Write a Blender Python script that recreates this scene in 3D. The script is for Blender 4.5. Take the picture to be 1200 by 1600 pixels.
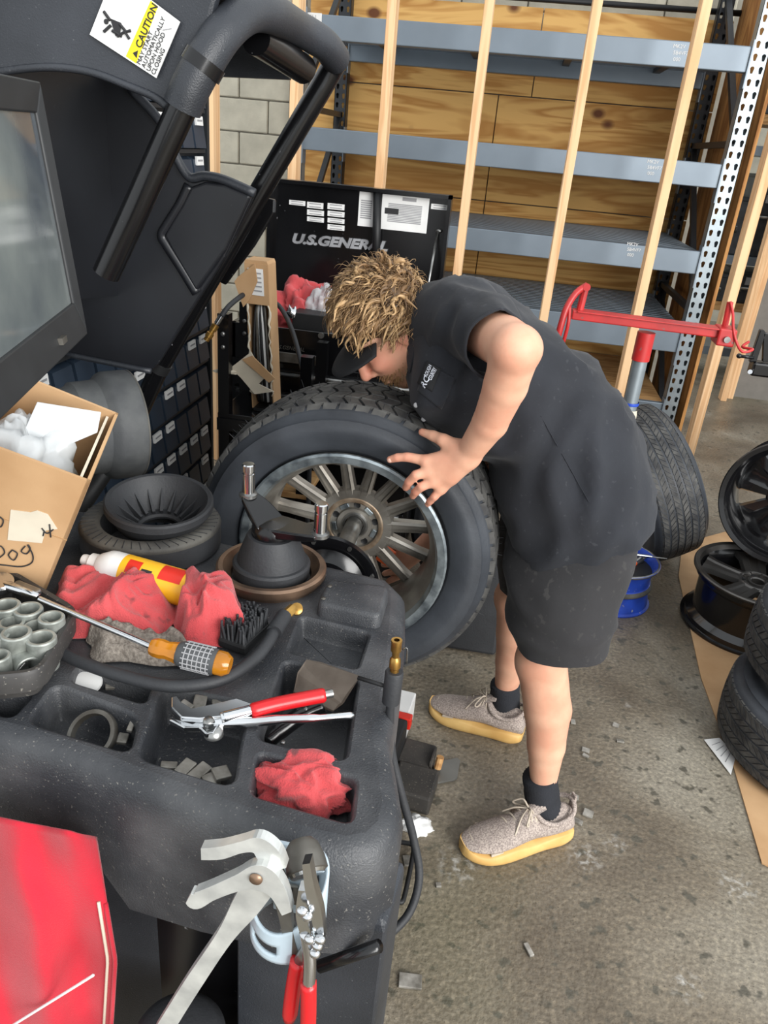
import bpy, bmesh, math, random
import numpy as np
from mathutils import Vector, Matrix, Euler, noise
from mathutils.geometry import tessellate_polygon

for o in list(bpy.data.objects): bpy.data.objects.remove(o)
SC = bpy.context.scene
COL = SC.collection
random.seed(7)
pi = math.pi

# ------------------------------------------------------------------ camera
F_PX, CXP, CYP, CAM_H = 1205.0, 600.0, 800.0, 1.62
_dn = np.array([-232, 2510, 1205.0]); _dn /= np.linalg.norm(_dn)
_xw = np.array([10725, 1571, -1205.0]); _xw -= _dn * (_xw @ _dn); _xw /= np.linalg.norm(_xw)
_zw = -_dn; _yw = np.cross(_zw, _xw)
RC = np.stack([_xw, _yw, _zw], 1)            # world -> camera (x right, y down, z forward)
cam_d = bpy.data.cameras.new('camera'); cam = bpy.data.objects.new('camera', cam_d); COL.objects.link(cam)
cam_d.sensor_fit = 'VERTICAL'; cam_d.sensor_height = 36.0; cam_d.lens = F_PX / 1600.0 * 36.0
cam_d.clip_start = 0.02; cam_d.clip_end = 200
_m = RC.T @ np.diag([1, -1, -1.0])
cam.matrix_world = Matrix.Translation((0, 0, CAM_H)) @ Matrix(_m.tolist()).to_4x4()
SC.camera = cam

def ray(px, py):
    return RC.T @ np.array([(px - CXP) / F_PX, (py - CYP) / F_PX, 1.0])
def atz(px, py, z):
    r = ray(px, py); t = (z - CAM_H) / r[2]; return Vector((r[0] * t, r[1] * t, z))
def aty(px, py, y):
    r = ray(px, py); t = y / r[1]; return Vector((r[0] * t, y, CAM_H + r[2] * t))
def atx(px, py, x):
    r = ray(px, py); t = x / r[0]; return Vector((x, r[1] * t, CAM_H + r[2] * t))

# ------------------------------------------------------------------ world, light, exposure
W = bpy.data.worlds.new('world'); SC.world = W; W.use_nodes = True
bg = W.node_tree.nodes['Background']
bg.inputs[0].default_value = (0.93, 0.97, 1.0, 1); bg.inputs[1].default_value = 0.70
def area(name, loc, target, sx, sy, power, col):
    d = bpy.data.lights.new(name, 'AREA'); d.shape = 'RECTANGLE'; d.size = sx; d.size_y = sy
    d.energy = power; d.color = col
    o = bpy.data.objects.new(name, d); COL.objects.link(o); o.location = loc
    o.rotation_euler = (Vector(target) - Vector(loc)).to_track_quat('-Z', 'Y').to_euler()
    return o
area('open_garage_door_daylight', (3.3, -2.2, 2.5), (0.0, 2.2, 0.8), 3.4, 2.8, 210, (1.0, 0.985, 0.96))
SC.view_settings.view_transform = 'Standard'; SC.view_settings.look = 'None'
SC.view_settings.exposure = 0.95; SC.view_settings.gamma = 1.0
SC.view_settings.use_curve_mapping = False

# ------------------------------------------------------------------ materials
def lin(c):
    out = []
    for v in c[:3]:
        v = v / 255.0
        out.append(v / 12.92 if v <= 0.04045 else ((v + 0.055) / 1.055) ** 2.4)
    return (*out, 1.0)
MATS = {}
def mt(name, rgb, rough=0.6, metal=0.0, var=0.12, scale=18, col2=None, bump=0.0, bscale=120, stretch=(1, 1, 1),
       lo=0.35, hi=0.7, spec=0.5, alpha=1.0, coat=0.0, trans=0.0, speck=None, sscale=300, samt=0.64, detail=6, sheen=0):
    """principled material: base colour mixed with a second colour by noise, optional specks and bump"""
    m = bpy.data.materials.new(name); m.use_nodes = True; nt = m.node_tree; N = nt.nodes; L = nt.links
    b = N['Principled BSDF']; b.inputs['Roughness'].default_value = rough; b.inputs['Metallic'].default_value = metal
    b.inputs['Specular IOR Level'].default_value = spec; b.inputs['Alpha'].default_value = alpha
    b.inputs['Coat Weight'].default_value = coat; b.inputs['Transmission Weight'].default_value = trans
    b.inputs['Sheen Weight'].default_value = sheen
    tc = N.new('ShaderNodeTexCoord'); mp = N.new('ShaderNodeMapping'); mp.inputs['Scale'].default_value = stretch
    L.new(tc.outputs['Object'], mp.inputs['Vector'])
    n = N.new('ShaderNodeTexNoise'); n.inputs['Scale'].default_value = scale; n.inputs['Detail'].default_value = detail
    L.new(mp.outputs[0], n.inputs['Vector'])
    cr = N.new('ShaderNodeValToRGB'); c1 = lin(rgb)
    c2 = lin(col2) if col2 is not None else tuple(max(0, min(1, v * (1 - 2.2 * var))) for v in c1[:3]) + (1,)
    cr.color_ramp.elements[0].position = lo; cr.color_ramp.elements[0].color = c2
    cr.color_ramp.elements[1].position = hi; cr.color_ramp.elements[1].color = c1
    L.new(n.outputs['Fac'], cr.inputs[0]); out = cr.outputs[0]
    if speck is not None:
        n2 = N.new('ShaderNodeTexNoise'); n2.inputs['Scale'].default_value = sscale; n2.inputs['Detail'].default_value = 2
        L.new(tc.outputs['Object'], n2.inputs['Vector'])
        r2 = N.new('ShaderNodeValToRGB'); r2.color_ramp.elements[0].position = samt; r2.color_ramp.elements[1].position = samt + 0.06
        L.new(n2.outputs['Fac'], r2.inputs[0])
        mx = N.new('ShaderNodeMix'); mx.data_type = 'RGBA'; L.new(r2.outputs[0], mx.inputs[0])
        L.new(out, mx.inputs[6]); mx.inputs[7].default_value = lin(speck); out = mx.outputs[2]
    L.new(out, b.inputs['Base Color'])
    if bump > 0:
        n3 = N.new('ShaderNodeTexNoise'); n3.inputs['Scale'].default_value = bscale; n3.inputs['Detail'].default_value = 4
        L.new(mp.outputs[0], n3.inputs['Vector'])
        bp = N.new('ShaderNodeBump'); bp.inputs['Strength'].default_value = bump; bp.inputs['Distance'].default_value = 0.004
        L.new(n3.outputs['Fac'], bp.inputs['Height']); L.new(bp.outputs[0], b.inputs['Normal'])
    MATS[name] = m
    return m

# ------------------------------------------------------------------ mesh builder
def basis(axis):
    a = Vector(axis).normalized()
    t = Vector((0, 0, 1)) if abs(a.z) < 0.9 else Vector((1, 0, 0))
    u = t.cross(a).normalized(); v = a.cross(u)
    return u, v, a
class MB:
    def __init__(s): s.v = []; s.f = []; s.mi = []; s.cur = 0
    def add(s, vs, fs):
        k = len(s.v); s.v += [Vector(q) for q in vs]
        for q in fs: s.f.append([k + i for i in q]); s.mi.append(s.cur)
        return s
    def box(s, c, d, rot=None, taper=1.0):
        c = Vector(c); x, y, z = d[0] / 2, d[1] / 2, d[2] / 2; t = taper
        vs = [(-x, -y, -z), (x, -y, -z), (x, y, -z), (-x, y, -z), (-x * t, -y * t, z), (x * t, -y * t, z), (x * t, y * t, z), (-x * t, y * t, z)]
        R = rot if rot is not None else Matrix.Identity(3)
        return s.add([c + R @ Vector(q) for q in vs], [(3, 2, 1, 0), (4, 5, 6, 7), (0, 1, 5, 4), (1, 2, 6, 5), (2, 3, 7, 6), (3, 0, 4, 7)])
    def hexa(s, lo, hi):      # 4 bottom and 4 top points, same winding
        return s.add(list(lo) + list(hi), [(3, 2, 1, 0), (4, 5, 6, 7), (0, 1, 5, 4), (1, 2, 6, 5), (2, 3, 7, 6), (3, 0, 4, 7)])
    def rings(s, rs, cap0=True, cap1=True, closed=False):
        k = len(s.v); n = len(rs[0])
        for r in rs: s.v += [Vector(q) for q in r]
        m = len(rs)
        for i in range(m if closed else m - 1):
            j = (i + 1) % m
            for a in range(n):
                b = (a + 1) % n
                s.f.append([k + i * n + a, k + i * n + b, k + j * n + b, k + j * n + a]); s.mi.append(s.cur)
        if not closed:
            if cap0: s.f.append([k + a for a in range(n)][::-1]); s.mi.append(s.cur)
            if cap1: s.f.append([k + (m - 1) * n + a for a in range(n)]); s.mi.append(s.cur)
        return s
    def cyl(s, a, b, ra, rb=None, n=20, cap=True):
        a = Vector(a); b = Vector(b); rb = ra if rb is None else rb
        u, v, w = basis(b - a)
        R = [[c + r * (math.cos(2 * pi * i / n) * u + math.sin(2 * pi * i / n) * v) for i in range(n)] for c, r in ((a, ra), (b, rb))]
        return s.rings(R, cap, cap)
    def tube(s, pts, r, n=12, cap=True, closed=False):
        pts = [Vector(p) for p in pts]; m = len(pts); rs = r if isinstance(r, (list, tuple)) else [r] * m
        R = []; u = None
        for i, p in enumerate(pts):
            if closed: t = pts[(i + 1) % m] - pts[i - 1]
            else: t = (pts[min(i + 1, m - 1)] - pts[max(i - 1, 0)])
            t.normalize()
            if u is None: u, v, _ = basis(t)
            else:
                u = (u - t * u.dot(t)).normalized(); v = t.cross(u)
            R.append([p + rs[i] * (math.cos(2 * pi * a / n) * u + math.sin(2 * pi * a / n) * v) for a in range(n)])
        return s.rings(R, cap, cap, closed)
    def lathe(s, prof, o=(0, 0, 0), axis=(0, 0, 1), n=48, closed=False, a0=0.0):
        """prof: list of (radius, height along the axis)"""
        o = Vector(o); u, v, w = basis(axis); k = len(s.v); m = len(prof)
        for (r, h) in prof:
            for i in range(n):
                t = a0 + 2 * pi * i / n; s.v.append(o + w * h + r * (math.cos(t) * u + math.sin(t) * v))
        for i in range(m if closed else m - 1):
            j = (i + 1) % m
            for a in range(n):
                b = (a + 1) % n
                s.f.append([k + i * n + a, k + i * n + b, k + j * n + b, k + j * n + a]); s.mi.append(s.cur)
        return s
    def prism(s, poly, thick, o=(0, 0, 0), u=(1, 0, 0), v=(0, 1, 0)):
        """2-D outline in the frame (u, v), thickened along u x v"""
        o = Vector(o); u = Vector(u); v = Vector(v); w = u.cross(v).normalized() * thick; n = len(poly)
        A = [o + u * p[0] + v * p[1] for p in poly]; B = [q + w for q in A]
        k = len(s.v); s.v += A + B
        for t in tessellate_polygon([[Vector((p[0], p[1], 0)) for p in poly]]):
            a, b, c = t
            pa, pb, pc = poly[a], poly[b], poly[c]
            if (pb[0] - pa[0]) * (pc[1] - pa[1]) - (pb[1] - pa[1]) * (pc[0] - pa[0]) < 0: b, c = c, b
            s.f += [[k + a, k + c, k + b], [k + n + a, k + n + b, k + n + c]]; s.mi += [s.cur] * 2
        ar = sum(poly[i][0] * poly[(i + 1) % n][1] - poly[(i + 1) % n][0] * poly[i][1] for i in range(n))
        for i in range(n):
            j = (i + 1) % n
            s.f.append([k + i, k + j, k + n + j, k + n + i] if ar > 0 else [k + j, k + i, k + n + i, k + n + j]); s.mi.append(s.cur)
        return s
    def poly3(s, pts, w):
        """planar outline of 3-D points thickened by the vector w"""
        pts = [Vector(p) for p in pts]; o = pts[0]; w = Vector(w)
        u = (pts[1] - pts[0]).normalized(); nrm = w.normalized()
        u = (u - nrm * u.dot(nrm)).normalized(); v = nrm.cross(u)
        pl = [((p - o).dot(u), (p - o).dot(v)) for p in pts]
        n = len(pts); k = len(s.v); s.v += pts + [p + w for p in pts]
        ar = sum(pl[i][0] * pl[(i + 1) % n][1] - pl[(i + 1) % n][0] * pl[i][1] for i in range(n))
        for a, b, c in tessellate_polygon([[Vector((p[0], p[1], 0)) for p in pl]]):
            pa, pb, pc = pl[a], pl[b], pl[c]
            if (pb[0] - pa[0]) * (pc[1] - pa[1]) - (pb[1] - pa[1]) * (pc[0] - pa[0]) < 0: b, c = c, b
            s.f += [[k + a, k + c, k + b], [k + n + a, k + n + b, k + n + c]]; s.mi += [s.cur] * 2
        for i in range(n):
            j = (i + 1) % n
            s.f.append([k + i, k + j, k + n + j, k + n + i] if ar > 0 else [k + j, k + i, k + n + i, k + n + j]); s.mi.append(s.cur)
        return s
    def ell(s, c, r, n=20, m=12, R=None):
        c = Vector(c); R = R if R is not None else Matrix.Identity(3); rs = []
        for i in range(m + 1):
            t = -pi / 2 + pi * i / m; cc = max(math.cos(t), 0.02)
            rs.append([c + R @ Vector((r[0] * cc * math.cos(2 * pi * a / n), r[1] * cc * math.sin(2 * pi * a / n), r[2] * math.sin(t))) for a in range(n)])
        return s.rings(rs)
    def grid(s, fn, nu, nv):
        k = len(s.v)
        for i in range(nu + 1):
            for j in range(nv + 1): s.v.append(Vector(fn(i / nu, j / nv)))
        for i in range(nu):
            for j in range(nv):
                a = k + i * (nv + 1) + j; s.f.append([a, a + nv + 1, a + nv + 2, a + 1]); s.mi.append(s.cur)
        return s
    def mesh(s, name):
        me = bpy.data.meshes.new(name); me.from_pydata([tuple(q) for q in s.v], [], s.f); me.update()
        return me
    def build(s, name, mat, parent=None, smooth=False, bevel=0, seg=2, solid=0, sub=0, world=True, **kw):
        me = s.mesh(name)
        return link(name, me, mat, parent, smooth, bevel, seg, solid, sub, world, mi=s.mi, **kw)
ROOTS = {}
def link(name, me, mat, parent=None, smooth=False, bevel=0, seg=2, solid=0, sub=0, world=True, mi=None,
         label=None, cat=None, group=None, kind=None, ang=35):
    for m in (mat if isinstance(mat, (list, tuple)) else [mat]):
        me.materials.append(MATS[m] if isinstance(m, str) else m)
    if mi and any(mi): me.polygons.foreach_set('material_index', mi)
    if smooth:
        me.polygons.foreach_set('use_smooth', [True] * len(me.polygons))
        if smooth == 'auto':
            bm = bmesh.new(); bm.from_mesh(me)
            for e in bm.edges:
                if len(e.link_faces) != 2 or e.calc_face_angle(0) > math.radians(ang): e.smooth = False
            bm.to_mesh(me); bm.free()
    o = bpy.data.objects.new(name, me); COL.objects.link(o)
    if parent is not None:
        o.parent = parent
        if world: o.matrix_parent_inverse = wm(parent).inverted()
    if solid:
        md = o.modifiers.new('s', 'SOLIDIFY'); md.thickness = solid; md.offset = 0
    if bevel:
        md = o.modifiers.new('b', 'BEVEL'); md.width = bevel; md.segments = seg; md.limit_method = 'ANGLE'; md.angle_limit = math.radians(40)
    if sub:
        md = o.modifiers.new('u', 'SUBSURF'); md.levels = sub; md.render_levels = sub
    tag(o, label, cat, group, kind)
    return o
def wm(o):
    m = o.matrix_basis.copy()
    if o.parent is not None: m = wm(o.parent) @ o.matrix_parent_inverse @ m
    return m
def tag(o, label=None, cat=None, group=None, kind=None):
    if label: o['label'] = label
    if cat: o['category'] = cat
    if group: o['group'] = group
    if kind: o['kind'] = kind
    return o
def thing(name, loc, label, cat, group=None, rot=(0, 0, 0)):
    o = bpy.data.objects.new(name, None); COL.objects.link(o); o.location = loc; o.rotation_euler = rot
    o.empty_display_size = 0.05
    return tag(o, label, cat, group)
def dup(o, parent=None):
    c = o.copy(); COL.objects.link(c); c.parent = parent
    for ch in list(o.children): dup(ch, c)
    return c
def text(name, body, size, mat, parent, o, u, v, ext=0.0004, align='LEFT', shear=0.0, xs=1.0, bold=0.0, font=None):
    """flat lettering as real geometry at o, running along u with up direction v"""
    cu = bpy.data.curves.new(name, 'FONT'); cu.body = body; cu.size = size; cu.extrude = ext; cu.align_x = align
    cu.shear = shear; cu.offset = bold; cu.resolution_u = 3; cu.space_line = 0.95
    t = bpy.data.objects.new(name + '_tmp', cu)
    COL.objects.link(t); dg = bpy.context.evaluated_depsgraph_get()
    me = bpy.data.meshes.new_from_object(t.evaluated_get(dg)); me.name = name
    bpy.data.objects.remove(t); bpy.data.curves.remove(cu)
    u = Vector(u).normalized(); v = Vector(v).normalized(); w = u.cross(v).normalized(); v = w.cross(u)
    M = Matrix((u * xs, v, w)).transposed().to_4x4(); M.translation = Vector(o); me.transform(M)
    me.materials.clear()
    return link(name, me, mat, parent)
def rrect(w, h, r, n=4):
    P = []
    for cx, cy, a in ((w / 2 - r, h / 2 - r, 0), (-w / 2 + r, h / 2 - r, 90), (-w / 2 + r, -h / 2 + r, 180), (w / 2 - r, -h / 2 + r, 270)):
        for i in range(n + 1):
            t = math.radians(a + 90 * i / n); P.append((cx + r * math.cos(t), cy + r * math.sin(t)))
    return P
def smoothpath(pts, k=6, closed=False):
    """Catmull-Rom through the points"""
    P = [Vector(p) for p in pts]; n = len(P); out = []
    for i in range(n if closed else n - 1):
        g = (lambda j: P[j % n]) if closed else (lambda j: P[max(0, min(n - 1, j))])
        a, b, c, d = g(i - 1), g(i), g(i + 1), g(i + 2)
        for q in range(k):
            t = q / k
            out.append(0.5 * ((2 * b) + (c - a) * t + (2 * a - 5 * b + 4 * c - d) * t * t + (3 * b - a - 3 * c + d) * t ** 3))
    if not closed: out.append(P[-1])
    return out
def nz(p, s=1.0, seed=0.0):
    return noise.noise(Vector((p[0] * s + seed, p[1] * s + seed * 1.7, p[2] * s - seed)))

# ------------------------------------------------------------------ signed distance shapes -> one continuous surface
class SDF:
    def __init__(s): s.p = []
    def cone(s, a, b, ra, rb, k=0.015, ys=1.0, sub=False):
        s.p.append(('c', np.array(a, float), np.array(b, float), ra, rb, k, ys, sub)); return s
    def ell(s, c, r, R=None, k=0.015, sub=False):
        R = np.eye(3) if R is None else np.array(R, float)
        s.p.append(('e', np.array(c, float), np.array(r, float), R, k, sub)); return s
    def mesh(s, name, vox=0.005):
        lo = np.full(3, 1e9); hi = -lo; bb = []
        for q in s.p:
            if q[0] == 'c':
                r = max(q[3], q[4]) * max(1, q[6]); l = np.minimum(q[1], q[2]) - r; h = np.maximum(q[1], q[2]) + r
            else:
                r = q[2].max(); l = q[1] - r; h = q[1] + r
            bb.append((l, h)); lo = np.minimum(lo, l); hi = np.maximum(hi, h)
        lo -= 3 * vox; hi += 3 * vox; n = np.ceil((hi - lo) / vox).astype(int) + 1
        D = np.full(n, 0.05, np.float32)
        for q, (l, h) in zip(s.p, bb):
            k = q[5] if q[0] == 'c' else q[4]; sub = q[7] if q[0] == 'c' else q[5]
            mrg = 2.0 * k + 3 * vox
            i0 = np.maximum(((l - mrg - lo) / vox).astype(int), 0); i1 = np.minimum(((h + mrg - lo) / vox).astype(int) + 2, n)
            ax = [lo[d] + vox * np.arange(i0[d], i1[d]) for d in range(3)]
            X, Y, Z = np.meshgrid(*ax, indexing='ij')
            if q[0] == 'c':
                _, a, b, ra, rb, k, ys, _s = q
                px, py, pz = X - a[0], (Y - a[1]) / ys, Z - a[2]; ab = (b - a) / np.array([1, ys, 1])
                t = np.clip((px * ab[0] + py * ab[1] + pz * ab[2]) / max(ab @ ab, 1e-9), 0, 1)
                d = np.sqrt((px - t * ab[0]) ** 2 + (py - t * ab[1]) ** 2 + (pz - t * ab[2]) ** 2) - (ra + (rb - ra) * t)
            else:
                _, c, r, R, k, _s = q
                P = np.stack([X - c[0], Y - c[1], Z - c[2]], -1) @ R
                k0 = np.sqrt(((P / r) ** 2).sum(-1)); k1 = np.sqrt(((P / r ** 2) ** 2).sum(-1)) + 1e-9
                d = k0 * (k0 - 1) / k1
            sl = tuple(slice(i0[d_], i1[d_]) for d_ in range(3)); A = D[sl]
            if sub:
                hh = np.clip(0.5 - 0.5 * (A + d) / k, 0, 1); D[sl] = A * (1 - hh) - d * hh + k * hh * (1 - hh)
            else:
                hh = np.clip(0.5 + 0.5 * (A - d) / k, 0, 1); D[sl] = A * (1 - hh) + d * hh - k * hh * (1 - hh)
        return nets(name, D, lo, vox)
def nets(name, D, lo, vox):
    """naive surface nets"""
    n = np.array(D.shape); S = D < 0
    c = [S[i:n[0] - 1 + i, j:n[1] - 1 + j, k:n[2] - 1 + k] for i in (0, 1) for j in (0, 1) for k in (0, 1)]
    tot = sum(q.astype(np.int8) for q in c); mask = (tot > 0) & (tot < 8)
    idx = np.argwhere(mask); ids = -np.ones(mask.shape, np.int64); ids[mask] = np.arange(len(idx))
    acc = np.zeros((len(idx), 3)); cnt = np.zeros(len(idx))
    corner = [(i, j, k) for i in (0, 1) for j in (0, 1) for k in (0, 1)]
    val = [D[idx[:, 0] + a, idx[:, 1] + b, idx[:, 2] + cc] for a, b, cc in corner]
    for i in range(8):
        for j in range(i + 1, 8):
            df = [abs(corner[i][q] - corner[j][q]) for q in range(3)]
            if sum(df) != 1: continue
            cr = (val[i] < 0) != (val[j] < 0)
            t = np.where(cr, val[i] / np.where(cr, val[i] - val[j], 1), 0)
            pt = np.array(corner[i])[None] + t[:, None] * (np.array(corner[j]) - np.array(corner[i]))[None]
            acc += np.where(cr[:, None], pt, 0); cnt += cr
    V = lo + vox * (idx + acc / cnt[:, None]); Fc = []
    for d in range(3):
        e1, e2 = [q for q in range(3) if q != d]
        sa = [slice(1, -1)] * 3; sa[d] = slice(0, n[d] - 1); sb = list(sa); sb[d] = slice(1, n[d])
        A = S[tuple(sa)]; B = S[tuple(sb)]
        for flip, M in ((False, A & ~B), (True, ~A & B)):
            p = np.argwhere(M)
            if not len(p): continue
            for q in range(3):
                if q != d: p[:, q] += 1
            def g(o1, o2):
                r = p.copy(); r[:, e1] += o1; r[:, e2] += o2
                return ids[r[:, 0], r[:, 1], r[:, 2]]
            quad = np.stack([g(-1, -1), g(0, -1), g(0, 0), g(-1, 0)], 1)
            if flip != (d == 1): quad = quad[:, ::-1]
            Fc.append(quad)
    Fc = np.concatenate(Fc); Fc = Fc[(Fc >= 0).all(1)]
    me = bpy.data.meshes.new(name); me.from_pydata(V.tolist(), [], Fc.tolist()); me.update()
    return me
# ------------------------------------------------------------------ material library
mt('block', (196, 190, 172), 0.9, var=0.10, scale=9, bump=0.5, bscale=90)
mt('mortar', (150, 146, 134), 0.95, var=0.1)
mt('rack_grey', (124, 136, 147), 0.38, metal=0.35, var=0.06, scale=5)
mt('rack_dark', (46, 49, 53), 0.45, metal=0.3, var=0.1)
mt('galv', (150, 160, 166), 0.36, metal=0.55, var=0.10, scale=14)
mt('black_paint', (16, 16, 18), 0.22, var=0.2, scale=8, speck=(120, 120, 122), sscale=90, samt=0.76)
mt('black_matt', (24, 25, 27), 0.55, var=0.2)
mt('plastic_black', (52, 55, 61), 0.42, var=0.28, scale=6, col2=(36, 39, 44), bump=0.25, bscale=420, speck=(84, 86, 88), sscale=260, samt=0.70)
mt('plastic_tray', (82, 83, 85), 0.46, scale=9, col2=(44, 46, 50), bump=0.35, bscale=380, speck=(108, 106, 102), sscale=240, samt=0.66, lo=0.4, hi=0.75)
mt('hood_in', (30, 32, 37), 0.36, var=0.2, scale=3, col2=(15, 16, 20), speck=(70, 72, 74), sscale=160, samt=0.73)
mt('rubber', (45, 47, 50), 0.62, var=0.2, scale=12, col2=(35, 36, 39), bump=0.15, bscale=200)
mt('rubber_dusty', (96, 94, 88), 0.8, var=0.2, scale=14, col2=(58, 57, 55), bump=0.2, bscale=160)
mt('tread', (88, 87, 84), 0.78, var=0.2, scale=24, col2=(48, 48, 49))
mt('sidewall', (62, 66, 72), 0.55, scale=7, col2=(40, 43, 48), bump=0.1, bscale=150)
mt('alloy_dirty', (172, 168, 160), 0.4, metal=0.65, scale=10, col2=(104, 98, 90), lo=0.3, hi=0.65)
mt('alloy_lip', (178, 188, 192), 0.34, metal=0.75, scale=24, col2=(104, 112, 118), lo=0.35, hi=0.6)
mt('alloy_black', (18, 18, 20), 0.18, var=0.1, coat=0.3)
mt('alloy_gun', (112, 108, 104), 0.28, metal=0.8, scale=6, col2=(74, 72, 70))
mt('chrome', (214, 216, 218), 0.16, metal=1.0, var=0.06)
mt('steel', (168, 168, 166), 0.32, metal=0.9, scale=22, col2=(116, 116, 114))
mt('steel_dull', (122, 120, 114), 0.5, metal=0.6, scale=18, col2=(78, 74, 68))
mt('bronze', (150, 122, 100), 0.38, metal=0.7, scale=16, col2=(96, 80, 68))
mt('brass', (196, 154, 82), 0.3, metal=0.85, scale=30, col2=(140, 104, 52))
mt('cardboard', (192, 156, 116), 0.85, var=0.08, scale=7, col2=(174, 137, 97), bump=0.08, bscale=80)
mt('cardboard_in', (178, 140, 96), 0.9, var=0.1)
mt('paper', (232, 232, 230), 0.7, var=0.04)
mt('paper_old', (214, 204, 184), 0.8, var=0.06)
mt('ink', (38, 38, 40), 0.7, var=0.02)
mt('ink_grey', (150, 150, 152), 0.7, var=0.02)
mt('red_rag', (205, 82, 84), 0.95, scale=9, col2=(176, 60, 64), bump=0.6, bscale=420, sheen=0.2, speck=(120, 56, 58), sscale=30, samt=0.66)
mt('red_towel', (196, 32, 52), 0.95, scale=6, col2=(176, 22, 42), bump=0.3, bscale=500, sheen=0.15)
mt('red_paint', (196, 44, 44), 0.4, var=0.15, scale=12, col2=(166, 40, 40), speck=(120, 84, 80), sscale=60, samt=0.68)
mt('red_grip', (198, 26, 32), 0.3, var=0.06)
mt('skin', (222, 174, 146), 0.5, var=0.08, scale=14, col2=(208, 152, 126), bump=0.05, bscale=300)
mt('cloth_black', (34, 37, 44), 0.9, scale=5, col2=(26, 28, 34), bump=0.35, bscale=26, speck=(44, 46, 51), sscale=80, samt=0.66, sheen=0.06)
mt('shorts_black', (42, 41, 43), 0.9, scale=5, col2=(31, 31, 33), bump=0.4, bscale=22, speck=(50, 49, 49), sscale=60, samt=0.62, sheen=0.06)
mt('sock', (40, 42, 48), 0.95, var=0.15, bump=0.4, bscale=260)
mt('glass_screen', (140, 146, 140), 0.08, var=0.12, scale=3, col2=(70, 76, 82), spec=0.8)  # pale grey-green base colour stands in for the workshop's reflection on the glass
mt('bin_blue', (42, 55, 70), 0.4, var=0.12, scale=8)
mt('bin_edge', (34, 38, 42), 0.5, var=0.12)
mt('blue_paint', (36, 76, 188), 0.5, scale=14, col2=(28, 58, 150), speck=(150, 150, 158), sscale=34, samt=0.66)
mt('white_plastic', (226, 226, 224), 0.4, var=0.04)
mt('bag_film', (214, 218, 220), 0.22, var=0.05, alpha=0.62, scale=12)
mt('yellow_label', (236, 178, 34), 0.4, var=0.04)
mt('red_label', (208, 44, 30), 0.4, var=0.04)
mt('caution_yellow', (240, 220, 30), 0.45, var=0.02)
mt('orange', (226, 96, 40), 0.5, var=0.05)

def wood(name, c1, c2, c3, stretch, scale=2.2, rough=0.7, knots=0.0, kscale=(2.2, 2.2, 2.2), dist=3.0):
    m = bpy.data.materials.new(name); m.use_nodes = True; nt = m.node_tree; N = nt.nodes; L = nt.links
    b = N['Principled BSDF']; b.inputs['Roughness'].default_value = rough; b.inputs['Specular IOR Level'].default_value = 0.3
    tc = N.new('ShaderNodeTexCoord'); mp = N.new('ShaderNodeMapping'); mp.inputs['Scale'].default_value = stretch
    L.new(tc.outputs['Object'], mp.inputs[0])
    n = N.new('ShaderNodeTexNoise'); n.inputs['Scale'].default_value = scale; n.inputs['Detail'].default_value = 3; n.inputs['Distortion'].default_value = dist
    L.new(mp.outputs[0], n.inputs['Vector'])
    mu = N.new('ShaderNodeMath'); mu.operation = 'MULTIPLY'; mu.inputs[1].default_value = 9.0; L.new(n.outputs['Fac'], mu.inputs[0])
    fr = N.new('ShaderNodeMath'); fr.operation = 'PINGPONG'; fr.inputs[1].default_value = 1.0; L.new(mu.outputs[0], fr.inputs[0])
    cr = N.new('ShaderNodeValToRGB'); e = cr.color_ramp.elements
    e[0].position = 0.1; e[0].color = lin(c2); e[1].position = 0.75; e[1].color = lin(c1)
    L.new(fr.outputs[0], cr.inputs[0]); out = cr.outputs[0]
    if knots:
        mk = N.new('ShaderNodeMapping'); mk.inputs['Scale'].default_value = kscale; L.new(tc.outputs['Object'], mk.inputs[0])
        vo = N.new('ShaderNodeTexVoronoi'); vo.inputs['Scale'].default_value = 1.0; L.new(mk.outputs[0], vo.inputs['Vector'])
        rk = N.new('ShaderNodeValToRGB'); rk.color_ramp.elements[0].position = knots; rk.color_ramp.elements[0].color = (1, 1, 1, 1)
        rk.color_ramp.elements[1].position = knots * 1.9; rk.color_ramp.elements[1].color = (0, 0, 0, 1)
        L.new(vo.outputs['Distance'], rk.inputs[0])
        mx = N.new('ShaderNodeMix'); mx.data_type = 'RGBA'; L.new(rk.outputs[0], mx.inputs[0]); L.new(out, mx.inputs[6]); mx.inputs[7].default_value = lin(c3)
        out = mx.outputs[2]
    L.new(out, b.inputs['Base Color'])
    MATS[name] = m
wood('stud_wood', (232, 194, 150), (214, 168, 122), (150, 98, 62), (5, 5, 0.35), 2.0, knots=0.045, kscale=(7, 7, 1.6), dist=1.0)
wood('plywood', (216, 170, 102), (182, 130, 68), (104, 62, 36), (0.30, 2, 3.2), 1.9, knots=0.07, kscale=(2.4, 0.3, 3.4), dist=1.6)
wood('plywood_side', (186, 134, 78), (150, 100, 54), (96, 60, 36), (2, 1.6, 0.35), 1.8, knots=0.07, kscale=(0.3, 2.4, 2.0), dist=1.6)
wood('board_wood', (206, 164, 112), (176, 130, 82), (120, 80, 50), (0.4, 3, 3), 2.0)

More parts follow.
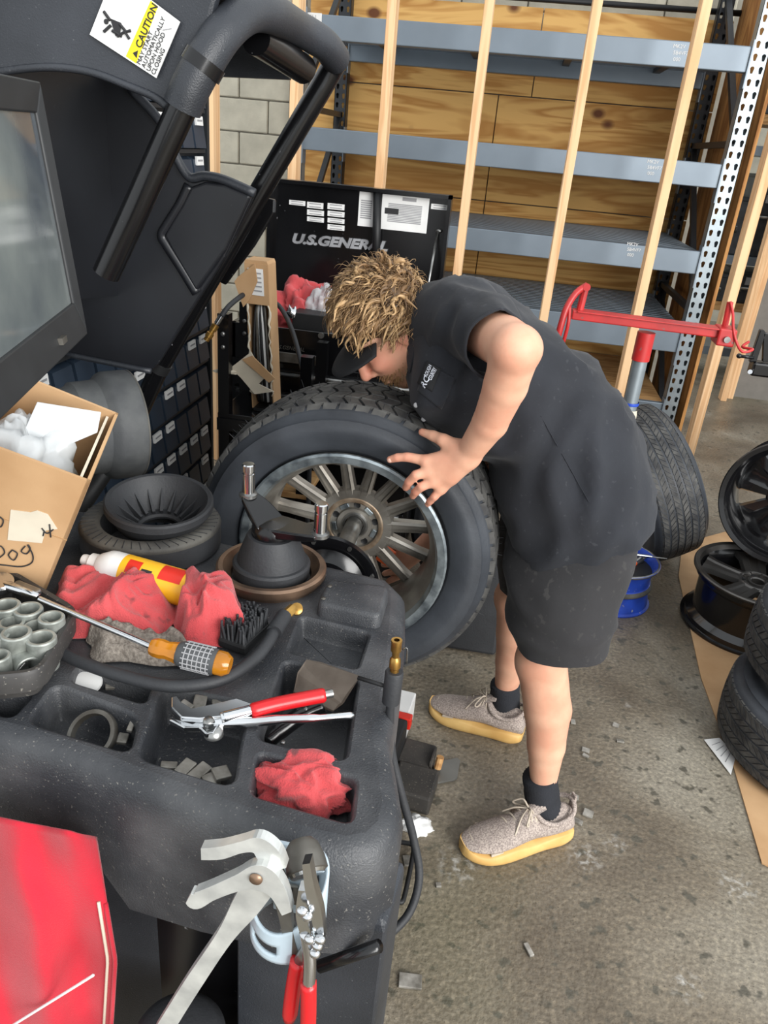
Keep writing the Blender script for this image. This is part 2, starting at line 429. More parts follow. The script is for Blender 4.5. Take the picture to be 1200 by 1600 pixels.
def concrete():
    m = bpy.data.materials.new('concrete'); m.use_nodes = True; nt = m.node_tree; N = nt.nodes; L = nt.links
    b = N['Principled BSDF']; b.inputs['Specular IOR Level'].default_value = 0.35
    tc = N.new('ShaderNodeTexCoord')
    def nn(s, d, dist=0, off=0):
        q = N.new('ShaderNodeTexNoise'); q.inputs['Scale'].default_value = s; q.inputs['Detail'].default_value = d; q.inputs['Distortion'].default_value = dist
        mp = N.new('ShaderNodeMapping'); mp.inputs['Location'].default_value = (off, off, 0); L.new(tc.outputs['Object'], mp.inputs[0]); L.new(mp.outputs[0], q.inputs['Vector']); return q.outputs['Fac']
    def ramp(inp, *st):
        r = N.new('ShaderNodeValToRGB'); e = r.color_ramp.elements
        e[0].position, e[0].color = st[0][0], lin(st[0][1]); e[1].position, e[1].color = st[-1][0], lin(st[-1][1])
        for p, c in st[1:-1]: x = e.new(p); x.color = lin(c)
        L.new(inp, r.inputs[0]); return r.outputs[0]
    def mix(f, a, c, mode='MIX'):
        x = N.new('ShaderNodeMix'); x.data_type = 'RGBA'; x.blend_type = mode
        if isinstance(f, float): x.inputs[0].default_value = f
        else: L.new(f, x.inputs[0])
        L.new(a, x.inputs[6])
        if isinstance(c, tuple): x.inputs[7].default_value = lin(c)
        else: L.new(c, x.inputs[7])
        return x.outputs[2]
    base = ramp(nn(1.7, 8, 0.6), (0.32, (100, 89, 75)), (0.5, (134, 124, 108)), (0.68, (164, 157, 142)))
    grit = ramp(nn(85, 9), (0.32, (70, 66, 58)), (0.5, (128, 128, 128)), (0.68, (186, 184, 178)))
    c = mix(0.5, base, grit, 'OVERLAY')
    pits = ramp(nn(26, 2, 0.0, 3), (0.60, (0, 0, 0)), (0.68, (255, 255, 255)))
    c = mix(pits, c, (84, 80, 70))
    dk = ramp(nn(190, 3, 0.0, 9), (0.63, (0, 0, 0)), (0.70, (220, 220, 220)))
    c = mix(dk, c, (62, 58, 52))
    grn = ramp(nn(1.1, 2, 0.0, 5), (0.60, (0, 0, 0)), (0.75, (120, 120, 120)))
    c = mix(grn, c, (112, 118, 84))
    wht = ramp(nn(3.2, 10, 1.0, 12), (0.70, (0, 0, 0)), (0.76, (200, 200, 200)))
    c = mix(wht, c, (206, 204, 198))
    for (sx_, sy_, rr_) in ((0.10, 1.40, 0.07), (0.42, 1.50, 0.06), (0.50, 1.56, 0.04), (0.80, 1.50, 0.06), (0.62, 1.20, 0.05), (0.95, 1.45, 0.05)):    # plaster scuffs
        vm = N.new('ShaderNodeVectorMath'); vm.operation = 'DISTANCE'; L.new(tc.outputs['Object'], vm.inputs[0]); vm.inputs[1].default_value = (sx_, sy_, 0)
        mr = N.new('ShaderNodeMapRange'); mr.inputs[1].default_value = rr_; mr.inputs[2].default_value = 0; mr.inputs[3].default_value = 0; mr.inputs[4].default_value = 0.5; L.new(vm.outputs['Value'], mr.inputs[0])
        ml = N.new('ShaderNodeMath'); ml.operation = 'MULTIPLY'; L.new(mr.outputs[0], ml.inputs[0])
        rm = ramp(nn(55, 8, 0.3, sx_ * 9), (0.48, (0, 0, 0)), (0.66, (255, 255, 255))); L.new(rm, ml.inputs[1])
        c = mix(ml.outputs[0], c, (222, 222, 218))
    L.new(c, b.inputs['Base Color'])
    ro = ramp(nn(2.2, 4, 0, 2), (0.3, (120, 120, 120)), (0.7, (205, 205, 205))); L.new(ro, b.inputs['Roughness'])
    bp = N.new('ShaderNodeBump'); bp.inputs['Strength'].default_value = 0.55; bp.inputs['Distance'].default_value = 0.006
    ad = N.new('ShaderNodeMath'); ad.operation = 'MULTIPLY_ADD'; L.new(nn(7, 8, 0.6), ad.inputs[0]); ad.inputs[1].default_value = 1.4; L.new(nn(80, 4), ad.inputs[2])
    L.new(ad.outputs[0], bp.inputs['Height']); L.new(bp.outputs[0], b.inputs['Normal'])
    MATS['concrete'] = m
concrete()

# ------------------------------------------------------------------ the place
MB().add([(-4, -4, 0), (7, -4, 0), (7, 14, 0), (-4, 14, 0)], [(0, 1, 2, 3)]).build('floor', 'concrete', kind='structure', label='worn grey concrete workshop floor', cat='floor')
YW = 5.56
wall = MB().box((-1.0, YW + 0.08, 1.9), (4.3, 0.14, 3.8)).build('wall_back', 'mortar', kind='structure', label='pale concrete block wall behind the rack', cat='wall')
blk = MB().box((0, 0, 0), (0.392, 0.03, 0.192)).mesh('block'); blk.materials.append(MATS['block'])
def block(x, z):
    o = bpy.data.objects.new('block', blk); COL.objects.link(o); o.parent = wall; o.location = (x, YW, z)
    md = o.modifiers.new('b', 'BEVEL'); md.width = 0.006; md.segments = 1
for r in range(19):
    z = 0.1 + 0.2 * r
    for c in range(14):
        x = -3.1 + 0.4 * c + (0.2 if r % 2 else 0)
        if x < 0.97 and (x < -1.3 or z > 2.3): block(x, z)
# plywood sheets nailed behind the rack
def ply(x0, x1, z0, z1, y=5.43):
    MB().box(((x0 + x1) / 2, y + 0.01, (z0 + z1) / 2), (x1 - x0 - 0.006, 0.018, z1 - z0 - 0.006)).build('plywood_panel', 'plywood', wall, bevel=0.002, seg=1)
zs = aty(900, 328, 5.43).z
ztop = aty(1000, 22, 5.43).z
for a, b in ((0.02, zs - 0.61), (zs - 0.61, zs), (zs, zs + 0.61), (zs + 0.61, ztop)):
    ply(-1.52, 0.0 if a > zs else -0.2, a, b); ply(0.0 if a > zs else -0.2, 1.08, a, b)
MB().tube([(-1.45, 5.40, ztop + 0.035), (1.1, 5.415, ztop + 0.035)], 0.016, 10).build('conduit', 'black_matt', smooth=True,
    label='thin black conduit along the top edge of the plywood', cat='pipe')

# ------------------------------------------------------------------ pallet rack
YR, XL, XR, YB = 4.30, -1.17, 1.0, 5.33
rack = thing('pallet_rack', ((XL + XR) / 2, (YR + YB) / 2, 0), 'grey steel pallet rack with perforated uprights in front of plywood', 'rack')
def tear(cx, cz):
    P = [(cx + 0.0095 * math.cos(t), cz + 0.006 + 0.0095 * math.sin(t)) for t in [math.radians(a) for a in range(-30, 211, 40)]]
    return P + [(cx - 0.0052, cz - 0.014), (cx + 0.0052, cz - 0.014)]
def post(x, y, holes_face, matname, top=2.75):
    w, d, pz = 0.076, 0.07, 0.0508; b = MB()
    rect = [(-w / 2, 0), (w / 2, 0), (w / 2, pz), (-w / 2, pz)]
    hs = [tear(-0.019, pz / 2), tear(0.019, pz / 2)]
    pl = [rect] + hs; flat = [p for q in pl for p in q]
    tr = tessellate_polygon([[Vector((p[0], p[1], 0)) for p in q] for q in pl])
    for i in range(int(top / pz)):
        z0 = i * pz; fs = []
        for a, bb, c in tr:
            pa, pb, pc = flat[a], flat[bb], flat[c]
            fs.append((a, bb, c) if (pb[0] - pa[0]) * (pc[1] - pa[1]) - (pb[1] - pa[1]) * (pc[0] - pa[0]) > 0 else (a, c, bb))
        b.add([(x + p[0], y, z0 + p[1]) for p in flat], fs)
        k = 0
        for q in hs:      # rim of every hole, so that the plate has thickness
            n = len(q); b.add([(x + p[0], y, z0 + p[1]) for p in q] + [(x + p[0], y + 0.004, z0 + p[1]) for p in q],
                              [(j, (j + 1) % n, n + (j + 1) % n, n + j) for j in range(n)])
    b.box((x - w / 2 + 0.0015, y + d / 2, top / 2), (0.003, d, top)); b.box((x + w / 2 - 0.0015, y + d / 2, top / 2), (0.003, d, top))
    b.box((x - 0.026, y + d, top / 2), (0.024, 0.003, top)); b.box((x + 0.026, y + d, top / 2), (0.024, 0.003, top))
    o = b.build('upright_post', matname, rack)
    MB().box((x, y + d / 2, 0.006), (0.12, 0.12, 0.01)).build('foot_plate', matname, o)
    return o
post(XR, YR, True, 'galv'); post(XL, YR, True, 'galv'); post(XR, YB, True, 'rack_dark'); post(XL, YB, True, 'rack_dark')
for x in (XL, XR):     # side bracing
    for z0, z1 in ((0.25, 0.25), (0.25, 0.95), (0.95, 0.95), (0.95, 1.75), (1.75, 1.75), (1.75, 2.5)):
        a = Vector((x, YR + 0.06, z0)); b_ = Vector((x, YB + 0.02, z1)); d = b_ - a
        R = d.to_track_quat('Y', 'Z').to_matrix()
        MB().box((a + b_) / 2, (0.03, d.length, 0.03), R).build('side_brace', 'rack_dark', rack)
LV = []
for (t, bm_) in (((1190, 73.5), (1179, 115)), ((1144, 258), (1134, 296)), ((1108.8, 394.4), (1099.4, 430)), ((1082, 511), (1068, 552)), ((1052, 632), (1044, 664))):
    LV.append((aty(*bm_, YR).z, aty(*t, YR).z))
def beam(y, z0, z1, m='rack_grey'):
    x0, x1 = XL + 0.038, XR - 0.038
    b = MB().box(((x0 + x1) / 2, y + 0.025, (z0 + z1) / 2), (x1 - x0, 0.05, z1 - z0))
    o = b.build('beam', m, rack, bevel=0.004)
    for x in (x0 + 0.004, x1 - 0.004):
        MB().box((x, y + 0.02, (z0 + z1) / 2 - 0.02), (0.006, 0.07, z1 - z0 + 0.09)).build('end_connector', m, o)
    return o
for i, (z0, z1) in enumerate(LV):
    o = beam(YR - 0.005, z0, z1); beam(YB - 0.02, z0, z1)
    if i < 4:
        for k in range(17):
            y = YR + 0.075 + k * 0.0565
            s = 'deck_slat'
            if i == 0 and k == 0: slat = MB().box((0, 0, 0), (XR - XL - 0.1, 0.034, 0.02)).mesh('deck_slat'); slat.materials.append(MATS['rack_grey'])
            q = bpy.data.objects.new('deck_slat', slat); COL.objects.link(q); q.parent = rack
            q.matrix_parent_inverse = wm(rack).inverted(); q.location = ((XL + XR) / 2, y, z1 - 0.012)
        for k in range(4):
            MB().box((XL + 0.3 + k * 0.52, (YR + YB) / 2, z1 - 0.034), (0.04, YB - YR - 0.06, 0.022)).build('deck_support', 'rack_dark', rack)
    else:
        MB().box(((XL + XR) / 2, (YR + YB) / 2 + 0.02, z1 - 0.008), (XR - XL - 0.09, YB - YR - 0.02, 0.018)).build('bottom_board', 'board_wood', rack)
p0 = aty(472, 22, YR - 0.006)
st = MB().box((p0.x + 0.05, YR - 0.0065, p0.z - 0.02), (0.098, 0.002, 0.058)).build('shelf_tag', 'paper', rack)
for k in range(10):
    MB().box((p0.x + 0.022 + k * 0.006, YR - 0.008, p0.z - 0.026), (0.0035 if k % 3 else 0.005, 0.001, 0.016)).build('barcode_line', 'ink', st)
text('tag_number', '4555-3', 0.017, 'ink_grey', st, (p0.x + 0.024, YR - 0.008, p0.z - 0.012), (1, 0, 0), (0, 0, 1))
for i, (z0, z1) in enumerate(LV[:3]):       # stamped white marks near the right end
    px = ((1063, 85), (1022, 264), (990, 392))[i]; q = aty(*px, YR - 0.006)
    for r in range(3):
        text('stamp', ('MK2V', '5B4VF7', '000')[r], 0.022, 'paper', rack, (q.x - 0.04 + 0.006 * r, YR - 0.0065, q.z + 0.024 - r * 0.026), (1, 0, 0), (0, 0, 1))
# plywood sheet closing the right side of the rack
MB().box((XR + 0.11, 4.93, 1.3), (0.018, 1.02, 2.6)).build('side_plywood', 'plywood_side', bevel=0.002,
    label='brown plywood sheet standing upright at the right end of the pallet rack', cat='plywood')

# ------------------------------------------------------------------ stud frame
SX = [-1.43, -1.02, -0.618, -0.222, 0.205, 0.619, 1.005]
SL = ['leftmost pine stud, rising behind the air hose coupling', 'pine stud in front of the left end of the rack beams',
      'pine stud rising behind the black tool chest lid', 'pine stud just right of the tool chest, ending above the bent back',
      'pine stud reaching down to the middle of the bent back', 'pine stud crossing the red crossbar near its post',
      'rightmost pine stud, in front of the perforated upright']
YS = 3.70
for x, l in zip(SX, SL):
    MB().box((x, YS + 0.0445, 1.4), (0.038 if x > -1.4 else 0.085, 0.089, 2.8)).build('wall_stud', 'stud_wood', bevel=0.003, label=l, cat='stud', group='pine studs of the open frame')
# ------------------------------------------------------------------ far right background
def far_post(px, py, y, w, h, lab):
    p = aty(px, py, y)
    MB().box((p.x, y, h / 2), (w, 0.09, h)).build('wall_stud', 'stud_wood', bevel=0.003, label=lab, cat='stud', group='studs at the far partition')
far_post(1186, 420, 6.3, 0.045, 2.9, 'dull stud at the far partition, nearer the rack')
far_post(1196, 420, 6.4, 0.045, 2.9, 'dull stud at the far partition, beside the grey sheet')
pp = aty(1199, 420, 6.45)
mt('drywall', (128, 124, 118), 0.9, var=0.06)
mt('parts_dark', (26, 28, 32), 0.45, var=0.3, scale=12, col2=(58, 62, 68))
MB().box((pp.x + 0.6, 6.46, 1.45), (1.2, 0.02, 2.9)).build('wall_partition', 'drywall', kind='structure', label='grey partition sheet at the far right', cat='wall')
MB().box((3.0, 10.0, 1.7), (7.6, 0.1, 3.4)).build('wall_far', 'block', kind='structure', label='far wall of the workshop seen past the rack', cat='wall')
fr = thing('parts_rack', (2.1, 7.3, 0), 'far rack of dark car parts seen past the perforated upright', 'rack')
for x in (1.50, 2.75):
    for y in (7.05, 7.62):
        MB().box((x, y, 1.3), (0.06, 0.06, 2.6)).build('upright_post', 'rack_dark', fr)
for z, m in ((0.22, 'rack_grey'), (0.60, 'board_wood'), (0.98, 'rack_grey'), (1.80, 'rack_grey'), (2.02, 'board_wood')):
    MB().box((2.12, 7.33, z), (1.19, 0.52, 0.07)).build('shelf_board', m, fr)
for k, (x, z, w, h) in enumerate(((1.72, 1.015, .26, .44), (2.03, 1.015, .28, .62), (2.36, 1.015, .28, .5), (1.72, .635, .26, .22), (2.05, .635, .3, .26), (1.72, 2.055, .26, .3), (2.06, 2.055, .3, .25))):
    L_ = ['left on the middle shelf', 'middle on the middle shelf', 'right on the middle shelf', 'left on the lower shelf', 'right on the lower shelf', 'left on the top board', 'right on the top board'][k]
    t = thing('parts_crate', (x, 7.3, z), 'dark crate of car parts on the far rack, ' + L_, 'crate', 'crates on the far rack')
    MB().box((x, 7.3, z + h / 2), (w, 0.40, h), taper=1.04).build('body', 'parts_dark', t, bevel=0.01)
    MB().box((x, 7.09, z + h * 0.72), (w * 0.4, 0.012, 0.06)).build('name_plate', 'ink_grey', t)
    MB().box((x, 7.3, z + h - 0.01), (w + 0.02, 0.43, 0.03)).build('rim', 'rack_dark', t, bevel=0.006)
    MB().tube([(x - w * .3, 7.07, z + h * .4), (x - w * .3, 7.06, z + h * .5), (x + w * .3, 7.06, z + h * .5), (x + w * .3, 7.07, z + h * .4)], 0.012, 8).build('handle', 'steel', t, smooth=True)
# ------------------------------------------------------------------ wheel balancer
ZT = 0.90
bal = thing('wheel_balancer', (-0.5, 0.95, 0), 'black wheel balancer with a moulded tool tray, raised hood and display', 'machine')
def T(px, py, z=ZT): return atz(px, py, z)
near_px = [(-160, 1085), (-60, 1108), (0, 1125), (60, 1140), (140, 1166), (210, 1195), (330, 1240), (450, 1284), (540, 1306), (572, 1300)]
right_px = [(590, 1283), (597, 1250), (590, 1200), (581, 1145), (596, 1075), (604, 1020), (609, 965)]
far_px = [(611, 925), (596, 908), (500, 886), (340, 850), (200, 815), (60, 790), (-160, 770)]
bot_px = [(-160, 1215), (-60, 1255), (0, 1279), (60, 1296), (136, 1322), (158, 1412), (190, 1430), (350, 1466), (500, 1486), (585, 1480)]
outl = [T(*p) for p in near_px + right_px + far_px]
def rpoly(cs, r, n=4):
    """rounded polygon from corner points"""
    P = []; m = len(cs)
    for i in range(m):
        a, b, c = cs[i - 1], cs[i], cs[(i + 1) % m]
        u = (a - b); v = (c - b); ru = min(r, u.length * 0.45); rv = min(r, v.length * 0.45)
        p0 = b + u.normalized() * ru; p1 = b + v.normalized() * rv
        for k in range(n + 1):
            t = k / n; P.append(p0 * (1 - t) ** 2 + b * 2 * t * (1 - t) + p1 * t * t)
    return P
def inset(P, d):
    n = len(P); out = []
    for i in range(n):
        t = (P[(i + 1) % n] - P[i - 1]); t.z = 0; t.normalize(); out.append(P[i] + Vector((-t.y, t.x, 0)) * d)
    return out
POCK = [  # four pixel corners on the tray plane, depth, corner radius
    ([(470, 963), (578, 989), (559, 1046), (449, 1018)], 0.035, 0.012),
    ([(444, 1031), (560, 1060), (541, 1189), (401, 1154)], 0.07, 0.016),
    ([(403, 1174), (558, 1215), (550, 1287), (391, 1241)], 0.055, 0.014),
    ([(254, 1070), (392, 1100), (376, 1160), (366, 1230), (214, 1184)], 0.06, 0.022),
    ([(86, 1068), (217, 1118), (204, 1177), (42, 1128)], 0.055, 0.02),
    ([(122, 1040), (240, 1062), (228, 1100), (110, 1064)], 0.05, 0.014),
    ([(-60, 1075), (52, 1083), (20, 1122), (-70, 1100)], 0.05, 0.014),
]
tb = MB(); holes = []
for cs, dep, r in POCK:
    c = [T(*p) for p in cs]
    ar = sum(c[i].x * c[(i + 1) % len(c)].y - c[(i + 1) % len(c)].x * c[i].y for i in range(len(c)))
    if ar < 0: c = c[::-1]
    holes.append((rpoly(c, r), dep))
allp = [outl] + [inset(h, -0.004) for h, _ in holes]
flat = [p for q in allp for p in q]; fs = []
for a, b, c in tessellate_polygon([[Vector((p.x, p.y, 0)) for p in q] for q in allp]):
    pa, pb, pc = flat[a], flat[b], flat[c]
    fs.append((a, b, c) if (pb.x - pa.x) * (pc.y - pa.y) - (pb.y - pa.y) * (pc.x - pa.x) > 0 else (a, c, b))
tb.add(flat, fs)
dz = lambda P, z: [Vector((p.x, p.y, z)) for p in P]
for h, dep in holes:
    rs = [dz(inset(h, -0.004), ZT), dz(inset(h, -0.001), ZT - 0.0015), dz(inset(h, 0.001), ZT - 0.006), dz(inset(h, 0.004), ZT - dep + 0.012), dz(inset(h, 0.006), ZT - dep + 0.003), dz(inset(h, 0.0085), ZT - dep)]
    tb.rings([r[::1] for r in rs], cap0=False, cap1=True)
# skirt of the tray: rounded shoulder, then down to the lower edge
bots = []
for i, p in enumerate(near_px):
    q = outl[i]; bots.append(aty(*bot_px[i], q.y - 0.030))
n_o = len(outl); sk = []
for lv, (off, zz) in enumerate(((0, 0), (0.010, -0.003), (0.019, -0.010), (0.026, -0.022), (0.030, -0.045), (0.030, None))):
    row = []
    for i, q in enumerate(outl):
        t = outl[(i + 1) % n_o] - outl[i - 1]; t.normalize(); p = q + Vector((t.y, -t.x, 0)) * off
        if zz is None:
            zb = bots[i].z if i < len(near_px) else 0.77
            p.z = zb
        else: p.z = ZT + zz
        row.append(p)
    sk.append(row)
tb.rings(sk, cap0=False, cap1=False)
tray = tb.build('tool_tray', 'plastic_tray', bal, smooth='auto', ang=40)
# raised pad at the far right corner
pd = [T(*p, 0.925) for p in ((514, 906), (606, 916), (592, 962), (497, 942))][::-1]
pr = rpoly(pd, 0.012)
MB().rings([dz(inset(pr, -0.004), ZT - 0.004), dz(inset(pr, -0.002), 0.919), dz(inset(pr, 0.001), 0.925), dz(inset(pr, 0.005), 0.926)], cap0=False).build('tray_pad', 'plastic_tray', bal, smooth='auto', ang=50)
for px in ((515, 916), (505, 935)):
    p = T(*px, 0.9265); MB().lathe([(0.0045, 0), (0.0045, 0.001), (0.0, 0.0016)], p, n=12).build('pad_rivet', 'steel_dull', bal, smooth=True)
# cabinet under the tray
b = MB()
nx0, nx1 = -0.98, -0.10
MB().box(((nx0 + nx1) / 2, 0.98, 0.40), (nx1 - nx0, 0.56, 0.72)).build('cabinet_body', 'plastic_black', bal, bevel=0.03, seg=4)
pa = aty(368, 1470, 0.645); pb = aty(606, 1500, 0.615)
MB().poly3([(pa.x, 0.645, 0.05), (pb.x - 0.006, 0.625, 0.05), (pb.x - 0.006, 0.625, 0.775), (pa.x, 0.645, 0.775)], (0.01, 0.10, 0)).build('end_panel', 'plastic_black', bal, bevel=0.014, seg=3)
pc = aty(180, 1430, 0.70)
MB().poly3([(pc.x, 0.705, 0.05), (pa.x - 0.008, 0.69, 0.05), (pa.x - 0.008, 0.69, 0.74), (pc.x, 0.705, 0.74)], (0, 0.05, 0)).build('recess_panel', 'black_paint', bal, bevel=0.006)
h0 = aty(500, 1510, 0.606); h1 = aty(592, 1478, 0.600)
MB().tube([h0, h1], 0.008, 12).build('recess_handle', 'black_paint', bal, smooth=True)
# bottom feet block
MB().box((-0.54, 0.98, 0.02), (0.8, 0.5, 0.04)).build('base_frame', 'black_matt', bal)

# shaft, backing flange
WX, WY, WZ = -0.283, 1.554, 0.75       # wheel: outer lip centre
fl = MB().lathe([(0.022, 0), (0.100, 0.0), (0.110, 0.003), (0.113, 0.010), (0.110, 0.017), (0.094, 0.019), (0.088, 0.017), (0.080, 0.012), (0.066, 0.020), (0.058, 0.030), (0.056, 0.07), (0.050, 0.10), (0.03, 0.11), (0.022, 0.11)], (WX, 1.43, WZ), (0, -1, 0), 56)
flo = fl.build('backing_flange', 'black_paint', bal, smooth='auto')
for a in (20, 65, 110, 155, 200, 245, 290, 335):
    c = Vector((WX + 0.102 * math.cos(math.radians(a)), 1.413, WZ + 0.102 * math.sin(math.radians(a))))
    MB().cyl(c, c + Vector((0, -0.004, 0)), 0.005, n=8).build('flange_bolt', 'steel', flo, smooth='auto')
MB().lathe([(0, 0), (0.021, 0.0), (0.0215, 0.004), (0.0215, 0.50), (0, 0.50)], (WX, 1.24, WZ), (0, 1, 0), 28).build('shaft', 'steel', bal, smooth='auto')

# ------------------------------------------------------------------ raised hood
YN, YF = 1.28, 1.76
hp = [(-60, -60), (352, -60), (318, 70), (290, 130), (262, 168), (240, 151), (200, 134), (150, 115), (100, 106), (40, 107), (-60, 122)]
hood = MB().poly3([aty(*p, YN) for p in hp], (0, 0.022, 0)).build('hood', 'plastic_black', bal, bevel=0.006, seg=3)
MB().tube([aty(*p, YN) for p in smoothpath([(x, y, 0) for x, y in hp[4:]], 4) for p in [(p[0], p[1])]], 0.006, 8).build('hood_lip', 'plastic_black', hood, smooth=True)
# far wall of the hood with its moulded ridges
YI = 1.70
ip = [(-60, 90), (150, 90), (204, 139), (251, 191), (276, 247), (296, 277), (319, 275), (350, 281), (398, 302), (352, 400), (246, 570), (236, 580), (180, 569), (100, 553), (-60, 530)]
ipw = [aty(*p, YI) for p in ip]
for q_ in ipw: q_.x = max(q_.x, -1.06)
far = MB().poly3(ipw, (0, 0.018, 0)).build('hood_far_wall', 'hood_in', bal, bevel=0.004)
edge = [aty(*p, YI - 0.004) for p in ip[2:9]]
MB().tube(smoothpath(edge, 4), 0.010, 8).build('hood_flange', 'plastic_black', far, smooth=True)
MB().tube(smoothpath([aty(*p, YI - 0.004) for p in ip[11:14]], 3), 0.007, 8).build('hood_flange', 'plastic_black', far, smooth=True)
def ridge(pts, r):
    P = smoothpath([aty(*p, YI - 0.001) for p in pts], 5)
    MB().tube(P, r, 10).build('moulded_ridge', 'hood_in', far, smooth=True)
ridge([(52, 150), (85, 200), (122, 255), (130, 268), (126, 286), (112, 322), (95, 366)], 0.007)
ridge([(58, 170), (90, 215), (120, 262), (118, 290), (90, 360)], 0.004)
ridge([(296, 290), (282, 320), (262, 352), (254, 368), (262, 384), (285, 420), (308, 458)], 0.012)
ridge([(160, 395), (140, 425), (118, 452)], 0.006)
# stepped face right of the ridge
st_px = [(298, 292), (284, 320), (256, 368), (266, 388), (306, 456), (352, 392), (392, 306), (350, 288), (320, 284)]
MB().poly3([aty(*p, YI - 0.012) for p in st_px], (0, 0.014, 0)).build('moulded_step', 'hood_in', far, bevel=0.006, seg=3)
# top and back shell closing the hood between both walls
q0 = aty(-60, -60, YN); q1 = aty(352, -60, YN); r0 = aty(-60, 90, YI); r1 = aty(150, 90, YI)
zt = max(q0.z, q1.z)
MB().poly3([(q0.x, YN, zt - 0.012), (q1.x, YN, zt - 0.012), (q1.x, YI, zt - 0.012), (q0.x, YI, zt - 0.012)], (0, 0, 0.012)).build('hood_top', 'plastic_black', bal, bevel=0.003)
MB().poly3([(-1.06, YI, r0.z - 0.01), (q1.x - 0.02, YI, r1.z - 0.01), (q1.x - 0.02, YI, zt), (-1.06, YI, zt)], (0, 0.015, 0)).build('hood_far_wall_upper', 'plastic_black', bal)
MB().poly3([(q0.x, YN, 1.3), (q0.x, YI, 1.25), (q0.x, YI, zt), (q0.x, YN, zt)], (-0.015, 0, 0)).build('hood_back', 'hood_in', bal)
# bent tube frame: far leg, crossbar towards the near side, near leg with an open end
fa = [aty(215, 650, YF), aty(250, 572, YF), aty(400, 310, YF), aty(500, 140, YF)]
cb = [aty(520, 104, YF), aty(524, 90, YF - 0.02), aty(508, 72, YF - 0.08), aty(470, 52, 1.58)]
MB().tube(fa[:3] + smoothpath(fa[3:] + cb[:2], 4), 0.0235, 20).build('hood_arm', 'black_paint', bal, smooth='auto')
MB().tube([fa[1] + (fa[2] - fa[1]).normalized() * -0.012, fa[1] + (fa[2] - fa[1]).normalized() * 0.012], 0.0265, 20).build('arm_collar', 'black_matt', bal, smooth='auto')
sl = [aty(525, 92, YF - 0.01), aty(505, 68, YF - 0.08), aty(465, 44, 1.60), aty(425, 22, 1.44), aty(388, 20, 1.36), aty(352, 48, 1.30), aty(322, 92, 1.27), aty(298, 136, 1.26), aty(285, 168, 1.26)]
MB().tube(smoothpath(sl, 5), 0.029, 22).build('tube_sleeve', 'plastic_black', bal, smooth='auto')
MB().tube([aty(322, 92, 1.27), aty(312, 110, 1.267)], 0.0325, 22).build('sleeve_clamp', 'black_paint', bal, smooth='auto')
nl = [aty(292, 152, 1.26), aty(166, 428, 1.26)]
MB().lathe([(0.019, 0.0), (0.0225, 0.0), (0.0225, (nl[1] - nl[0]).length), (0.019, (nl[1] - nl[0]).length), (0.018, (nl[1] - nl[0]).length - 0.08), (0, (nl[1] - nl[0]).length - 0.08)], nl[0], nl[1] - nl[0], 28).build('near_leg', 'black_paint', bal, smooth='auto')
s2 = [aty(400, 60, 1.45), aty(474, 108, 1.66)]
MB().tube(s2, 0.026, 18).build('cross_stub', 'black_paint', bal, smooth='auto')
# dark rim of the hood outside the far arm
rp = [(386, 316), (402, 306), (430, 312), (429, 332), (398, 384), (352, 446), (340, 440), (372, 388)]
MB().poly3([aty(*p, 1.83) for p in rp], (0, 0.012, 0)).build('hood_rim', 'black_paint', bal, bevel=0.004)
MB().tube(smoothpath([aty(*p, 1.80) for p in ((378, 318), (356, 350), (346, 390), (352, 400), (372, 372), (392, 338))], 4), 0.006, 8).build('hood_latch', 'black_matt', bal, smooth=True)

# caution sticker
def stick(px, py): return aty(px, py, YN - 0.0075)
S = [stick(140, 54), stick(161, 1), stick(277, -2), stick(281, 34), stick(244, 122)]
S = [stick(140, 54), stick(162, -2), stick(236, 0), stick(281, 34), stick(244, 122)]
MB().poly3(S, (0, 0.002, 0)).build('caution_sticker', 'paper', hood)
MB().poly3([stick(236, 1) + Vector((0, -.0008, 0)), stick(247, 10) + Vector((0, -.0008, 0)), stick(213, 99) + Vector((0, -.0008, 0)), stick(197, 88) + Vector((0, -.0008, 0))], (0, 0.001, 0)).build('caution_band', 'caution_yellow', hood)
ud = (stick(247, 12) - stick(212, 98)).normalized(); wd = Vector((0, -1, 0)); vd = (ud.cross(wd)) * -1
vd = Vector((0, -1, 0)).cross(ud)
off = Vector((0, -0.0016, 0))
text('caution_word', 'CAUTION', 0.0142, 'ink', hood, stick(220.5, 77) + off, ud, vd, bold=0.0002)
for k, w in enumerate(('MAY START', 'AUTOMATICALLY', 'UPON HOOD', 'CLOSING')):
    text('caution_line', w, 0.0094, 'ink', hood, stick(219.5, 102) + off - vd * (0.0086 * k), ud, vd)
tri = [stick(208, 83), stick(216, 79), stick(214, 91)]
MB().poly3([p + off for p in tri], (0, 0.001, 0)).build('warning_triangle', 'ink', hood)
# pictogram: a falling figure
fg = lambda *pts, r=0.0022: MB().tube([stick(*p) + off for p in pts], r, 6).build('pictogram', 'ink', hood)
MB().cyl(stick(166.5, 34) + off, stick(166.5, 34) + off + Vector((0, 0.001, 0)), 0.0036, n=14).build('pictogram', 'ink', hood)
MB().poly3([stick(*p) + off for p in ((173, 29), (190, 36), (188, 58), (181, 56))], (0, 0.001, 0)).build('pictogram', 'ink', hood)
fg((173, 32), (163, 18)); fg((174, 40), (163, 50)); fg((188, 38), (198, 50), (205, 48)); fg((184, 57), (196, 50), (203, 61)); fg((176, 48), (191, 57))
MB().box(stick(262, 46) + off, (0.014, 0.001, 0.0012), Matrix.Rotation(-0.2, 3, 'Y')).build('print_mark', 'ink_grey', hood)

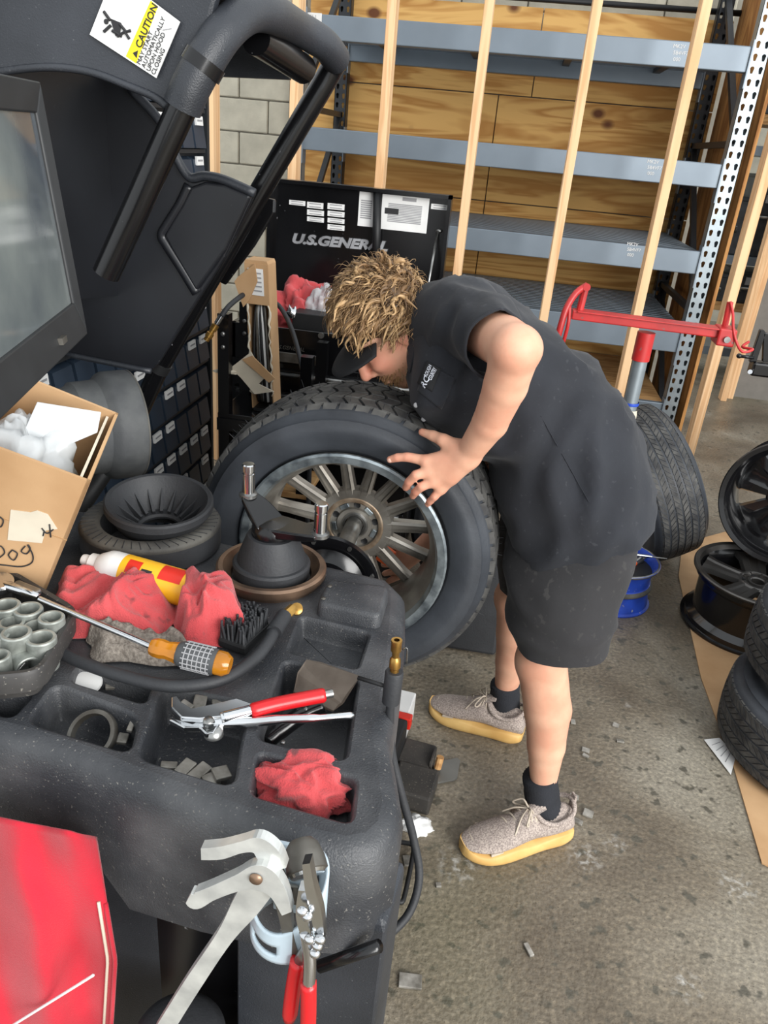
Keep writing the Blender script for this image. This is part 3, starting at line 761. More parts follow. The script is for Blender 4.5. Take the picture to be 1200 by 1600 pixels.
# ------------------------------------------------------------------ display
mb = aty(124, 522, 1.0)
dd = Vector((-0.267, 0.964, 0)).normalized()
rr = Vector(ray(48, 128)); C0 = Vector((0, 0, CAM_H))
tt = dd.dot(mb - C0) / dd.dot(rr); mtp = C0 + rr * tt
up = mtp - mb; hgt = up.length; upn = up.normalized(); nrm = dd.cross(upn); nrm = nrm if nrm.x > 0 else -nrm
wid = 0.56
mon = thing('display_anchor', mb, None, None)
bpy.data.objects.remove(mon)
O = mb
def mp_(a, b_, c=0): return O - dd * a + upn * b_ + nrm * c
case = MB().hexa([mp_(*q) for q in ((0, 0, 0), (wid, 0, 0), (wid, hgt, 0), (0, hgt, 0))], [mp_(*q) for q in ((0.02, 0.02, -0.05), (wid - 0.02, 0.02, -0.05), (wid - 0.02, hgt - 0.02, -0.05), (0.02, hgt - 0.02, -0.05))])
cs_ = case.build('display_case', 'black_matt', bal, bevel=0.012, seg=3)
bz = 0.034
fr_ = MB()
A = [(0, 0), (wid, 0), (wid, hgt), (0, hgt)]; B = [(bz * 0.55, bz * 1.35), (wid - bz, bz * 1.35), (wid - bz, hgt - bz), (bz * 0.55, hgt - bz)]
for i in range(4):
    j = (i + 1) % 4
    fr_.hexa([mp_(*A[i], 0), mp_(*A[j], 0), mp_(*B[j], 0), mp_(*B[i], 0)], [mp_(*A[i], 0.012), mp_(*A[j], 0.012), mp_(*B[j], 0.006), mp_(*B[i], 0.006)])
mt('bezel', (38, 40, 42), 0.5, var=0.15)
fr_.build('bezel', 'bezel', cs_, bevel=0.002)
MB().hexa([mp_(*q, 0.0005) for q in B], [mp_(*q, 0.002) for q in B]).build('screen', 'glass_screen', cs_)
MB().box(mp_(0.12, 0.02, 0.012), (0.02, 0.006, 0.008), Matrix((dd, nrm, upn)).transposed()).build('display_button', 'steel_dull', cs_)
MB().tube([mp_(wid / 2, hgt * 0.3, -0.05), (-0.80, 0.9, 1.05), (-0.86, 0.95, 0.5)], 0.03, 14).build('display_post', 'black_matt', bal, smooth=True)
MB().box((-0.90, 1.0, 0.84), (0.14, 0.5, 0.10)).build('rear_ledge', 'plastic_black', bal, bevel=0.02, seg=3)
MB().tube([aty(215, 650, YF), (-0.9, 1.7, 0.86), (-0.92, 1.3, 0.7)], 0.0235, 14).build('arm_pivot', 'black_matt', bal, smooth=True)
# ------------------------------------------------------------------ tyres and wheels (local axis +Z is the outer face)
def axis_mat(c, a, spin=0.0):
    u, v, w = basis(a)
    M = Matrix((u, v, w)).transposed().to_4x4() @ Matrix.Rotation(spin, 4, 'Z'); M.translation = Vector(c); return M
def tyre_parts(root, R, w, rr, N=60, rows=5, side='sidewall', lug='tread', slant=0.35, shoulder=True, gap=0.16, depth=0.008):
    """carcass and tread; the outer face is at z = +w/2"""
    h = w / 2
    prof = [(rr, h * 0.80), (rr + 0.012, h * 0.90), (rr + 0.014, h * 0.93), (rr + 0.03, h * 0.985), (rr + 0.033, h * 1.0), (rr + (R - rr) * 0.45, h * 1.07),
            (rr + (R - rr) * 0.55, h * 1.068), (rr + (R - rr) * 0.57, h * 1.06), (rr + (R - rr) * 0.7, h * 1.04), (R - 0.034, h * 0.975), (R - 0.022, h * 0.92), (R - depth - 0.006, h * 0.83), (R - depth, h * 0.7), (R - depth + 0.002, 0)]
    prof = prof + [(r, -z) for r, z in prof[-2::-1]]
    inner = [(rr - 0.004, -h * 0.72), (rr + 0.02, -h * 0.78), (R - 0.03, -h * 0.8), (R - 0.022, 0), (R - 0.03, h * 0.8), (rr + 0.02, h * 0.78), (rr - 0.004, h * 0.72)]
    MB().lathe(prof + inner, n=72, closed=True).build('carcass', side, root, smooth='auto', ang=50, world=False)
    b = MB()
    def pt(t, r, z): return Vector((r * math.cos(t), r * math.sin(t), z))
    def quadblock(t0, t1, pr0, pr1, sl=0.0):
        # pr0, pr1: (outer r, z, inner r) on both sides of the block across the tread
        (ra, za, ia), (rb, zb, ib) = pr0, pr1
        lo = [pt(t0, ia, za), pt(t1, ia, za), pt(t1 + sl, ib, zb), pt(t0 + sl, ib, zb)]
        hi = [pt(t0, ra, za), pt(t1, ra, za), pt(t1 + sl, rb, zb), pt(t0 + sl, rb, zb)]
        b.hexa(lo, hi)
    dt = 2 * pi / N; tw = h * 0.80
    edges = np.linspace(-tw, tw, rows + 1)
    crown = lambda z: R - 0.006 * (z / tw) ** 2
    for i in range(N):
        t = i * dt
        for j in range(rows):
            z0, z1 = edges[j] + 0.004, edges[j + 1] - 0.004
            ph = (j % 2) * 0.5 * dt; sl = slant * dt * (1 if j % 2 else -1)
            quadblock(t + ph, t + ph + dt * (1 - gap), (crown(z0), z0, R - depth - 0.004), (crown(z1), z1, R - depth - 0.004), sl)
        if shoulder:
            for s_ in (1, -1):
                ph = 0.5 * dt if (rows - 1) % 2 and s_ > 0 else 0.0
                quadblock(t + ph, t + ph + dt * (1 - gap), (R - 0.0065, s_ * tw * 0.99, R - 0.02), (R - 0.040, s_ * h * 1.012, R - 0.048), 0.25 * dt)
    b.build('tread', lug, root, world=False)
def spoke_wheel(root, rl, w, ns, hub_z, m_face, m_barrel, m_lip, sw=0.03, hub_r=0.075, twist=0.0, lugs=5, open_hub=0.03, rin=None, spoke_w2=0.02, dish=0.0, m_hub=None):
    """rim with lip radius rl, width w, outer face at z = 0 and the barrel going to -w"""
    br = rl - 0.022
    MB().lathe([(br, -0.006), (br + 0.002, 0.002), (rl - 0.004, 0.004), (rl, 0.0), (rl, -0.008), (rl - 0.012, -0.012), (rl - 0.014, -0.03), (br - 0.012, -0.05), (br - 0.016, -w + 0.05), (rl - 0.014, -w + 0.03),
                (rl - 0.012, -w + 0.012), (rl, -w + 0.008), (rl, -w), (rl - 0.008, -w), (br - 0.004, -w + 0.02), (br - 0.026, -w + 0.06), (br - 0.024, -0.06), (br - 0.008, -0.02)], n=64, closed=True).build('barrel', m_barrel, root, smooth='auto', world=False)
    MB().lathe([(br - 0.006, -0.016), (br + 0.001, 0.003), (rl - 0.004, 0.0055), (rl + 0.0006, 0.001), (rl + 0.0006, -0.004), (br, -0.006)], n=64, closed=True).build('lip', m_lip, root, smooth='auto', world=False)
    ri = br - 0.020 if rin is None else rin
    for i in range(ns):
        a = 2 * pi * i / ns
        u = Vector((math.cos(a), math.sin(a), 0)); v = Vector((-math.sin(a), math.cos(a), 0))
        P0 = u * (hub_r - 0.012); P1 = u * ri + v * twist
        zo = hub_z + dish
        rs = []
        for k in range(5):
            f = k / 4; c = P0.lerp(P1, f); ww = (sw + (spoke_w2 - sw) * f) * (1.25 if k == 4 else 1.0) / 2; zz = hub_z + (zo - hub_z) * f ** 1.5
            rs.append([c + v * ww + Vector((0, 0, zz - 0.022)), c + v * ww * 0.9 + Vector((0, 0, zz - 0.003)), c + v * ww * 0.45 + Vector((0, 0, zz)), c + v * ww * 0.3 + Vector((0, 0, zz - 0.006)),
                       c - v * ww * 0.3 + Vector((0, 0, zz - 0.006)), c - v * ww * 0.45 + Vector((0, 0, zz)), c - v * ww * 0.9 + Vector((0, 0, zz - 0.003)), c - v * ww + Vector((0, 0, zz - 0.022))])
        MB().rings(rs).build('spoke', m_face, root, smooth='auto', ang=30, world=False)
    hz = hub_z
    hb = MB().lathe([(open_hub, hz - 0.03), (open_hub, hz - 0.006), (open_hub + 0.004, hz - 0.002), (open_hub + 0.012, hz - 0.002), (open_hub + 0.014, hz - 0.010), (0.060, hz - 0.010), (0.063, hz - 0.002), (0.068, hz + 0.001), (hub_r, hz - 0.001), (hub_r + 0.006, hz - 0.008), (hub_r + 0.004, hz - 0.028), (open_hub, hz - 0.03)], n=48, closed=True).build('hub', m_hub or m_face, root, smooth='auto', world=False)
    for i in range(lugs):
        a = 2 * pi * i / lugs + 0.15
        c = Vector((0.0525 * math.cos(a), 0.0525 * math.sin(a), hz - 0.0096))
        MB().lathe([(0.0, 0.0004), (0.006, 0.0004), (0.0085, 0.0016), (0.0085, -0.004), (0.0, -0.004)], c, n=14).build('lug_hole', 'black_matt', hb, smooth='auto', world=False)
        a2 = a + pi / lugs
        MB().box((0.0525 * math.cos(a2), 0.0525 * math.sin(a2), hz - 0.0085), (0.012, 0.024, 0.006), Matrix.Rotation(a2, 3, 'Z')).build('hub_pocket', m_lip, hb, bevel=0.002, world=False)
def place(root, c, a, spin=0.0):
    root.matrix_basis = axis_mat(c, a, spin)
# the wheel on the balancer: outer face towards the camera
mw = thing('mounted_wheel', (0, 0, 0), 'tyre on a many-spoked alloy wheel mounted on the balancer shaft', 'wheel')
tyre_parts(mw, 0.362, 0.232, 0.240, N=60, rows=5, slant=0.45, gap=0.2, depth=0.009)
for k in range(3): pass
spoke_wheel(mw, 0.2465, 0.22, 15, -0.035, 'alloy_dirty', 'alloy_dirty', 'alloy_lip', sw=0.034, hub_r=0.095, spoke_w2=0.025, open_hub=0.032, m_hub='alloy_dirty')
for o in mw.children:      # rim sits with its lip at the tyre bead; the spokes stand deep inside
    if o.name.split('.')[0] in ('barrel', 'lip'): o.location.z = 0.116
    if o.name.split('.')[0] in ('spoke', 'hub'): o.location.z = 0.0
random.seed(5); wb = MB()
for k in range(150):
    t = random.uniform(0, 2 * pi); z = random.uniform(-0.10, 0.10); r = 0.357
    p = Vector((r * math.cos(t), r * math.sin(t), z)); d = p.copy(); d.z = random.uniform(-.1, .1); d.normalize()
    wb.cyl(p, p + d * random.uniform(0.01, 0.02), 0.0007, 0.0004, 4)
wb.build('rubber_whiskers', 'rubber', mw, kind='stuff', world=False)
mt('hub_ring', (176, 160, 140), 0.4, metal=0.6, scale=30, col2=(130, 108, 86))
MB().lathe([(0.062, -0.036), (0.064, -0.0335), (0.074, -0.0335), (0.076, -0.036)], n=56).build('hub_ring', 'hub_ring', mw, smooth=True, world=False)
MB().lathe([(0.0235, -0.04), (0.030, -0.036), (0.034, -0.040), (0.034, -0.05)], n=32).build('centre_ring', 'steel', mw, smooth='auto', world=False)
place(mw, (WX, WY + 0.116, WZ), (0, -1, 0), 0.1)
MB().box(aty(603, 868, 1.80), (0.035, 0.012, 0.05), Euler((0, 0.5, 0)).to_matrix()).build('orange_clip', 'orange', bevel=0.003, label='orange plastic clip glimpsed behind the wheel spokes by the far hand', cat='clip')
# ------------------------------------------------------------------ leaning tyre behind the worker
def tyre_thing(name, lab, c, a, R, w, rr, group=None, **k):
    t = thing(name, (0, 0, 0), lab, 'tyre', group); tyre_parts(t, R, w, rr, **k); place(t, c, a); return t
az, tl = math.radians(196), math.radians(-22.5)
tyre_thing('car_tyre', 'used tyre leaning behind the worker beside the grey post', (0.756, 3.305, 0.357), (math.cos(az) * math.cos(tl), math.sin(az) * math.cos(tl), math.sin(tl)), 0.345, 0.225, 0.225, N=84, rows=6, slant=0.9, depth=0.005, gap=0.2)
tyre_thing('car_tyre', 'lower tyre of the stack on cardboard at the right edge', (1.20, 2.06, 0.121), (0, 0, 1), 0.335, 0.215, 0.215, 'stacked tyres at the right edge', N=76, rows=5, slant=1.2, depth=0.005, gap=0.2)
tyre_thing('car_tyre', 'upper tyre of the stack at the right edge, above another tyre', (1.235, 2.13, 0.360), (0.02, -0.03, 1), 0.335, 0.215, 0.215, 'stacked tyres at the right edge', N=70, rows=5, slant=0.8, depth=0.005, gap=0.2)
mt('alloy_grey', (96, 94, 92), 0.3, metal=0.7, scale=5, col2=(60, 58, 56))
t = thing('alloy_wheel', (0, 0, 0), 'dark alloy wheel lying flat on cardboard, bright edged lip', 'wheel')
spoke_wheel(t, 0.245, 0.23, 5, -0.03, 'alloy_grey', 'alloy_black', 'alloy_gun', sw=0.085, hub_r=0.07, spoke_w2=0.11, open_hub=0.025, dish=0.012)
place(t, (1.135, 2.80, 0.242), (0.0, -0.03, 1), 0.5)
t = thing('alloy_wheel', (0, 0, 0), 'glossy black wheel standing upright on the flat wheel at the right', 'wheel')
spoke_wheel(t, 0.245, 0.21, 5, -0.15, 'alloy_black', 'alloy_black', 'alloy_black', sw=0.105, hub_r=0.09, spoke_w2=0.20, open_hub=0.028)
place(t, (1.19, 2.92, 0.492), (-0.45, -0.9, 0.12), 0.3)
# dark tyre and rubber slab seen between the mounted wheel and the worker's legs
tyre_thing('car_tyre', 'dusty tyre standing behind the mounted wheel, between it and the worker', (0.11, 2.66, 0.335), (-0.35, -0.93, 0.06), 0.335, 0.22, 0.215, N=70, rows=5, slant=0.6, depth=0.005, gap=0.2, side='rubber', lug='tread')
sb = [atz(755, 975, 0.0), atz(800, 985, 0.0)]
MB().box((0.03, 2.36, 0.20), (0.26, 0.05, 0.40), Matrix.Rotation(-0.12, 3, 'X')).build('rubber_mat', 'rubber', bevel=0.012, label='dark rubber slab standing on the floor behind the front leg', cat='mat')
# ------------------------------------------------------------------ cabinet of small bins along the left
XC = -1.12
cab = thing('bin_cabinet', (XC - 0.15, 2.1, 0), 'tall blue cabinet of labelled small bins behind the hood', 'cabinet')
MB().box((XC - 0.17, 1.98, 0.95), (0.30, 1.80, 1.90)).build('cabinet_body', 'bin_edge', cab, bevel=0.006)
MB().box((XC - 0.15, 2.885, 0.95), (0.34, 0.02, 1.92)).build('side_panel', 'bin_edge', cab)
MB().box((XC - 0.15, 1.98, 1.91), (0.34, 1.83, 0.02)).build('top_panel', 'bin_edge', cab)
bm1 = MB().hexa([(0, -0.049, -0.055), (0, 0.049, -0.055), (0, 0.049, 0.045), (0, -0.049, 0.045)], [(0.035, -0.047, -0.052), (0.035, 0.047, -0.052), (0.022, 0.047, 0.036), (0.022, -0.047, 0.036)]).mesh('bin_drawer'); bm1.materials.append(MATS['bin_blue'])
bm2 = MB().hexa([(0.024, -0.030, 0.018), (0.024, 0.030, 0.018), (0.022, 0.030, 0.046), (0.022, -0.030, 0.046)], [(0.031, -0.030, 0.018), (0.031, 0.030, 0.018), (0.029, 0.030, 0.046), (0.029, -0.030, 0.046)]).mesh('bin_label'); bm2.materials.append(MATS['paper'])
bm3 = MB().box((0.030, 0.0, 0.033), (0.0015, 0.044, 0.006)).mesh('bin_code'); bm3.materials.append(MATS['ink_grey'])
random.seed(11)
for r in range(14):
    z = 0.23 + r * 0.1245
    for c in range(12):
        y = 2.81 - c * 0.1085
        if y < 1.5: continue
        d = bpy.data.objects.new('bin_drawer', bm1); COL.objects.link(d); d.parent = cab; d.matrix_parent_inverse = wm(cab).inverted(); d.location = (XC - 0.012, y, z)
        if random.random() < 0.8:
            l = bpy.data.objects.new('bin_label', bm2); COL.objects.link(l); l.parent = d
            q = bpy.data.objects.new('bin_code', bm3); COL.objects.link(q); q.parent = d
    MB().box((XC + 0.004, 1.98, z - 0.062), (0.02, 1.78, 0.012)).build('bin_rail', 'bin_edge', cab)

# ------------------------------------------------------------------ tool chest with its lid up
YL, YC = 2.95, 2.50
cx0, cx1 = -0.885, -0.222
chest = thing('tool_chest', ((cx0 + cx1) / 2, 2.72, 0), 'black rolling tool chest with its lid standing open', 'tool chest')
zc = 1.035; ztl = 1.46
MB().box(((cx0 + cx1) / 2, YL, (zc + ztl) / 2 + 0.01), (cx1 - cx0, 0.025, ztl - zc)).build('lid', 'black_paint', chest, bevel=0.006)
lid = chest.children[0]
for x in (cx0 + 0.006, cx1 - 0.006):
    MB().box((x, YL - 0.03, (zc + ztl) / 2 + 0.01), (0.012, 0.05, ztl - zc)).build('lid_edge', 'black_paint', lid)
MB().box(((cx0 + cx1) / 2, YL - 0.03, ztl + 0.004), (cx1 - cx0, 0.05, 0.012)).build('lid_edge', 'black_paint', lid)
# body: open till, drawers
for (c, d) in ((((cx0 + cx1) / 2, YC + 0.01, zc - 0.06), (cx1 - cx0, 0.02, 0.12)), (((cx0 + cx1) / 2, YL - 0.02, zc - 0.06), (cx1 - cx0, 0.02, 0.12)),
               ((cx0 + 0.01, (YC + YL) / 2, zc - 0.06), (0.02, YL - YC, 0.12)), ((cx1 - 0.01, (YC + YL) / 2, zc - 0.06), (0.02, YL - YC, 0.12))):
    MB().box(c, d).build('till_wall', 'black_paint', chest, bevel=0.003)
MB().box(((cx0 + cx1) / 2, (YC + YL) / 2, 0.53), (cx1 - cx0, YL - YC, 0.78)).build('body', 'black_paint', chest, bevel=0.006)
zz = 0.90
for k, hgt_ in enumerate((0.075, 0.11, 0.11, 0.18, 0.22)):
    d = MB().box(((cx0 + cx1) / 2, YC - 0.008, zz - hgt_ / 2), (cx1 - cx0 - 0.03, 0.018, hgt_ - 0.008)).build('drawer', 'black_paint', chest, bevel=0.003)
    MB().tube([(cx0 + 0.03, YC - 0.022, zz - 0.016), (cx1 - 0.03, YC - 0.022, zz - 0.016)], 0.0075, 8).build('drawer_pull', 'steel', d, smooth=True)
    zz -= hgt_
for x in (cx0 + 0.08, cx1 - 0.08):
    for y in (YC + 0.07, YL - 0.07):
        MB().cyl((x - 0.015, y, 0.06), (x + 0.015, y, 0.06), 0.058, n=20).build('caster', 'rubber', chest, smooth='auto')
        MB().box((x, y, 0.125), (0.06, 0.07, 0.03)).build('caster_fork', 'steel_dull', chest)
lk = aty(502, 524, YC); MB().cyl(lk, lk + Vector((0, -0.006, 0)), 0.010, n=16).build('lock', 'steel', chest, smooth='auto')
# big letters on the lid: outlines in black on silver
yl = YL - 0.0135
a = aty(457, 379, yl); b_ = aty(648, 396, yl); ux = (b_ - a).normalized()
mt('letter_silver', (190, 192, 196), 0.45, metal=0.3, var=0.25, scale=14)
text('chest_letters', 'U.S.GENERAL', 0.046, 'letter_silver', lid, a + Vector((-0.004, -0.0025, 0.0)), ux, (0, 0, 1), ext=0.0012, shear=0.25, xs=1.33, bold=0.0022)
text('chest_letters_outline', 'U.S.GENERAL', 0.046, 'ink', lid, a + Vector((-0.004, -0.0012, 0.0)), ux, (0, 0, 1), ext=0.0005, shear=0.25, xs=1.33, bold=0.0042)
a2 = aty(430, 540, YC - 0.0005); text('drawer_letters', 'U.S.GENERAL', 0.018, 'steel_dull', chest, a2 + Vector((0, -0.018, -0.004)), (1, 0, 0), (0, 0, 1), shear=0.3)
# stickers and sheets on the lid
def sheet(px0, py0, px1, py1, name='lid_label', m='paper', lines=2):
    a = aty(px0, py0, yl - 0.001); b = aty(px1, py1, yl - 0.001)
    w = b.x - a.x; h = a.z - b.z; c = (a + b) / 2
    MB().box(c, (w, 0.0012, h)).build(name, m, lid)
    for k in range(lines):
        z = a.z - h * (0.25 + 0.5 * k / max(1, lines - 1)) if lines > 1 else c.z
        MB().box((c.x, c.y - 0.001, z), (w * 0.72, 0.0008, h * (0.16 if lines < 4 else 0.35 / lines))).build('print_line', 'ink_grey', lid)
for q in ((452, 312, 477, 322), (480, 315, 505, 327), (480, 327, 506, 338), (480, 338, 506, 348), (512, 317, 538, 329), (512, 329, 538, 340), (512, 340, 538, 350), (512, 350, 538, 361), (674, 318, 700, 329)): sheet(*q)
sheet(562, 299, 582, 355, 'chart_sheet', lines=9); sheet(598, 303, 666, 365, 'chart_sheet', lines=12)
a = aty(612, 330, yl - 0.0024); MB().box(a, (0.05, 0.0008, 0.02)).build('chart_block', 'ink', lid)
a = aty(640, 312, yl - 0.0024); MB().box(a, (0.05, 0.0008, 0.012)).build('chart_block', 'ink_grey', lid)
g0, g1 = aty(590, 300, YL - 0.035), aty(587, 425, YL - 0.05)
MB().tube([g0, g1], 0.015, 14).build('lid_prop', 'black_matt', chest, smooth=True)
g2, g3 = aty(684, 362, YL - 0.02), aty(668, 450, YL - 0.2)
MB().tube([g2, g3], 0.0045, 8).build('gas_strut', 'steel', chest, smooth=True)
MB().ell(aty(686, 361, YL - 0.02), (0.012, 0.008, 0.008)).build('strut_mount', 'steel', chest, smooth=True)
g4, g5 = aty(421, 344, YL - 0.02), aty(421, 410, YL - 0.03)
MB().tube([g4, g5], 0.006, 8).build('gas_strut', 'steel_dull', chest, smooth=True)
# inner box in the till
q = aty(485, 490, 2.56); MB().box((q.x, 2.60, 1.035), (0.12, 0.10, 0.09)).build('parts_bin', 'black_matt', bevel=0.003, label='small black box standing in the till of the tool chest', cat='box')

# ------------------------------------------------------------------ crumpled cloth, film
def crumple(name, mat, c, rx, ry, rz, seed, lab=None, cat=None, parent=None, amp=0.35, freq=1.0, nu=72, nv=36, flat=0.25, group=None):
    """a wadded cloth: closed surface with deep folds, resting on its flattened base"""
    c = Vector(c); rs = []
    for j in range(nv + 1):
        t = -pi / 2 + pi * j / nv; row = []
        for i in range(nu):
            a = 2 * pi * i / nu
            d = Vector((math.cos(t) * math.cos(a), math.cos(t) * math.sin(a), math.sin(t)))
            f1 = noise.noise(d * 1.6 * freq + Vector((seed, seed * 2, 0)))
            q = d * 2.2 * freq + Vector((seed * 3, 0, seed)) + Vector((noise.noise(d * 2 + Vector((seed, 0, 0))), noise.noise(d * 2 + Vector((0, seed, 0))), 0)) * 0.8
            f2 = 1 - (abs(noise.noise(q)) ** 0.8) * 2.2
            f3 = 1 - abs(noise.noise(q * 2.3 + Vector((5, seed, 2)))) * 2.2
            k = 1 + amp * f1 + amp * 0.55 * f2 + amp * 0.07 * f3
            p = Vector((d.x * rx, d.y * ry, d.z * rz)) * k
            if p.z < -rz * flat: p.z = -rz * flat + (p.z + rz * flat) * 0.06
            row.append(c + p + Vector((0, 0, rz * flat)))
        rs.append(row)
    return MB().rings(rs).build(name, mat, parent, smooth=True, label=lab, cat=cat, group=group)
p = aty(476, 505, 2.70); crumple('red_rag', 'red_rag', (p.x - 0.01, 2.72, 0.985), 0.115, 0.10, 0.115, 3.1, 'red rag heaped in the open till of the black tool chest', 'rag', amp=0.5)
p = aty(505, 470, 2.70); crumple('plastic_bag', 'bag_film', (p.x + 0.02, 2.66, 1.02), 0.06, 0.05, 0.085, 8.4, 'crinkled clear plastic bag beside the rag in the tool chest', 'bag', amp=0.5)
p = aty(455, 468, 2.55); t = crumple('foil_wrapper', 'chrome', (p.x, 2.56, 1.06), 0.016, 0.014, 0.026, 2.2, 'small shiny foil scrap by the red rag in the tool chest', 'foil', amp=0.6, nu=28, nv=16)
# ------------------------------------------------------------------ black steel stand left of the chest, torn carton of cable on it
sx = aty(352, 600, 2.24).x
stand = thing('steel_stand', (sx + 0.1, 2.34, 0), 'black bolted steel stand with wooden shelves left of the tool chest', 'stand')
for y in (2.24, 2.44):
    for x in (sx, sx + 0.26):
        o = MB().box((x, y, 0.53 if x > sx else 0.58), (0.035, 0.035, 0.98 if x > sx else 1.08)).build('post', 'black_paint', stand)
        for z in (1.06, 1.02, 0.45, 0.40):
            if x == sx: MB().ell((x, y - 0.019, z), (0.007, 0.004, 0.007), 10, 6).build('bolt_head', 'steel', o, smooth=True)
for z, m in ((0.80, 'black_paint'), (0.56, 'board_wood'), (0.34, 'board_wood'), (0.12, 'board_wood')):
    MB().box((sx + 0.13, 2.34, z), (0.30, 0.235, 0.02)).build('shelf', m, stand, bevel=0.002)
MB().box((sx + 0.13, 2.455, 0.95), (0.26, 0.012, 0.03)).build('rail', 'steel_dull', stand)
MB().box((sx + 0.13, 2.222, 0.775), (0.30, 0.012, 0.04)).build('rail', 'black_paint', stand)
# torn carton, standing on end, of coiled cable
zb = 0.812; yb = 2.28
c0 = aty(412, 600, yb); c1 = aty(400, 412, yb); w_ = 0.072
cart = thing('torn_carton', (c0.x, yb + 0.04, zb), 'tall narrow cardboard carton torn open, full of wound cable', 'carton')
hh = c1.z - zb
lean = (c1.x - c0.x)
def cp(a, b, d=0): return Vector((c0.x + a * w_ - w_ * 0.5 + lean * b, yb + d, zb + hh * b))
MB().hexa([cp(0, 0, 0.075), cp(1, 0, 0.075), cp(1, 0, 0.08), cp(0, 0, 0.08)], [cp(0, 1, 0.075), cp(1, 1, 0.075), cp(1, 1, 0.08), cp(0, 1, 0.08)]).build('back_panel', 'cardboard_in', cart)
for a in (0, 0.96): MB().hexa([cp(a, 0, 0), cp(a + 0.05, 0, 0), cp(a + 0.05, 0, 0.078), cp(a, 0, 0.078)], [cp(a, 1, 0), cp(a + 0.05, 1, 0), cp(a + 0.05, 1, 0.078), cp(a, 1, 0.078)]).build('side_panel', 'cardboard', cart)
MB().hexa([cp(0, .74, -0.002), cp(1, .74, -0.002), cp(1, .74, 0.003), cp(0, .74, 0.003)], [cp(0, 1, -0.002), cp(1, 1, -0.002), cp(1, 1, 0.003), cp(0, 1, 0.003)]).build('front_panel', 'cardboard', cart)
MB().hexa([cp(0, 1, 0), cp(1, 1, 0), cp(1, 1, 0.08), cp(0, 1, 0.08)], [cp(0.05, 1.02, 0), cp(.95, 1.02, 0), cp(.95, 1.02, 0.08), cp(0.05, 1.02, 0.08)]).build('top_flap', 'cardboard', cart)
MB().hexa([cp(0, 0, 0), cp(1, 0, 0), cp(1, 0, 0.08), cp(0, 0, 0.08)], [cp(0, 0.02, 0), cp(1, .02, 0), cp(1, .02, 0.08), cp(0, .02, 0.08)]).build('bottom_panel', 'black_matt', cart)
MB().hexa([cp(.14, .80, -0.004), cp(.8, .80, -0.004), cp(.8, .80, -0.003), cp(.14, .80, -0.003)], [cp(.14, .97, -0.004), cp(.8, .97, -0.004), cp(.8, .97, -0.003), cp(.14, .97, -0.003)]).build('carton_label', 'paper', cart)
for k in range(5): MB().box(cp(.47, .83 + .028 * k, -0.005), (0.036, 0.0006, 0.004)).build('print_line', 'ink_grey', cart)
# ragged torn edges on both sides of the opening
random.seed(2)
for s_ in (0.04, 0.97):
    pts = [cp(s_ + random.uniform(-.06, .06), 0.12 + 0.62 * i / 26, random.uniform(-0.006, 0.002)) for i in range(27)]
    MB().tube(pts, [random.uniform(0.0015, 0.0045) for _ in pts], 6).build('torn_edge', 'paper_old', cart, smooth=True)
for k in range(7):
    x = 0.2 + 0.1 * k
    P = smoothpath([cp(x, 0.05, 0.03 + 0.005 * (k % 3)), cp(x + random.uniform(-.05, .05), .4, 0.01 + 0.006 * (k % 3)), cp(0.5 + (x - 0.5) * 0.7, .68, 0.02), cp(0.5 + (x - .5) * .3, .76, 0.035)], 5)
    MB().tube(P, 0.0048, 8).build('cable_turn', ('black_matt', 'steel_dull', 'bag_film', 'black_matt', 'paper', 'black_matt', 'steel_dull')[k], cart, smooth=True)
fl_px = [((372, 432), (398, 412), (402, 440), (390, 468), (380, 480), (366, 440)), ((360, 575), (392, 550), (414, 590), (404, 600), (428, 612), (398, 616), (376, 590)), ((378, 562), (394, 556), (430, 592), (420, 598))]
for i, P in enumerate(fl_px):
    MB().poly3([aty(*p, yb - 0.012 - 0.012 * i) + Vector((0, 0.0, 0)) for p in P], (0, 0.004, 0)).build('torn_flap', 'cardboard' if i != 1 else 'paper_old', cart)
crumple('torn_scrap', 'paper_old', aty(352, 578, yb - 0.03) - Vector((0, 0, 0.01)), 0.032, 0.01, 0.010, 4.2, parent=cart, nu=30, nv=12)
# air hose with a brass coupling, and a second hose arching over the chest
hp_ = [aty(346, 494, 2.18), aty(358, 478, 2.20), aty(378, 462, 2.26), aty(396, 452, 2.40), aty(400, 470, 2.46)]
hose = thing('air_hose', hp_[0], 'black air hose with a brass coupling hanging by the stud', 'hose')
MB().tube(smoothpath(hp_, 6), 0.0075, 10).build('hose', 'rubber', hose, smooth=True)
d0 = (aty(322, 532, 2.16) - aty(346, 494, 2.18)); a0 = aty(346, 494, 2.18); L0 = d0.length
MB().lathe([(0.0, 0), (0.0085, 0), (0.0085, 0.3 * L0), (0.006, 0.32 * L0), (0.006, 0.36 * L0)], a0, d0, 14).build('ferrule', 'chrome', hose, smooth='auto')
MB().lathe([(0.007, 0.34 * L0), (0.011, 0.36 * L0), (0.011, 0.56 * L0), (0.0085, 0.58 * L0), (0.0085, 0.68 * L0), (0.0115, 0.7 * L0), (0.0115, 0.86 * L0), (0.009, 0.88 * L0), (0.009, L0), (0.0, L0)], a0, d0, 16).build('coupling', 'brass', hose, smooth='auto')
hp2 = [aty(416, 470, 2.40), aty(436, 478, 2.38), aty(456, 515, 2.34), aty(472, 575, 2.28), aty(484, 640, 2.24), (-0.52, 2.2, 0.4), (-0.55, 2.2, 0.012), (-0.35, 2.2, 0.012)]
MB().tube(smoothpath(hp2, 7), 0.0075, 10).build('air_hose', 'rubber', smooth=True, label='black hose arching down in front of the tool chest drawers', cat='hose')
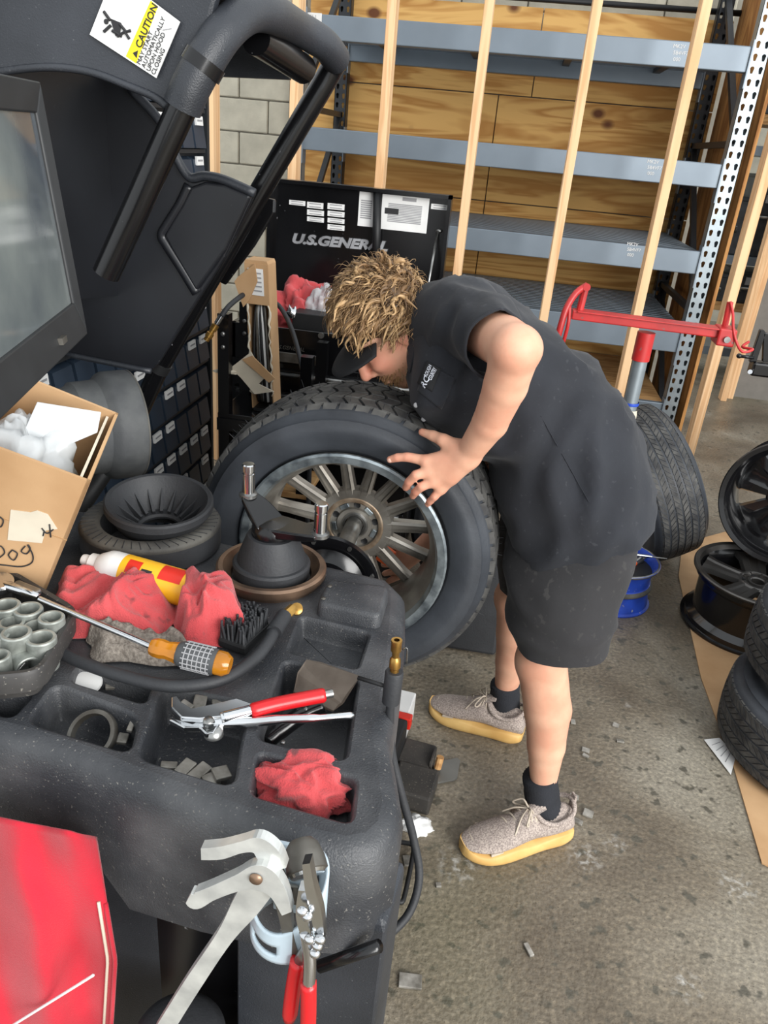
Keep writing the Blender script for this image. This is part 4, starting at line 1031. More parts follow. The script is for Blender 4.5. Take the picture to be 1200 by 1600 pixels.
# ------------------------------------------------------------------ the worker
person = thing('person', (0.24, 1.72, 0), 'person in black work shirt, shorts and beige sneakers bending over the mounted wheel', 'person')
V = lambda p: np.array(p, float)
S = SDF()
hipL, kneeL, ankL = aty(900, 835, 1.63), aty(846, 1030, 1.575), aty(848, 1232, 1.56)
hipR, kneeR, ankR = aty(866, 805, 1.83), aty(806, 930, 1.92), aty(788, 1085, 1.955)
pel = aty(905, 770, 1.73); che = aty(745, 545, 1.73); nek = aty(668, 515, 1.72)
S.cone(pel, che, 0.105, 0.105, 0.05, 1.2); S.cone(che, nek, 0.09, 0.06, 0.05, 1.2)
for h, k, a, kr, cv in ((hipL, kneeL, ankL, 0.060, 1), (hipR, kneeR, ankR, 0.054, 1)):
    S.cone(pel, h, 0.10, 0.085, 0.05); S.cone(h, k, 0.085, kr, 0.03)
    bk = Vector((0.014, 0, 0)); c1 = k.lerp(a, 0.36) + bk; c2 = k.lerp(a, 0.64) + bk * 0.7
    S.cone(k, c1, kr, 0.0575, 0.008); S.cone(c1, c2, 0.0575, 0.047, 0.008); S.cone(c2, a, 0.047, 0.031, 0.008)
    S.ell(k + Vector((-0.014, -0.004, -0.01)), (0.046, 0.046, 0.055), k=0.012)
    S.cone(a, a + Vector((-0.005, 0, -0.06)), 0.031, 0.030, 0.02)
# near arm
shL = aty(742, 505, 1.60); elL = aty(806, 546, 1.37); wrL = aty(731, 711, 1.487)
S.cone(che, shL, 0.08, 0.062, 0.04); S.cone(shL, elL, 0.056, 0.045, 0.008)
S.cone(elL, elL + Vector((0.010, 0.0, 0.003)), 0.042, 0.036, 0.008)
f1 = aty(790, 602, 1.405); f2 = aty(766, 660, 1.445)
S.cone(elL, f1, 0.044, 0.0405, 0.006); S.cone(f1, f2, 0.0405, 0.0345, 0.006); S.cone(f2, wrL, 0.0345, 0.0265, 0.006)
# near hand: palm slab, four fingers and thumb closing on the tyre
Hn = {}
def hp3(px, py, y): return aty(px, py, y)
wr = wrL
kn = [hp3(666, 720, 1.497), hp3(671, 737, 1.490), hp3(678, 752, 1.490), hp3(689, 763, 1.497)]
pipj = [hp3(637, 714, 1.503), hp3(650, 742, 1.483), hp3(659, 760, 1.483), hp3(679, 776, 1.491)]
dipj = [hp3(621, 715, 1.508), hp3(639, 753, 1.492), hp3(650, 768, 1.492), hp3(672, 783, 1.500)]
tip = [hp3(609, 718, 1.514), hp3(634, 762, 1.506), hp3(645, 775, 1.506), hp3(668, 788, 1.511)]
rad = [(0.0112, 0.0102, 0.0093, 0.0083), (0.0114, 0.0104, 0.0095, 0.0085), (0.0108, 0.0100, 0.0090, 0.0080), (0.0098, 0.0088, 0.0080, 0.0072)]
for i in range(4):
    S.cone(wr.lerp(kn[i], 0.12), kn[i], 0.021, 0.0135, 0.012)
    S.cone(kn[i], pipj[i], rad[i][0] + 0.001, rad[i][1], 0.004); S.cone(pipj[i], dipj[i], rad[i][1], rad[i][2], 0.003); S.cone(dipj[i], tip[i], rad[i][2], rad[i][3], 0.003)
    S.ell(kn[i] + Vector((0, -0.004, 0)), (0.0115, 0.0115, 0.0115), k=0.006)
th = [hp3(716, 703, 1.492), hp3(693, 688, 1.505), hp3(677, 681, 1.522), hp3(659, 675, 1.540)]
S.cone(th[0], th[1], 0.019, 0.0145, 0.012); S.cone(th[1], th[2], 0.0135, 0.0115, 0.004); S.cone(th[2], th[3], 0.0115, 0.0085, 0.003)
S.cone(wr, wr.lerp(kn[3], 0.6), 0.025, 0.018, 0.012); S.cone(wr, wr.lerp(th[1], 0.4), 0.025, 0.019, 0.012)
# far arm reaches behind the wheel, hand on its back
shR = aty(690, 540, 1.86); elR = aty(776, 700, 1.93); wrR = aty(668, 850, 1.885)
S.cone(che, shR, 0.08, 0.058, 0.04); S.cone(shR, elR, 0.052, 0.041, 0.03); S.cone(elR, wrR, 0.040, 0.026, 0.03)
hb = aty(628, 880, 1.865); S.cone(wrR, hb, 0.026, 0.026, 0.015)
for i, (px, py) in enumerate(((602, 868), (599, 882), (601, 896), (607, 908))):
    a = aty(620 + 2 * i, 872 + 9 * i, 1.862); S.cone(hb, a, 0.02, 0.011, 0.01); S.cone(a, aty(px, py, 1.85), 0.0105, 0.0088, 0.003)
S.cone(hb, aty(625, 855, 1.85), 0.017, 0.012, 0.01); S.cone(aty(625, 855, 1.85), aty(606, 850, 1.83), 0.012, 0.009, 0.003)
# head
hc = aty(610, 520, 1.69)
eX = Vector((1, 0, 0)); eZ = Vector((0, 0, 1))
yawd = 0.16
Uv = (Vector((-0.74, -0.30, 0.60))).normalized()                        # towards the crown
Fv = Vector((-0.46, -0.22, -0.86)); Fv = (Fv - Uv * Fv.dot(Uv)).normalized()   # where the face looks
Sv = Uv.cross(Fv).normalized()                                         # his left or right
if Sv.y > 0: Sv = -Sv                                                  # side facing the camera
Rh = Matrix((Fv, Sv, Uv)).transposed()
def hd(f, s_, u): return hc + Fv * f + Sv * s_ + Uv * u
Rn = np.array([[*Fv], [*Sv], [*Uv]]).T
S.ell(hd(-0.012, 0, 0.035), (0.094, 0.074, 0.088), Rn, 0.02)        # skull
S.ell(hd(0.02, 0, -0.03), (0.070, 0.062, 0.082), Rn, 0.02)          # face
S.cone(hd(0.045, 0, -0.082), hd(0.058, 0, -0.095), 0.030, 0.022, 0.02)      # chin
for q in (-1, 1):
    S.cone(hd(-0.01, q * 0.052, -0.045), hd(0.045, q * 0.022, -0.092), 0.026, 0.022, 0.02)   # jaw
    S.ell(hd(0.058, q * 0.036, -0.012), (0.026, 0.022, 0.020), Rn, 0.015)                    # cheek bones
    S.ell(hd(0.078, q * 0.032, 0.018), (0.012, 0.017, 0.010), Rn, 0.006, True)               # eye sockets
    S.ell(hd(0.070, q * 0.032, 0.017), (0.013, 0.014, 0.011), Rn, 0.003)                     # eyes
    S.ell(hd(0.076, q * 0.030, 0.036), (0.016, 0.024, 0.008), Rn, 0.01)                      # brows
    S.ell(hd(-0.012, q * 0.076, 0.0), (0.018, 0.006, 0.026), Rn, 0.006)                      # ears
    S.ell(hd(0.092, q * 0.010, -0.028), (0.010, 0.009, 0.008), Rn, 0.005)                    # nostril wings
S.cone(hd(0.086, 0, 0.022), hd(0.108, 0, -0.020), 0.009, 0.0125, 0.008)       # nose
S.ell(hd(0.084, 0, -0.054), (0.010, 0.024, 0.006), Rn, 0.004); S.ell(hd(0.083, 0, -0.066), (0.010, 0.021, 0.007), Rn, 0.004)   # lips
S.cone(hd(-0.03, 0, -0.03), nek, 0.058, 0.062, 0.03); S.cone(nek, che, 0.06, 0.08, 0.03)
me = S.mesh('body', 0.0042)
# skin, stubble
def skin_mat():
    m = MATS['skin']; nt = m.node_tree; N = nt.nodes; L = nt.links; b = N['Principled BSDF']
    b.inputs['Subsurface Weight'].default_value = 0.08; b.inputs['Specular IOR Level'].default_value = 0.3; b.inputs['Subsurface Radius'].default_value = (0.012, 0.005, 0.003)
    at = N.new('ShaderNodeAttribute'); at.attribute_name = 'tone'
    src = b.inputs['Base Color'].links[0].from_socket
    mx = N.new('ShaderNodeMix'); mx.data_type = 'RGBA'; L.new(at.outputs['Fac'], mx.inputs[0]); L.new(src, mx.inputs[6]); mx.inputs[7].default_value = lin((142, 104, 78))
    at2 = N.new('ShaderNodeAttribute'); at2.attribute_name = 'blush'
    m2 = N.new('ShaderNodeMix'); m2.data_type = 'RGBA'; L.new(at2.outputs['Fac'], m2.inputs[0]); L.new(mx.outputs[2], m2.inputs[6]); m2.inputs[7].default_value = lin((214, 128, 108))
    L.new(m2.outputs[2], b.inputs['Base Color'])
skin_mat()
nv = len(me.vertices); co = np.empty(nv * 3); me.vertices.foreach_get('co', co); co = co.reshape(-1, 3)
dl = co - np.array(hc); f_ = dl @ np.array(Fv); u_ = dl @ np.array(Uv); s_ = dl @ np.array(Sv)
beard = ((np.hypot(np.hypot(f_, u_), s_) < 0.16) & (f_ > -0.02)) * np.clip((-0.022 - u_ - np.abs(f_ - 0.06) * 0.1) / 0.03, 0, 1)
lipz = (np.abs(u_ + 0.060) < 0.010) & (f_ > 0.078) & (np.abs(s_) < 0.024)
beard = np.where(lipz, 0.15, beard) * 0.75
at = me.attributes.new('tone', 'FLOAT', 'POINT'); at.data.foreach_set('value', beard.astype(np.float32))
bl = np.zeros(nv)
for P, r in [(q, 0.016) for q in tip + dipj + [th[3]]] + [(q, 0.014) for q in kn + pipj] + [(hd(0.1, 0, -0.02), 0.025), (hd(0.06, -0.04, -0.012), 0.03), (hd(0.06, 0.04, -0.012), 0.03), (hd(0, 0.078, 0), 0.03), (kneeL, 0.04)]:
    bl = np.maximum(bl, 0.55 * np.clip(1.3 - np.linalg.norm(co - np.array(P), axis=1) / r, 0, 1))
at = me.attributes.new('blush', 'FLOAT', 'POINT'); at.data.foreach_set('value', bl.astype(np.float32))
body = link('body', me, 'skin', person, smooth=True)
md = body.modifiers.new('sm', 'SMOOTH'); md.factor = 0.5; md.iterations = 3
# nails
mt('nail', (236, 190, 170), 0.3, var=0.04)
for i in range(4):
    d = (tip[i] - dipj[i]).normalized(); R = Matrix((d, d.cross(Vector((0, 1, 0))).normalized(), d.cross(d.cross(Vector((0, 1, 0)))).normalized())).transposed()
    MB().ell(tip[i] + Vector((0, -rad[i][3] * 0.80, 0)) - d * 0.001, (0.006, 0.0048, 0.0022), 12, 8, R).build('nail', 'nail', body, smooth=True)

# ------------------------------------------------------------------ clothes: lofted rings given by two outline points and a depth
def projp(p):
    c = RC @ (np.array(p, float) - np.array([0, 0, CAM_H])); return np.array([CXP + F_PX * c[0] / c[2], CYP + F_PX * c[1] / c[2]])
def ring(pa, pb, y, half, n=40, sup=2.3, ydir=(0, 1, 0), tilt=0.0):
    A, B = aty(*pa, y), aty(*pb, y); C = (A + B) / 2; a = (A - B) / 2; Yd = Vector(ydir).normalized() * half
    e = np.array(pa, float) - np.array(pb, float); Lp = np.linalg.norm(e) / 2; e /= (2 * Lp)
    d = abs((projp(C + Yd) - projp(C - Yd)) @ e) / 2
    a = a * math.sqrt(max(0.35, 1 - (d / Lp) ** 2))
    out = []
    for i in range(n):
        t = 2 * pi * i / n; c, s = math.cos(t), math.sin(t)
        out.append(C + a * (abs(c) ** (2 / sup) * (1 if c >= 0 else -1)) + Yd * (abs(s) ** (2 / sup) * (1 if s >= 0 else -1)))
    return out
def dense(rs, k):
    out = []
    n = len(rs[0]); cols = [smoothpath([r[i] for r in rs], k) for i in range(n)]
    return [[cols[i][j] for i in range(n)] for j in range(len(cols[0]))]
def folds(rs, amp, freq, seed, ax=(1, 1, 1), fade=0):
    m = len(rs)
    for j, r in enumerate(rs):
        C = sum(r, Vector()) / len(r)
        for i, p in enumerate(r):
            d = (p - C); L = d.length; d.normalize()
            q = Vector((p.x * ax[0], p.y * ax[1], p.z * ax[2])) * freq
            q += Vector((nz(p, 6, seed), nz(p, 6, seed + 3), nz(p, 6, seed + 7))) * 0.5
            v = (1 - abs(noise.noise(q + Vector((seed, 0, 0)))) * 2.6) * amp + nz(p, freq * 2.3, seed) * amp * 0.4
            r[i] = p + d * v
    return rs
tor = [((1014, 794), (809, 864), 1.725, 0.208), ((1010, 745), (797, 812), 1.725, 0.202), ((994, 688), (783, 764), 1.725, 0.188), ((964, 624), (765, 712), 1.725, 0.182), ((916, 566), (727, 690), 1.725, 0.182),
       ((862, 520), (692, 674), 1.725, 0.19), ((806, 478), (664, 648), 1.725, 0.20), ((752, 446), (650, 614), 1.725, 0.20), ((706, 440), (646, 590), 1.722, 0.165), ((680, 448), (641, 568), 1.72, 0.115), ((662, 470), (637, 550), 1.715, 0.088)]
rs = dense([ring(*q, n=64) for q in tor], 6)
rs = folds(rs, 0.020, 8.5, 2.0, (1.3, 0.55, 0.7))
sb = MB().rings(rs, cap0=True, cap1=False)
# hem edge turned in
# near sleeve
def tube_rings(path, rads, n=28, flat=1.0):
    P = [Vector(p) for p in path]; out = []; u = None
    for i, p in enumerate(P):
        t = (P[min(i + 1, len(P) - 1)] - P[max(i - 1, 0)]).normalized()
        if u is None: u, v, _ = basis(t)
        else: u = (u - t * u.dot(t)).normalized(); v = t.cross(u)
        out.append([p + rads[i] * (math.cos(2 * pi * a / n) * u + flat * math.sin(2 * pi * a / n) * v) for a in range(n)])
    return out
shirt = sb.build('shirt', 'cloth_black', person, smooth=True)
s0 = aty(694, 508, 1.68); s1 = aty(724, 506, 1.61); s2 = aty(752, 520, 1.53); s3 = aty(781, 541, 1.435); s4 = elL.lerp(shL, 0.30)
sr = dense(tube_rings([s0, s1, s2, s3], [0.090, 0.088, 0.077, 0.061], 40), 7)
sr = folds(sr, 0.008, 11, 5.0)
MB().rings(sr, cap0=True, cap1=False).build('sleeve', 'cloth_black', shirt, smooth=True)
MB().tube(sr[-1], 0.0028, 8, closed=True).build('sleeve_hem', 'cloth_black', shirt, smooth=True)
e1 = shR.lerp(elR, 0.25); e2 = shR.lerp(elR, 0.62)
MB().rings(folds(dense(tube_rings([shR + (che - shR) * 0.3, shR, e1, e2], [0.08, 0.082, 0.078, 0.07], 32), 5), 0.006, 11, 8.0), cap0=True, cap1=False).build('sleeve', 'cloth_black', shirt, smooth=True)
# collar: stand around the neck with two leaves
cr_ = [ring((664, 472), (638, 550), 1.714, 0.084, 44), ring((658, 480), (636, 554), 1.712, 0.080, 44), ring((668, 470), (640, 574), 1.712, 0.096, 44), ring((677, 461), (644, 586), 1.712, 0.108, 44)]
MB().rings(dense(cr_, 3), cap0=False, cap1=False).build('collar', 'cloth_black', shirt, smooth=True, solid=0.003)
# placket, buttons, pocket with its name patch on the near chest
from mathutils.bvhtree import BVHTree
_n = len(rs[0])
TORSO = BVHTree.FromPolygons([p for r in rs for p in r], [(j * _n + i, j * _n + (i + 1) % _n, (j + 1) * _n + (i + 1) % _n, (j + 1) * _n + i) for j in range(len(rs) - 1) for i in range(_n)])
def surf_patch(corners, nu, nv, lift):
    """grid laid on the near side of the torso between four pixel corners"""
    bv = TORSO; out = []
    c = [Vector((*q, 0)) for q in corners]
    for a in range(nu + 1):
        row = []
        for b in range(nv + 1):
            q = (c[0] * (1 - a / nu) + c[1] * (a / nu)) * (1 - b / nv) + (c[3] * (1 - a / nu) + c[2] * (a / nu)) * (b / nv)
            r = Vector(ray(q.x, q.y)).normalized(); h = bv.ray_cast(Vector((0, 0, CAM_H)), r)
            p = h[0] if h[0] is not None else aty(q.x, q.y, 1.6)
            row.append(p - r * lift)
        out.append(row)
    return out
def patch_obj(name, corners, m, lift, nu=6, nv=6):
    g = surf_patch(corners, nu, nv, lift)
    return MB().grid(lambda a, b: g[round(a * nu)][round(b * nv)], nu, nv).build(name, m, shirt, smooth=True, solid=0.0022)
patch_obj('chest_pocket', [(668, 568), (712, 592), (690, 640), (652, 610)], 'cloth_black', 0.003, 20, 20)
mt('patch_black', (24, 25, 28), 0.8, var=0.1, bump=0.3, bscale=500)
patch_obj('name_patch', [(667, 564), (689, 577), (675, 612), (652, 598)], 'patch_black', 0.0050, 20, 20)
mt('thread_white', (226, 230, 240), 0.8, var=0.04)
def cloth_text(name, body, c, m, lift=0.0075):
    """lettering laid on the shirt: c are the pixel corners (start-bottom, end-bottom, end-top, start-top)"""
    cu = bpy.data.curves.new(name, 'FONT'); cu.body = body; cu.size = 1.0; cu.offset = 0.02; cu.resolution_u = 2
    t = bpy.data.objects.new(name + '_tmp', cu); COL.objects.link(t); me = bpy.data.meshes.new_from_object(t.evaluated_get(bpy.context.evaluated_depsgraph_get()))
    bpy.data.objects.remove(t); bpy.data.curves.remove(cu); me.name = name
    xs_ = [v_.co.x for v_ in me.vertices]; ys_ = [v_.co.y for v_ in me.vertices]; x0, x1, y0, y1 = min(xs_), max(xs_), min(ys_), max(ys_)
    for v_ in me.vertices:
        a, b = (v_.co.x - x0) / (x1 - x0), (v_.co.y - y0) / (y1 - y0)
        q = [(c[0][k] * (1 - a) + c[1][k] * a) * (1 - b) + (c[3][k] * (1 - a) + c[2][k] * a) * b for k in (0, 1)]
        v_.co = surf_patch([q, q, q, q], 1, 1, lift)[0][0]
    me.materials.clear(); return link(name, me, m, shirt)
cloth_text('patch_mark', 'RC', [(664, 607), (672, 592), (664, 585), (656, 600)], 'thread_white')
cloth_text('patch_line', 'ROUGH', [(667, 590), (675, 572), (670, 569), (662, 586)], 'thread_white')
cloth_text('patch_line', 'COUNTRY', [(674, 595), (683, 577), (677, 573), (668, 591)], 'thread_white')
for px, py in ((662, 655), (650, 633)):
    p = surf_patch([(px, py), (px + 1, py), (px + 1, py + 1), (px, py + 1)], 1, 1, 0.003)[0][0]
    MB().lathe([(0, 0.002), (0.004, 0.002), (0.0055, 0.0)], p, (0, -1, 0.2), 14).build('button', 'ink_grey', shirt, smooth=True)
# side seam
g = surf_patch([(845, 650), (846, 650), (930, 800), (929, 800)], 1, 10, 0.0015)
MB().tube([g[0][k] for k in range(11)], 0.0008, 6).build('side_seam', 'cloth_black', shirt, smooth=True)
# shorts
shl = [((1008, 765), (800, 800), 1.69, 0.125), ((998, 805), (792, 850), 1.665, 0.128), ((990, 860), (788, 895), 1.62, 0.13), ((972, 925), (792, 945), 1.595, 0.125), ((958, 975), (798, 980), 1.585, 0.118), ((952, 1002), (801, 994), 1.58, 0.116)]
ss = folds(dense([ring(*q, n=52) for q in shl], 6), 0.008, 8, 9.0)
so = MB().rings(ss, cap0=True, cap1=True).build('shorts', 'shorts_black', person, smooth='auto', ang=60)
shr = [((960, 760), (800, 760), 1.80, 0.14), ((930, 800), (782, 815), 1.82, 0.13), ((905, 850), (779, 860), 1.86, 0.115), ((885, 895), (780, 890), 1.89, 0.105), ((878, 915), (781, 906), 1.90, 0.10)]
MB().rings(folds(dense([ring(*q, n=44) for q in shr], 6), 0.006, 8, 4.0), cap0=True, cap1=True).build('shorts_leg', 'shorts_black', so, smooth='auto', ang=60)
# stitched pocket line on the shorts
# ------------------------------------------------------------------ hair, cap
mt('hair', (176, 138, 88), 0.45, scale=40, col2=(112, 82, 50), lo=0.36, hi=0.64, spec=0.4)
random.seed(21)
hb_ = MB()
nu_, nv_ = 56, 28; rows = []
for j in range(nv_ + 1):
    t = -pi / 2 + pi * j / nv_; row = []
    for i in range(nu_):
        a = 2 * pi * i / nu_; d = Vector((math.cos(t) * math.cos(a), math.cos(t) * math.sin(a), math.sin(t)))
        k = 1.03 + 0.10 * noise.noise(d * 3.2) + 0.06 * noise.noise(d * 8)
        front = max(0.0, d.x - 0.15)
        row.append(hd((-0.020 + d.x * (0.098 if d.x < 0 else 0.080)) * 1.0 * (k if d.x < 0 else 1), d.y * 0.084 * k, max(0.045 + d.z * 0.096 * k, -0.03 + 0.09 * max(0, d.x + 0.2))))
    rows.append(row)
hb_.rings(rows)
hair = hb_.build('hair', 'hair', person, smooth=True)
def add_attr(o, vals):
    at_ = o.data.attributes.new('shade', 'FLOAT', 'POINT'); at_.data.foreach_set('value', vals)
def lock(b, vals, base, n_, flow, Ln, r0, wav, lift, nseg, sides):
    side = n_.cross(flow).normalized(); ph = random.uniform(0, 6.28); tn = random.uniform(0.6, 1.25); pts = []
    for k in range(nseg + 1):
        f = k / nseg; an = ph + f * tn * 2 * pi
        dn_ = Vector((0, 0, -1)) * (0.35 * f * f * Ln)
        pts.append(base + flow * Ln * f + n_ * (lift * math.sin(f * pi * 0.75) + 0.5 * wav * math.sin(an)) + side * wav * f ** 0.5 * math.cos(an) + dn_)
    k0 = len(b.v); b.tube(pts, [r0 * (1.0 - 0.85 * (k / nseg) ** 1.6) for k in range(nseg + 1)], sides)
    sh = min(1, max(0, random.gauss(0.5, 0.26)))
    vals += [min(1, max(0, sh + 0.3 * (((q - k0) // sides) / nseg - 0.4))) for q in range(k0, len(b.v))]
def hair_dir():
    while True:
        d = Vector((random.gauss(0, 1), random.gauss(0, 1), random.gauss(0, 1))).normalized()
        if d.x > 0.60 or d.z < -0.50 or (d.x > 0.02 and d.z < 0.30) or (d.z < -0.28 and d.x > -0.35): continue
        return d
lb = MB(); lv = []; fb = MB(); fv = []
for q in range(520 + 1900):
    d = hair_dir(); big = q < 520
    base = hd(-0.020 + d.x * 0.090, d.y * 0.080, 0.042 + d.z * 0.092); n_ = (Fv * d.x + Sv * d.y + Uv * d.z).normalized()
    up_ = max(0.0, n_.z)
    flow = Fv * 0.35 + Vector((-0.25, 0, -0.75 * (1 - up_))) + n_ * (0.20 + 0.40 * up_) + Vector((random.gauss(0, .34), random.gauss(0, .34), random.gauss(0, .34)))
    flow = (flow - n_ * flow.dot(n_) * (0.75 - 0.5 * up_)).normalized()
    if big: lock(lb, lv, base, n_, flow, random.uniform(0.034, 0.054), random.uniform(0.0042, 0.0075), random.uniform(0.006, 0.011), random.uniform(0.004, 0.012), 10, 6)
    else: lock(fb, fv, base + n_ * random.uniform(0.0, 0.012), n_, flow, random.uniform(0.024, 0.046), random.uniform(0.0007, 0.0012), random.uniform(0.004, 0.010), random.uniform(0.006, 0.020), 7, 3)
hm = MATS['hair']; N_ = hm.node_tree.nodes; L_ = hm.node_tree.links; at_ = N_.new('ShaderNodeAttribute'); at_.attribute_name = 'shade'
r_ = N_.new('ShaderNodeValToRGB'); e_ = r_.color_ramp.elements; e_[0].position = 0.05; e_[0].color = lin((64, 48, 34)); e_[1].position = 0.95; e_[1].color = lin((198, 164, 120)); x_ = e_.new(0.5); x_.color = lin((130, 100, 68))
L_.new(at_.outputs['Fac'], r_.inputs[0]); L_.new(r_.outputs[0], N_['Principled BSDF'].inputs['Base Color'])
add_attr(hair, [0.18] * len(hair.data.vertices))
o_h = lb.build('curls', 'hair', hair, smooth=True, kind='stuff'); add_attr(o_h, lv)
o_h = fb.build('stray_hairs', 'hair', hair, smooth=True, kind='stuff'); add_attr(o_h, fv)
bb = MB(); cnt = 0        # short beard
while cnt < 950:
    ff, s2_, uu = random.uniform(-0.015, 0.088), random.uniform(-0.06, 0.06), random.uniform(-0.125, -0.040)
    r2 = ((ff - 0.02) / 0.066) ** 2 + (s2_ / 0.058) ** 2 + ((uu + 0.035) / 0.078) ** 2
    if not 0.85 < r2 < 1.15: continue
    cnt += 1; p = hd(ff, s2_, uu); n_ = (p - hd(0.01, 0, -0.03)).normalized()
    bb.cyl(p, p + n_ * 0.0075 + Fv * 0.003 - Uv * 0.004, 0.0010, 0.0004, 4)
o_h = bb.build('beard', 'hair', hair, kind='stuff'); add_attr(o_h, [0.5] * len(bb.v))
cap = thing('cap_anchor', hc, None, None); bpy.data.objects.remove(cap)
cp_ = []
for j in range(7):
    f = j / 6; row = []
    for i in range(25):
        a = -1.1 + 2.2 * i / 24
        rr_ = 0.082 + 0.064 * f * math.cos(a * 0.8)
        row.append(hd(-0.004 + rr_ * math.cos(a) * 1.06, rr_ * math.sin(a) * 0.95, 0.046 - 0.006 * f - 0.016 * (a / 1.25) ** 2))
    cp_.append(row)
cb2 = MB().grid(lambda a, b: cp_[round(a * 6)][round(b * 24)], 6, 24)
capo = cb2.build('cap_brim', 'patch_black', person, smooth=True, solid=0.004)
band = [[hd(-0.012 + 0.094 * math.cos(2 * pi * i / 40), 0.081 * math.sin(2 * pi * i / 40), z) for i in range(40)] for z in (0.048, 0.085)]
MB().rings(band, cap0=False, cap1=False).build('cap_band', 'patch_black', capo, smooth=True, solid=0.003)
# ------------------------------------------------------------------ socks and shoes
def sock(a, name):
    # ankle cuff with vertical ribs
    top = a[0]; bt = a[1]; b = MB(); R = []
    ax = (bt - top); u, v, w = basis(ax)
    for k in range(9):
        f = k / 8; c = top.lerp(bt, f); r = 0.0430 + 0.003 * f
        R.append([c + (r + 0.0010 * (1 if i % 2 else -1) + 0.0012 * math.sin(k * 2.4)) * (math.cos(2 * pi * i / 60) * u + math.sin(2 * pi * i / 60) * v) for i in range(60)])
    b.rings(R).build('sock', 'sock', person, smooth=True)
sock((aty(843, 1212, 1.56), aty(851, 1275, 1.565)), 'L')
sock((aty(789, 1068, 1.95), aty(789, 1112, 1.955)), 'R')
mt('knit', (186, 172, 162), 0.9, scale=260, col2=(140, 128, 122), bump=0.6, bscale=420, lo=0.38, hi=0.62, detail=2)
mt('knit_dark', (150, 132, 120), 0.9, scale=60, col2=(100, 88, 82), bump=0.5, bscale=420)
mt('gum', (226, 190, 122), 0.55, scale=12, col2=(204, 160, 92))
mt('lace', (206, 192, 174), 0.9, var=0.1, bump=0.4, bscale=600)
def shoe(toe, heel, flip):
    ax = (toe - heel); Ls = ax.length; ax.normalize(); sd = Vector((-ax.y, ax.x, 0)); O = Vector((heel.x, heel.y, 0.0))
    root = person
    def W(x, y, z): return O + ax * x * Ls / 0.30 + sd * y + Vector((0, 0, z))
    st_ = [(-0.004, .018, .030, .050), (0.004, .032, .024, .085), (0.03, .037, .022, .100), (0.06, .038, .024, .088), (0.09, .038, .027, .086), (0.115, .040, .027, .108), (0.14, .043, .026, .104), (0.165, .046, .024, .090), (0.19, .049, .022, .078),
           (0.22, .050, .022, .066), (0.25, .046, .023, .056), (0.275, .036, .026, .047), (0.290, .024, .030, .041), (0.298, .010, .033, .036)]
    R = []
    for x, w, z0, z1 in st_:
        sh = 0.006 * flip * math.sin(x / 0.3 * pi)
        row = []
        for i in range(28):
            t = 2 * pi * i / 28; c, s = math.cos(t), math.sin(t)
            zz_ = (z0 + 0.004) + (z1 - z0) * (0.42 + 0.58 * s) if s > 0 else z0 + 0.004 + (z1 - z0) * 0.42 * (1 + s)
            ww = w * (abs(c) ** 0.75) * (1 if c > 0 else -1) * (1.0 - (0.42 if x < 0.17 else 0.28) * max(0, s) ** 2)
            row.append(W(x, sh + ww, zz_))
        R.append(row)
    sh_o = MB().rings(dense(R, 3)).build('shoe', 'knit', root, smooth=True)
    # sole: thick wavy gum sole
    R = []
    for x, w, z0, z1 in st_:
        sh = 0.006 * flip * math.sin(x / 0.3 * pi); lift = 0.012 * max(0, (x - 0.24) / 0.06) ** 2 + 0.010 * max(0, (0.03 - x) / 0.034)
        tz = z0 + 0.007 + 0.006 * math.sin(x * 42)
        prof = [(1.0, lift), (1.12, lift + 0.006), (1.16, lift + 0.016), (1.10, tz), (1.0, tz + 0.004)]
        row = [W(x, sh + w * a_ + 0.002, z_) for a_, z_ in prof] + [W(x, sh - w * a_ - 0.002, z_) for a_, z_ in prof[::-1]]
        R.append(row)
    MB().rings(dense(R, 3)).build('sole', 'gum', sh_o, smooth='auto', ang=60)
    # toe guard, heel tab, collar, tongue
    MB().tube(smoothpath([W(0.232, 0.049, 0.036), W(0.262, 0.040, 0.044), W(0.274, 0.0, 0.050), W(0.262, -0.036, 0.044), W(0.232, -0.045, 0.036)], 5), 0.0022, 6).build('toe_piping', 'lace', sh_o, smooth=True)
    MB().box(W(0.225, 0.052 * flip, 0.034), (0.034, 0.004, 0.007), Matrix((ax, sd, Vector((0, 0, 1)))).transposed()).build('tab', 'lace', sh_o, bevel=0.001)
    MB().box(W(0.225, -0.0505, 0.034), (0.034, 0.004, 0.007), Matrix((ax, sd, Vector((0, 0, 1)))).transposed()).build('tab', 'lace', sh_o, bevel=0.001)
    MB().tube(smoothpath([W(0.004, 0.0, 0.115), W(0.018, 0.034, 0.100), W(0.06, 0.040, 0.082), W(0.10, 0.036, 0.096), W(0.118, 0.0, 0.112), W(0.10, -0.036, 0.096), W(0.06, -0.040, 0.082), W(0.018, -0.034, 0.100)], 5, True), 0.0062, 10, closed=True).build('collar_roll', 'knit', sh_o, smooth=True)
    MB().hexa([W(-0.004, -.012, .07), W(0.004, -.012, .07), W(0.004, .012, .07), W(-.004, .012, .07)], [W(-0.002, -.010, .132), W(0.004, -.010, .132), W(0.004, .010, .132), W(-.002, .010, .132)]).build('heel_tab', 'knit', sh_o, bevel=0.002)
    MB().rings(dense([[W(0.105 + dx, y, z) for y, z in ((-0.026, zt_ - 0.012), (0, zt_), (0.026, zt_ - 0.012), (0, zt_ - 0.018))] for dx, zt_ in ((-0.012, 0.138), (0.0, 0.132), (0.025, 0.116), (0.06, 0.098))], 3)).build('tongue', 'knit', sh_o, smooth=True)
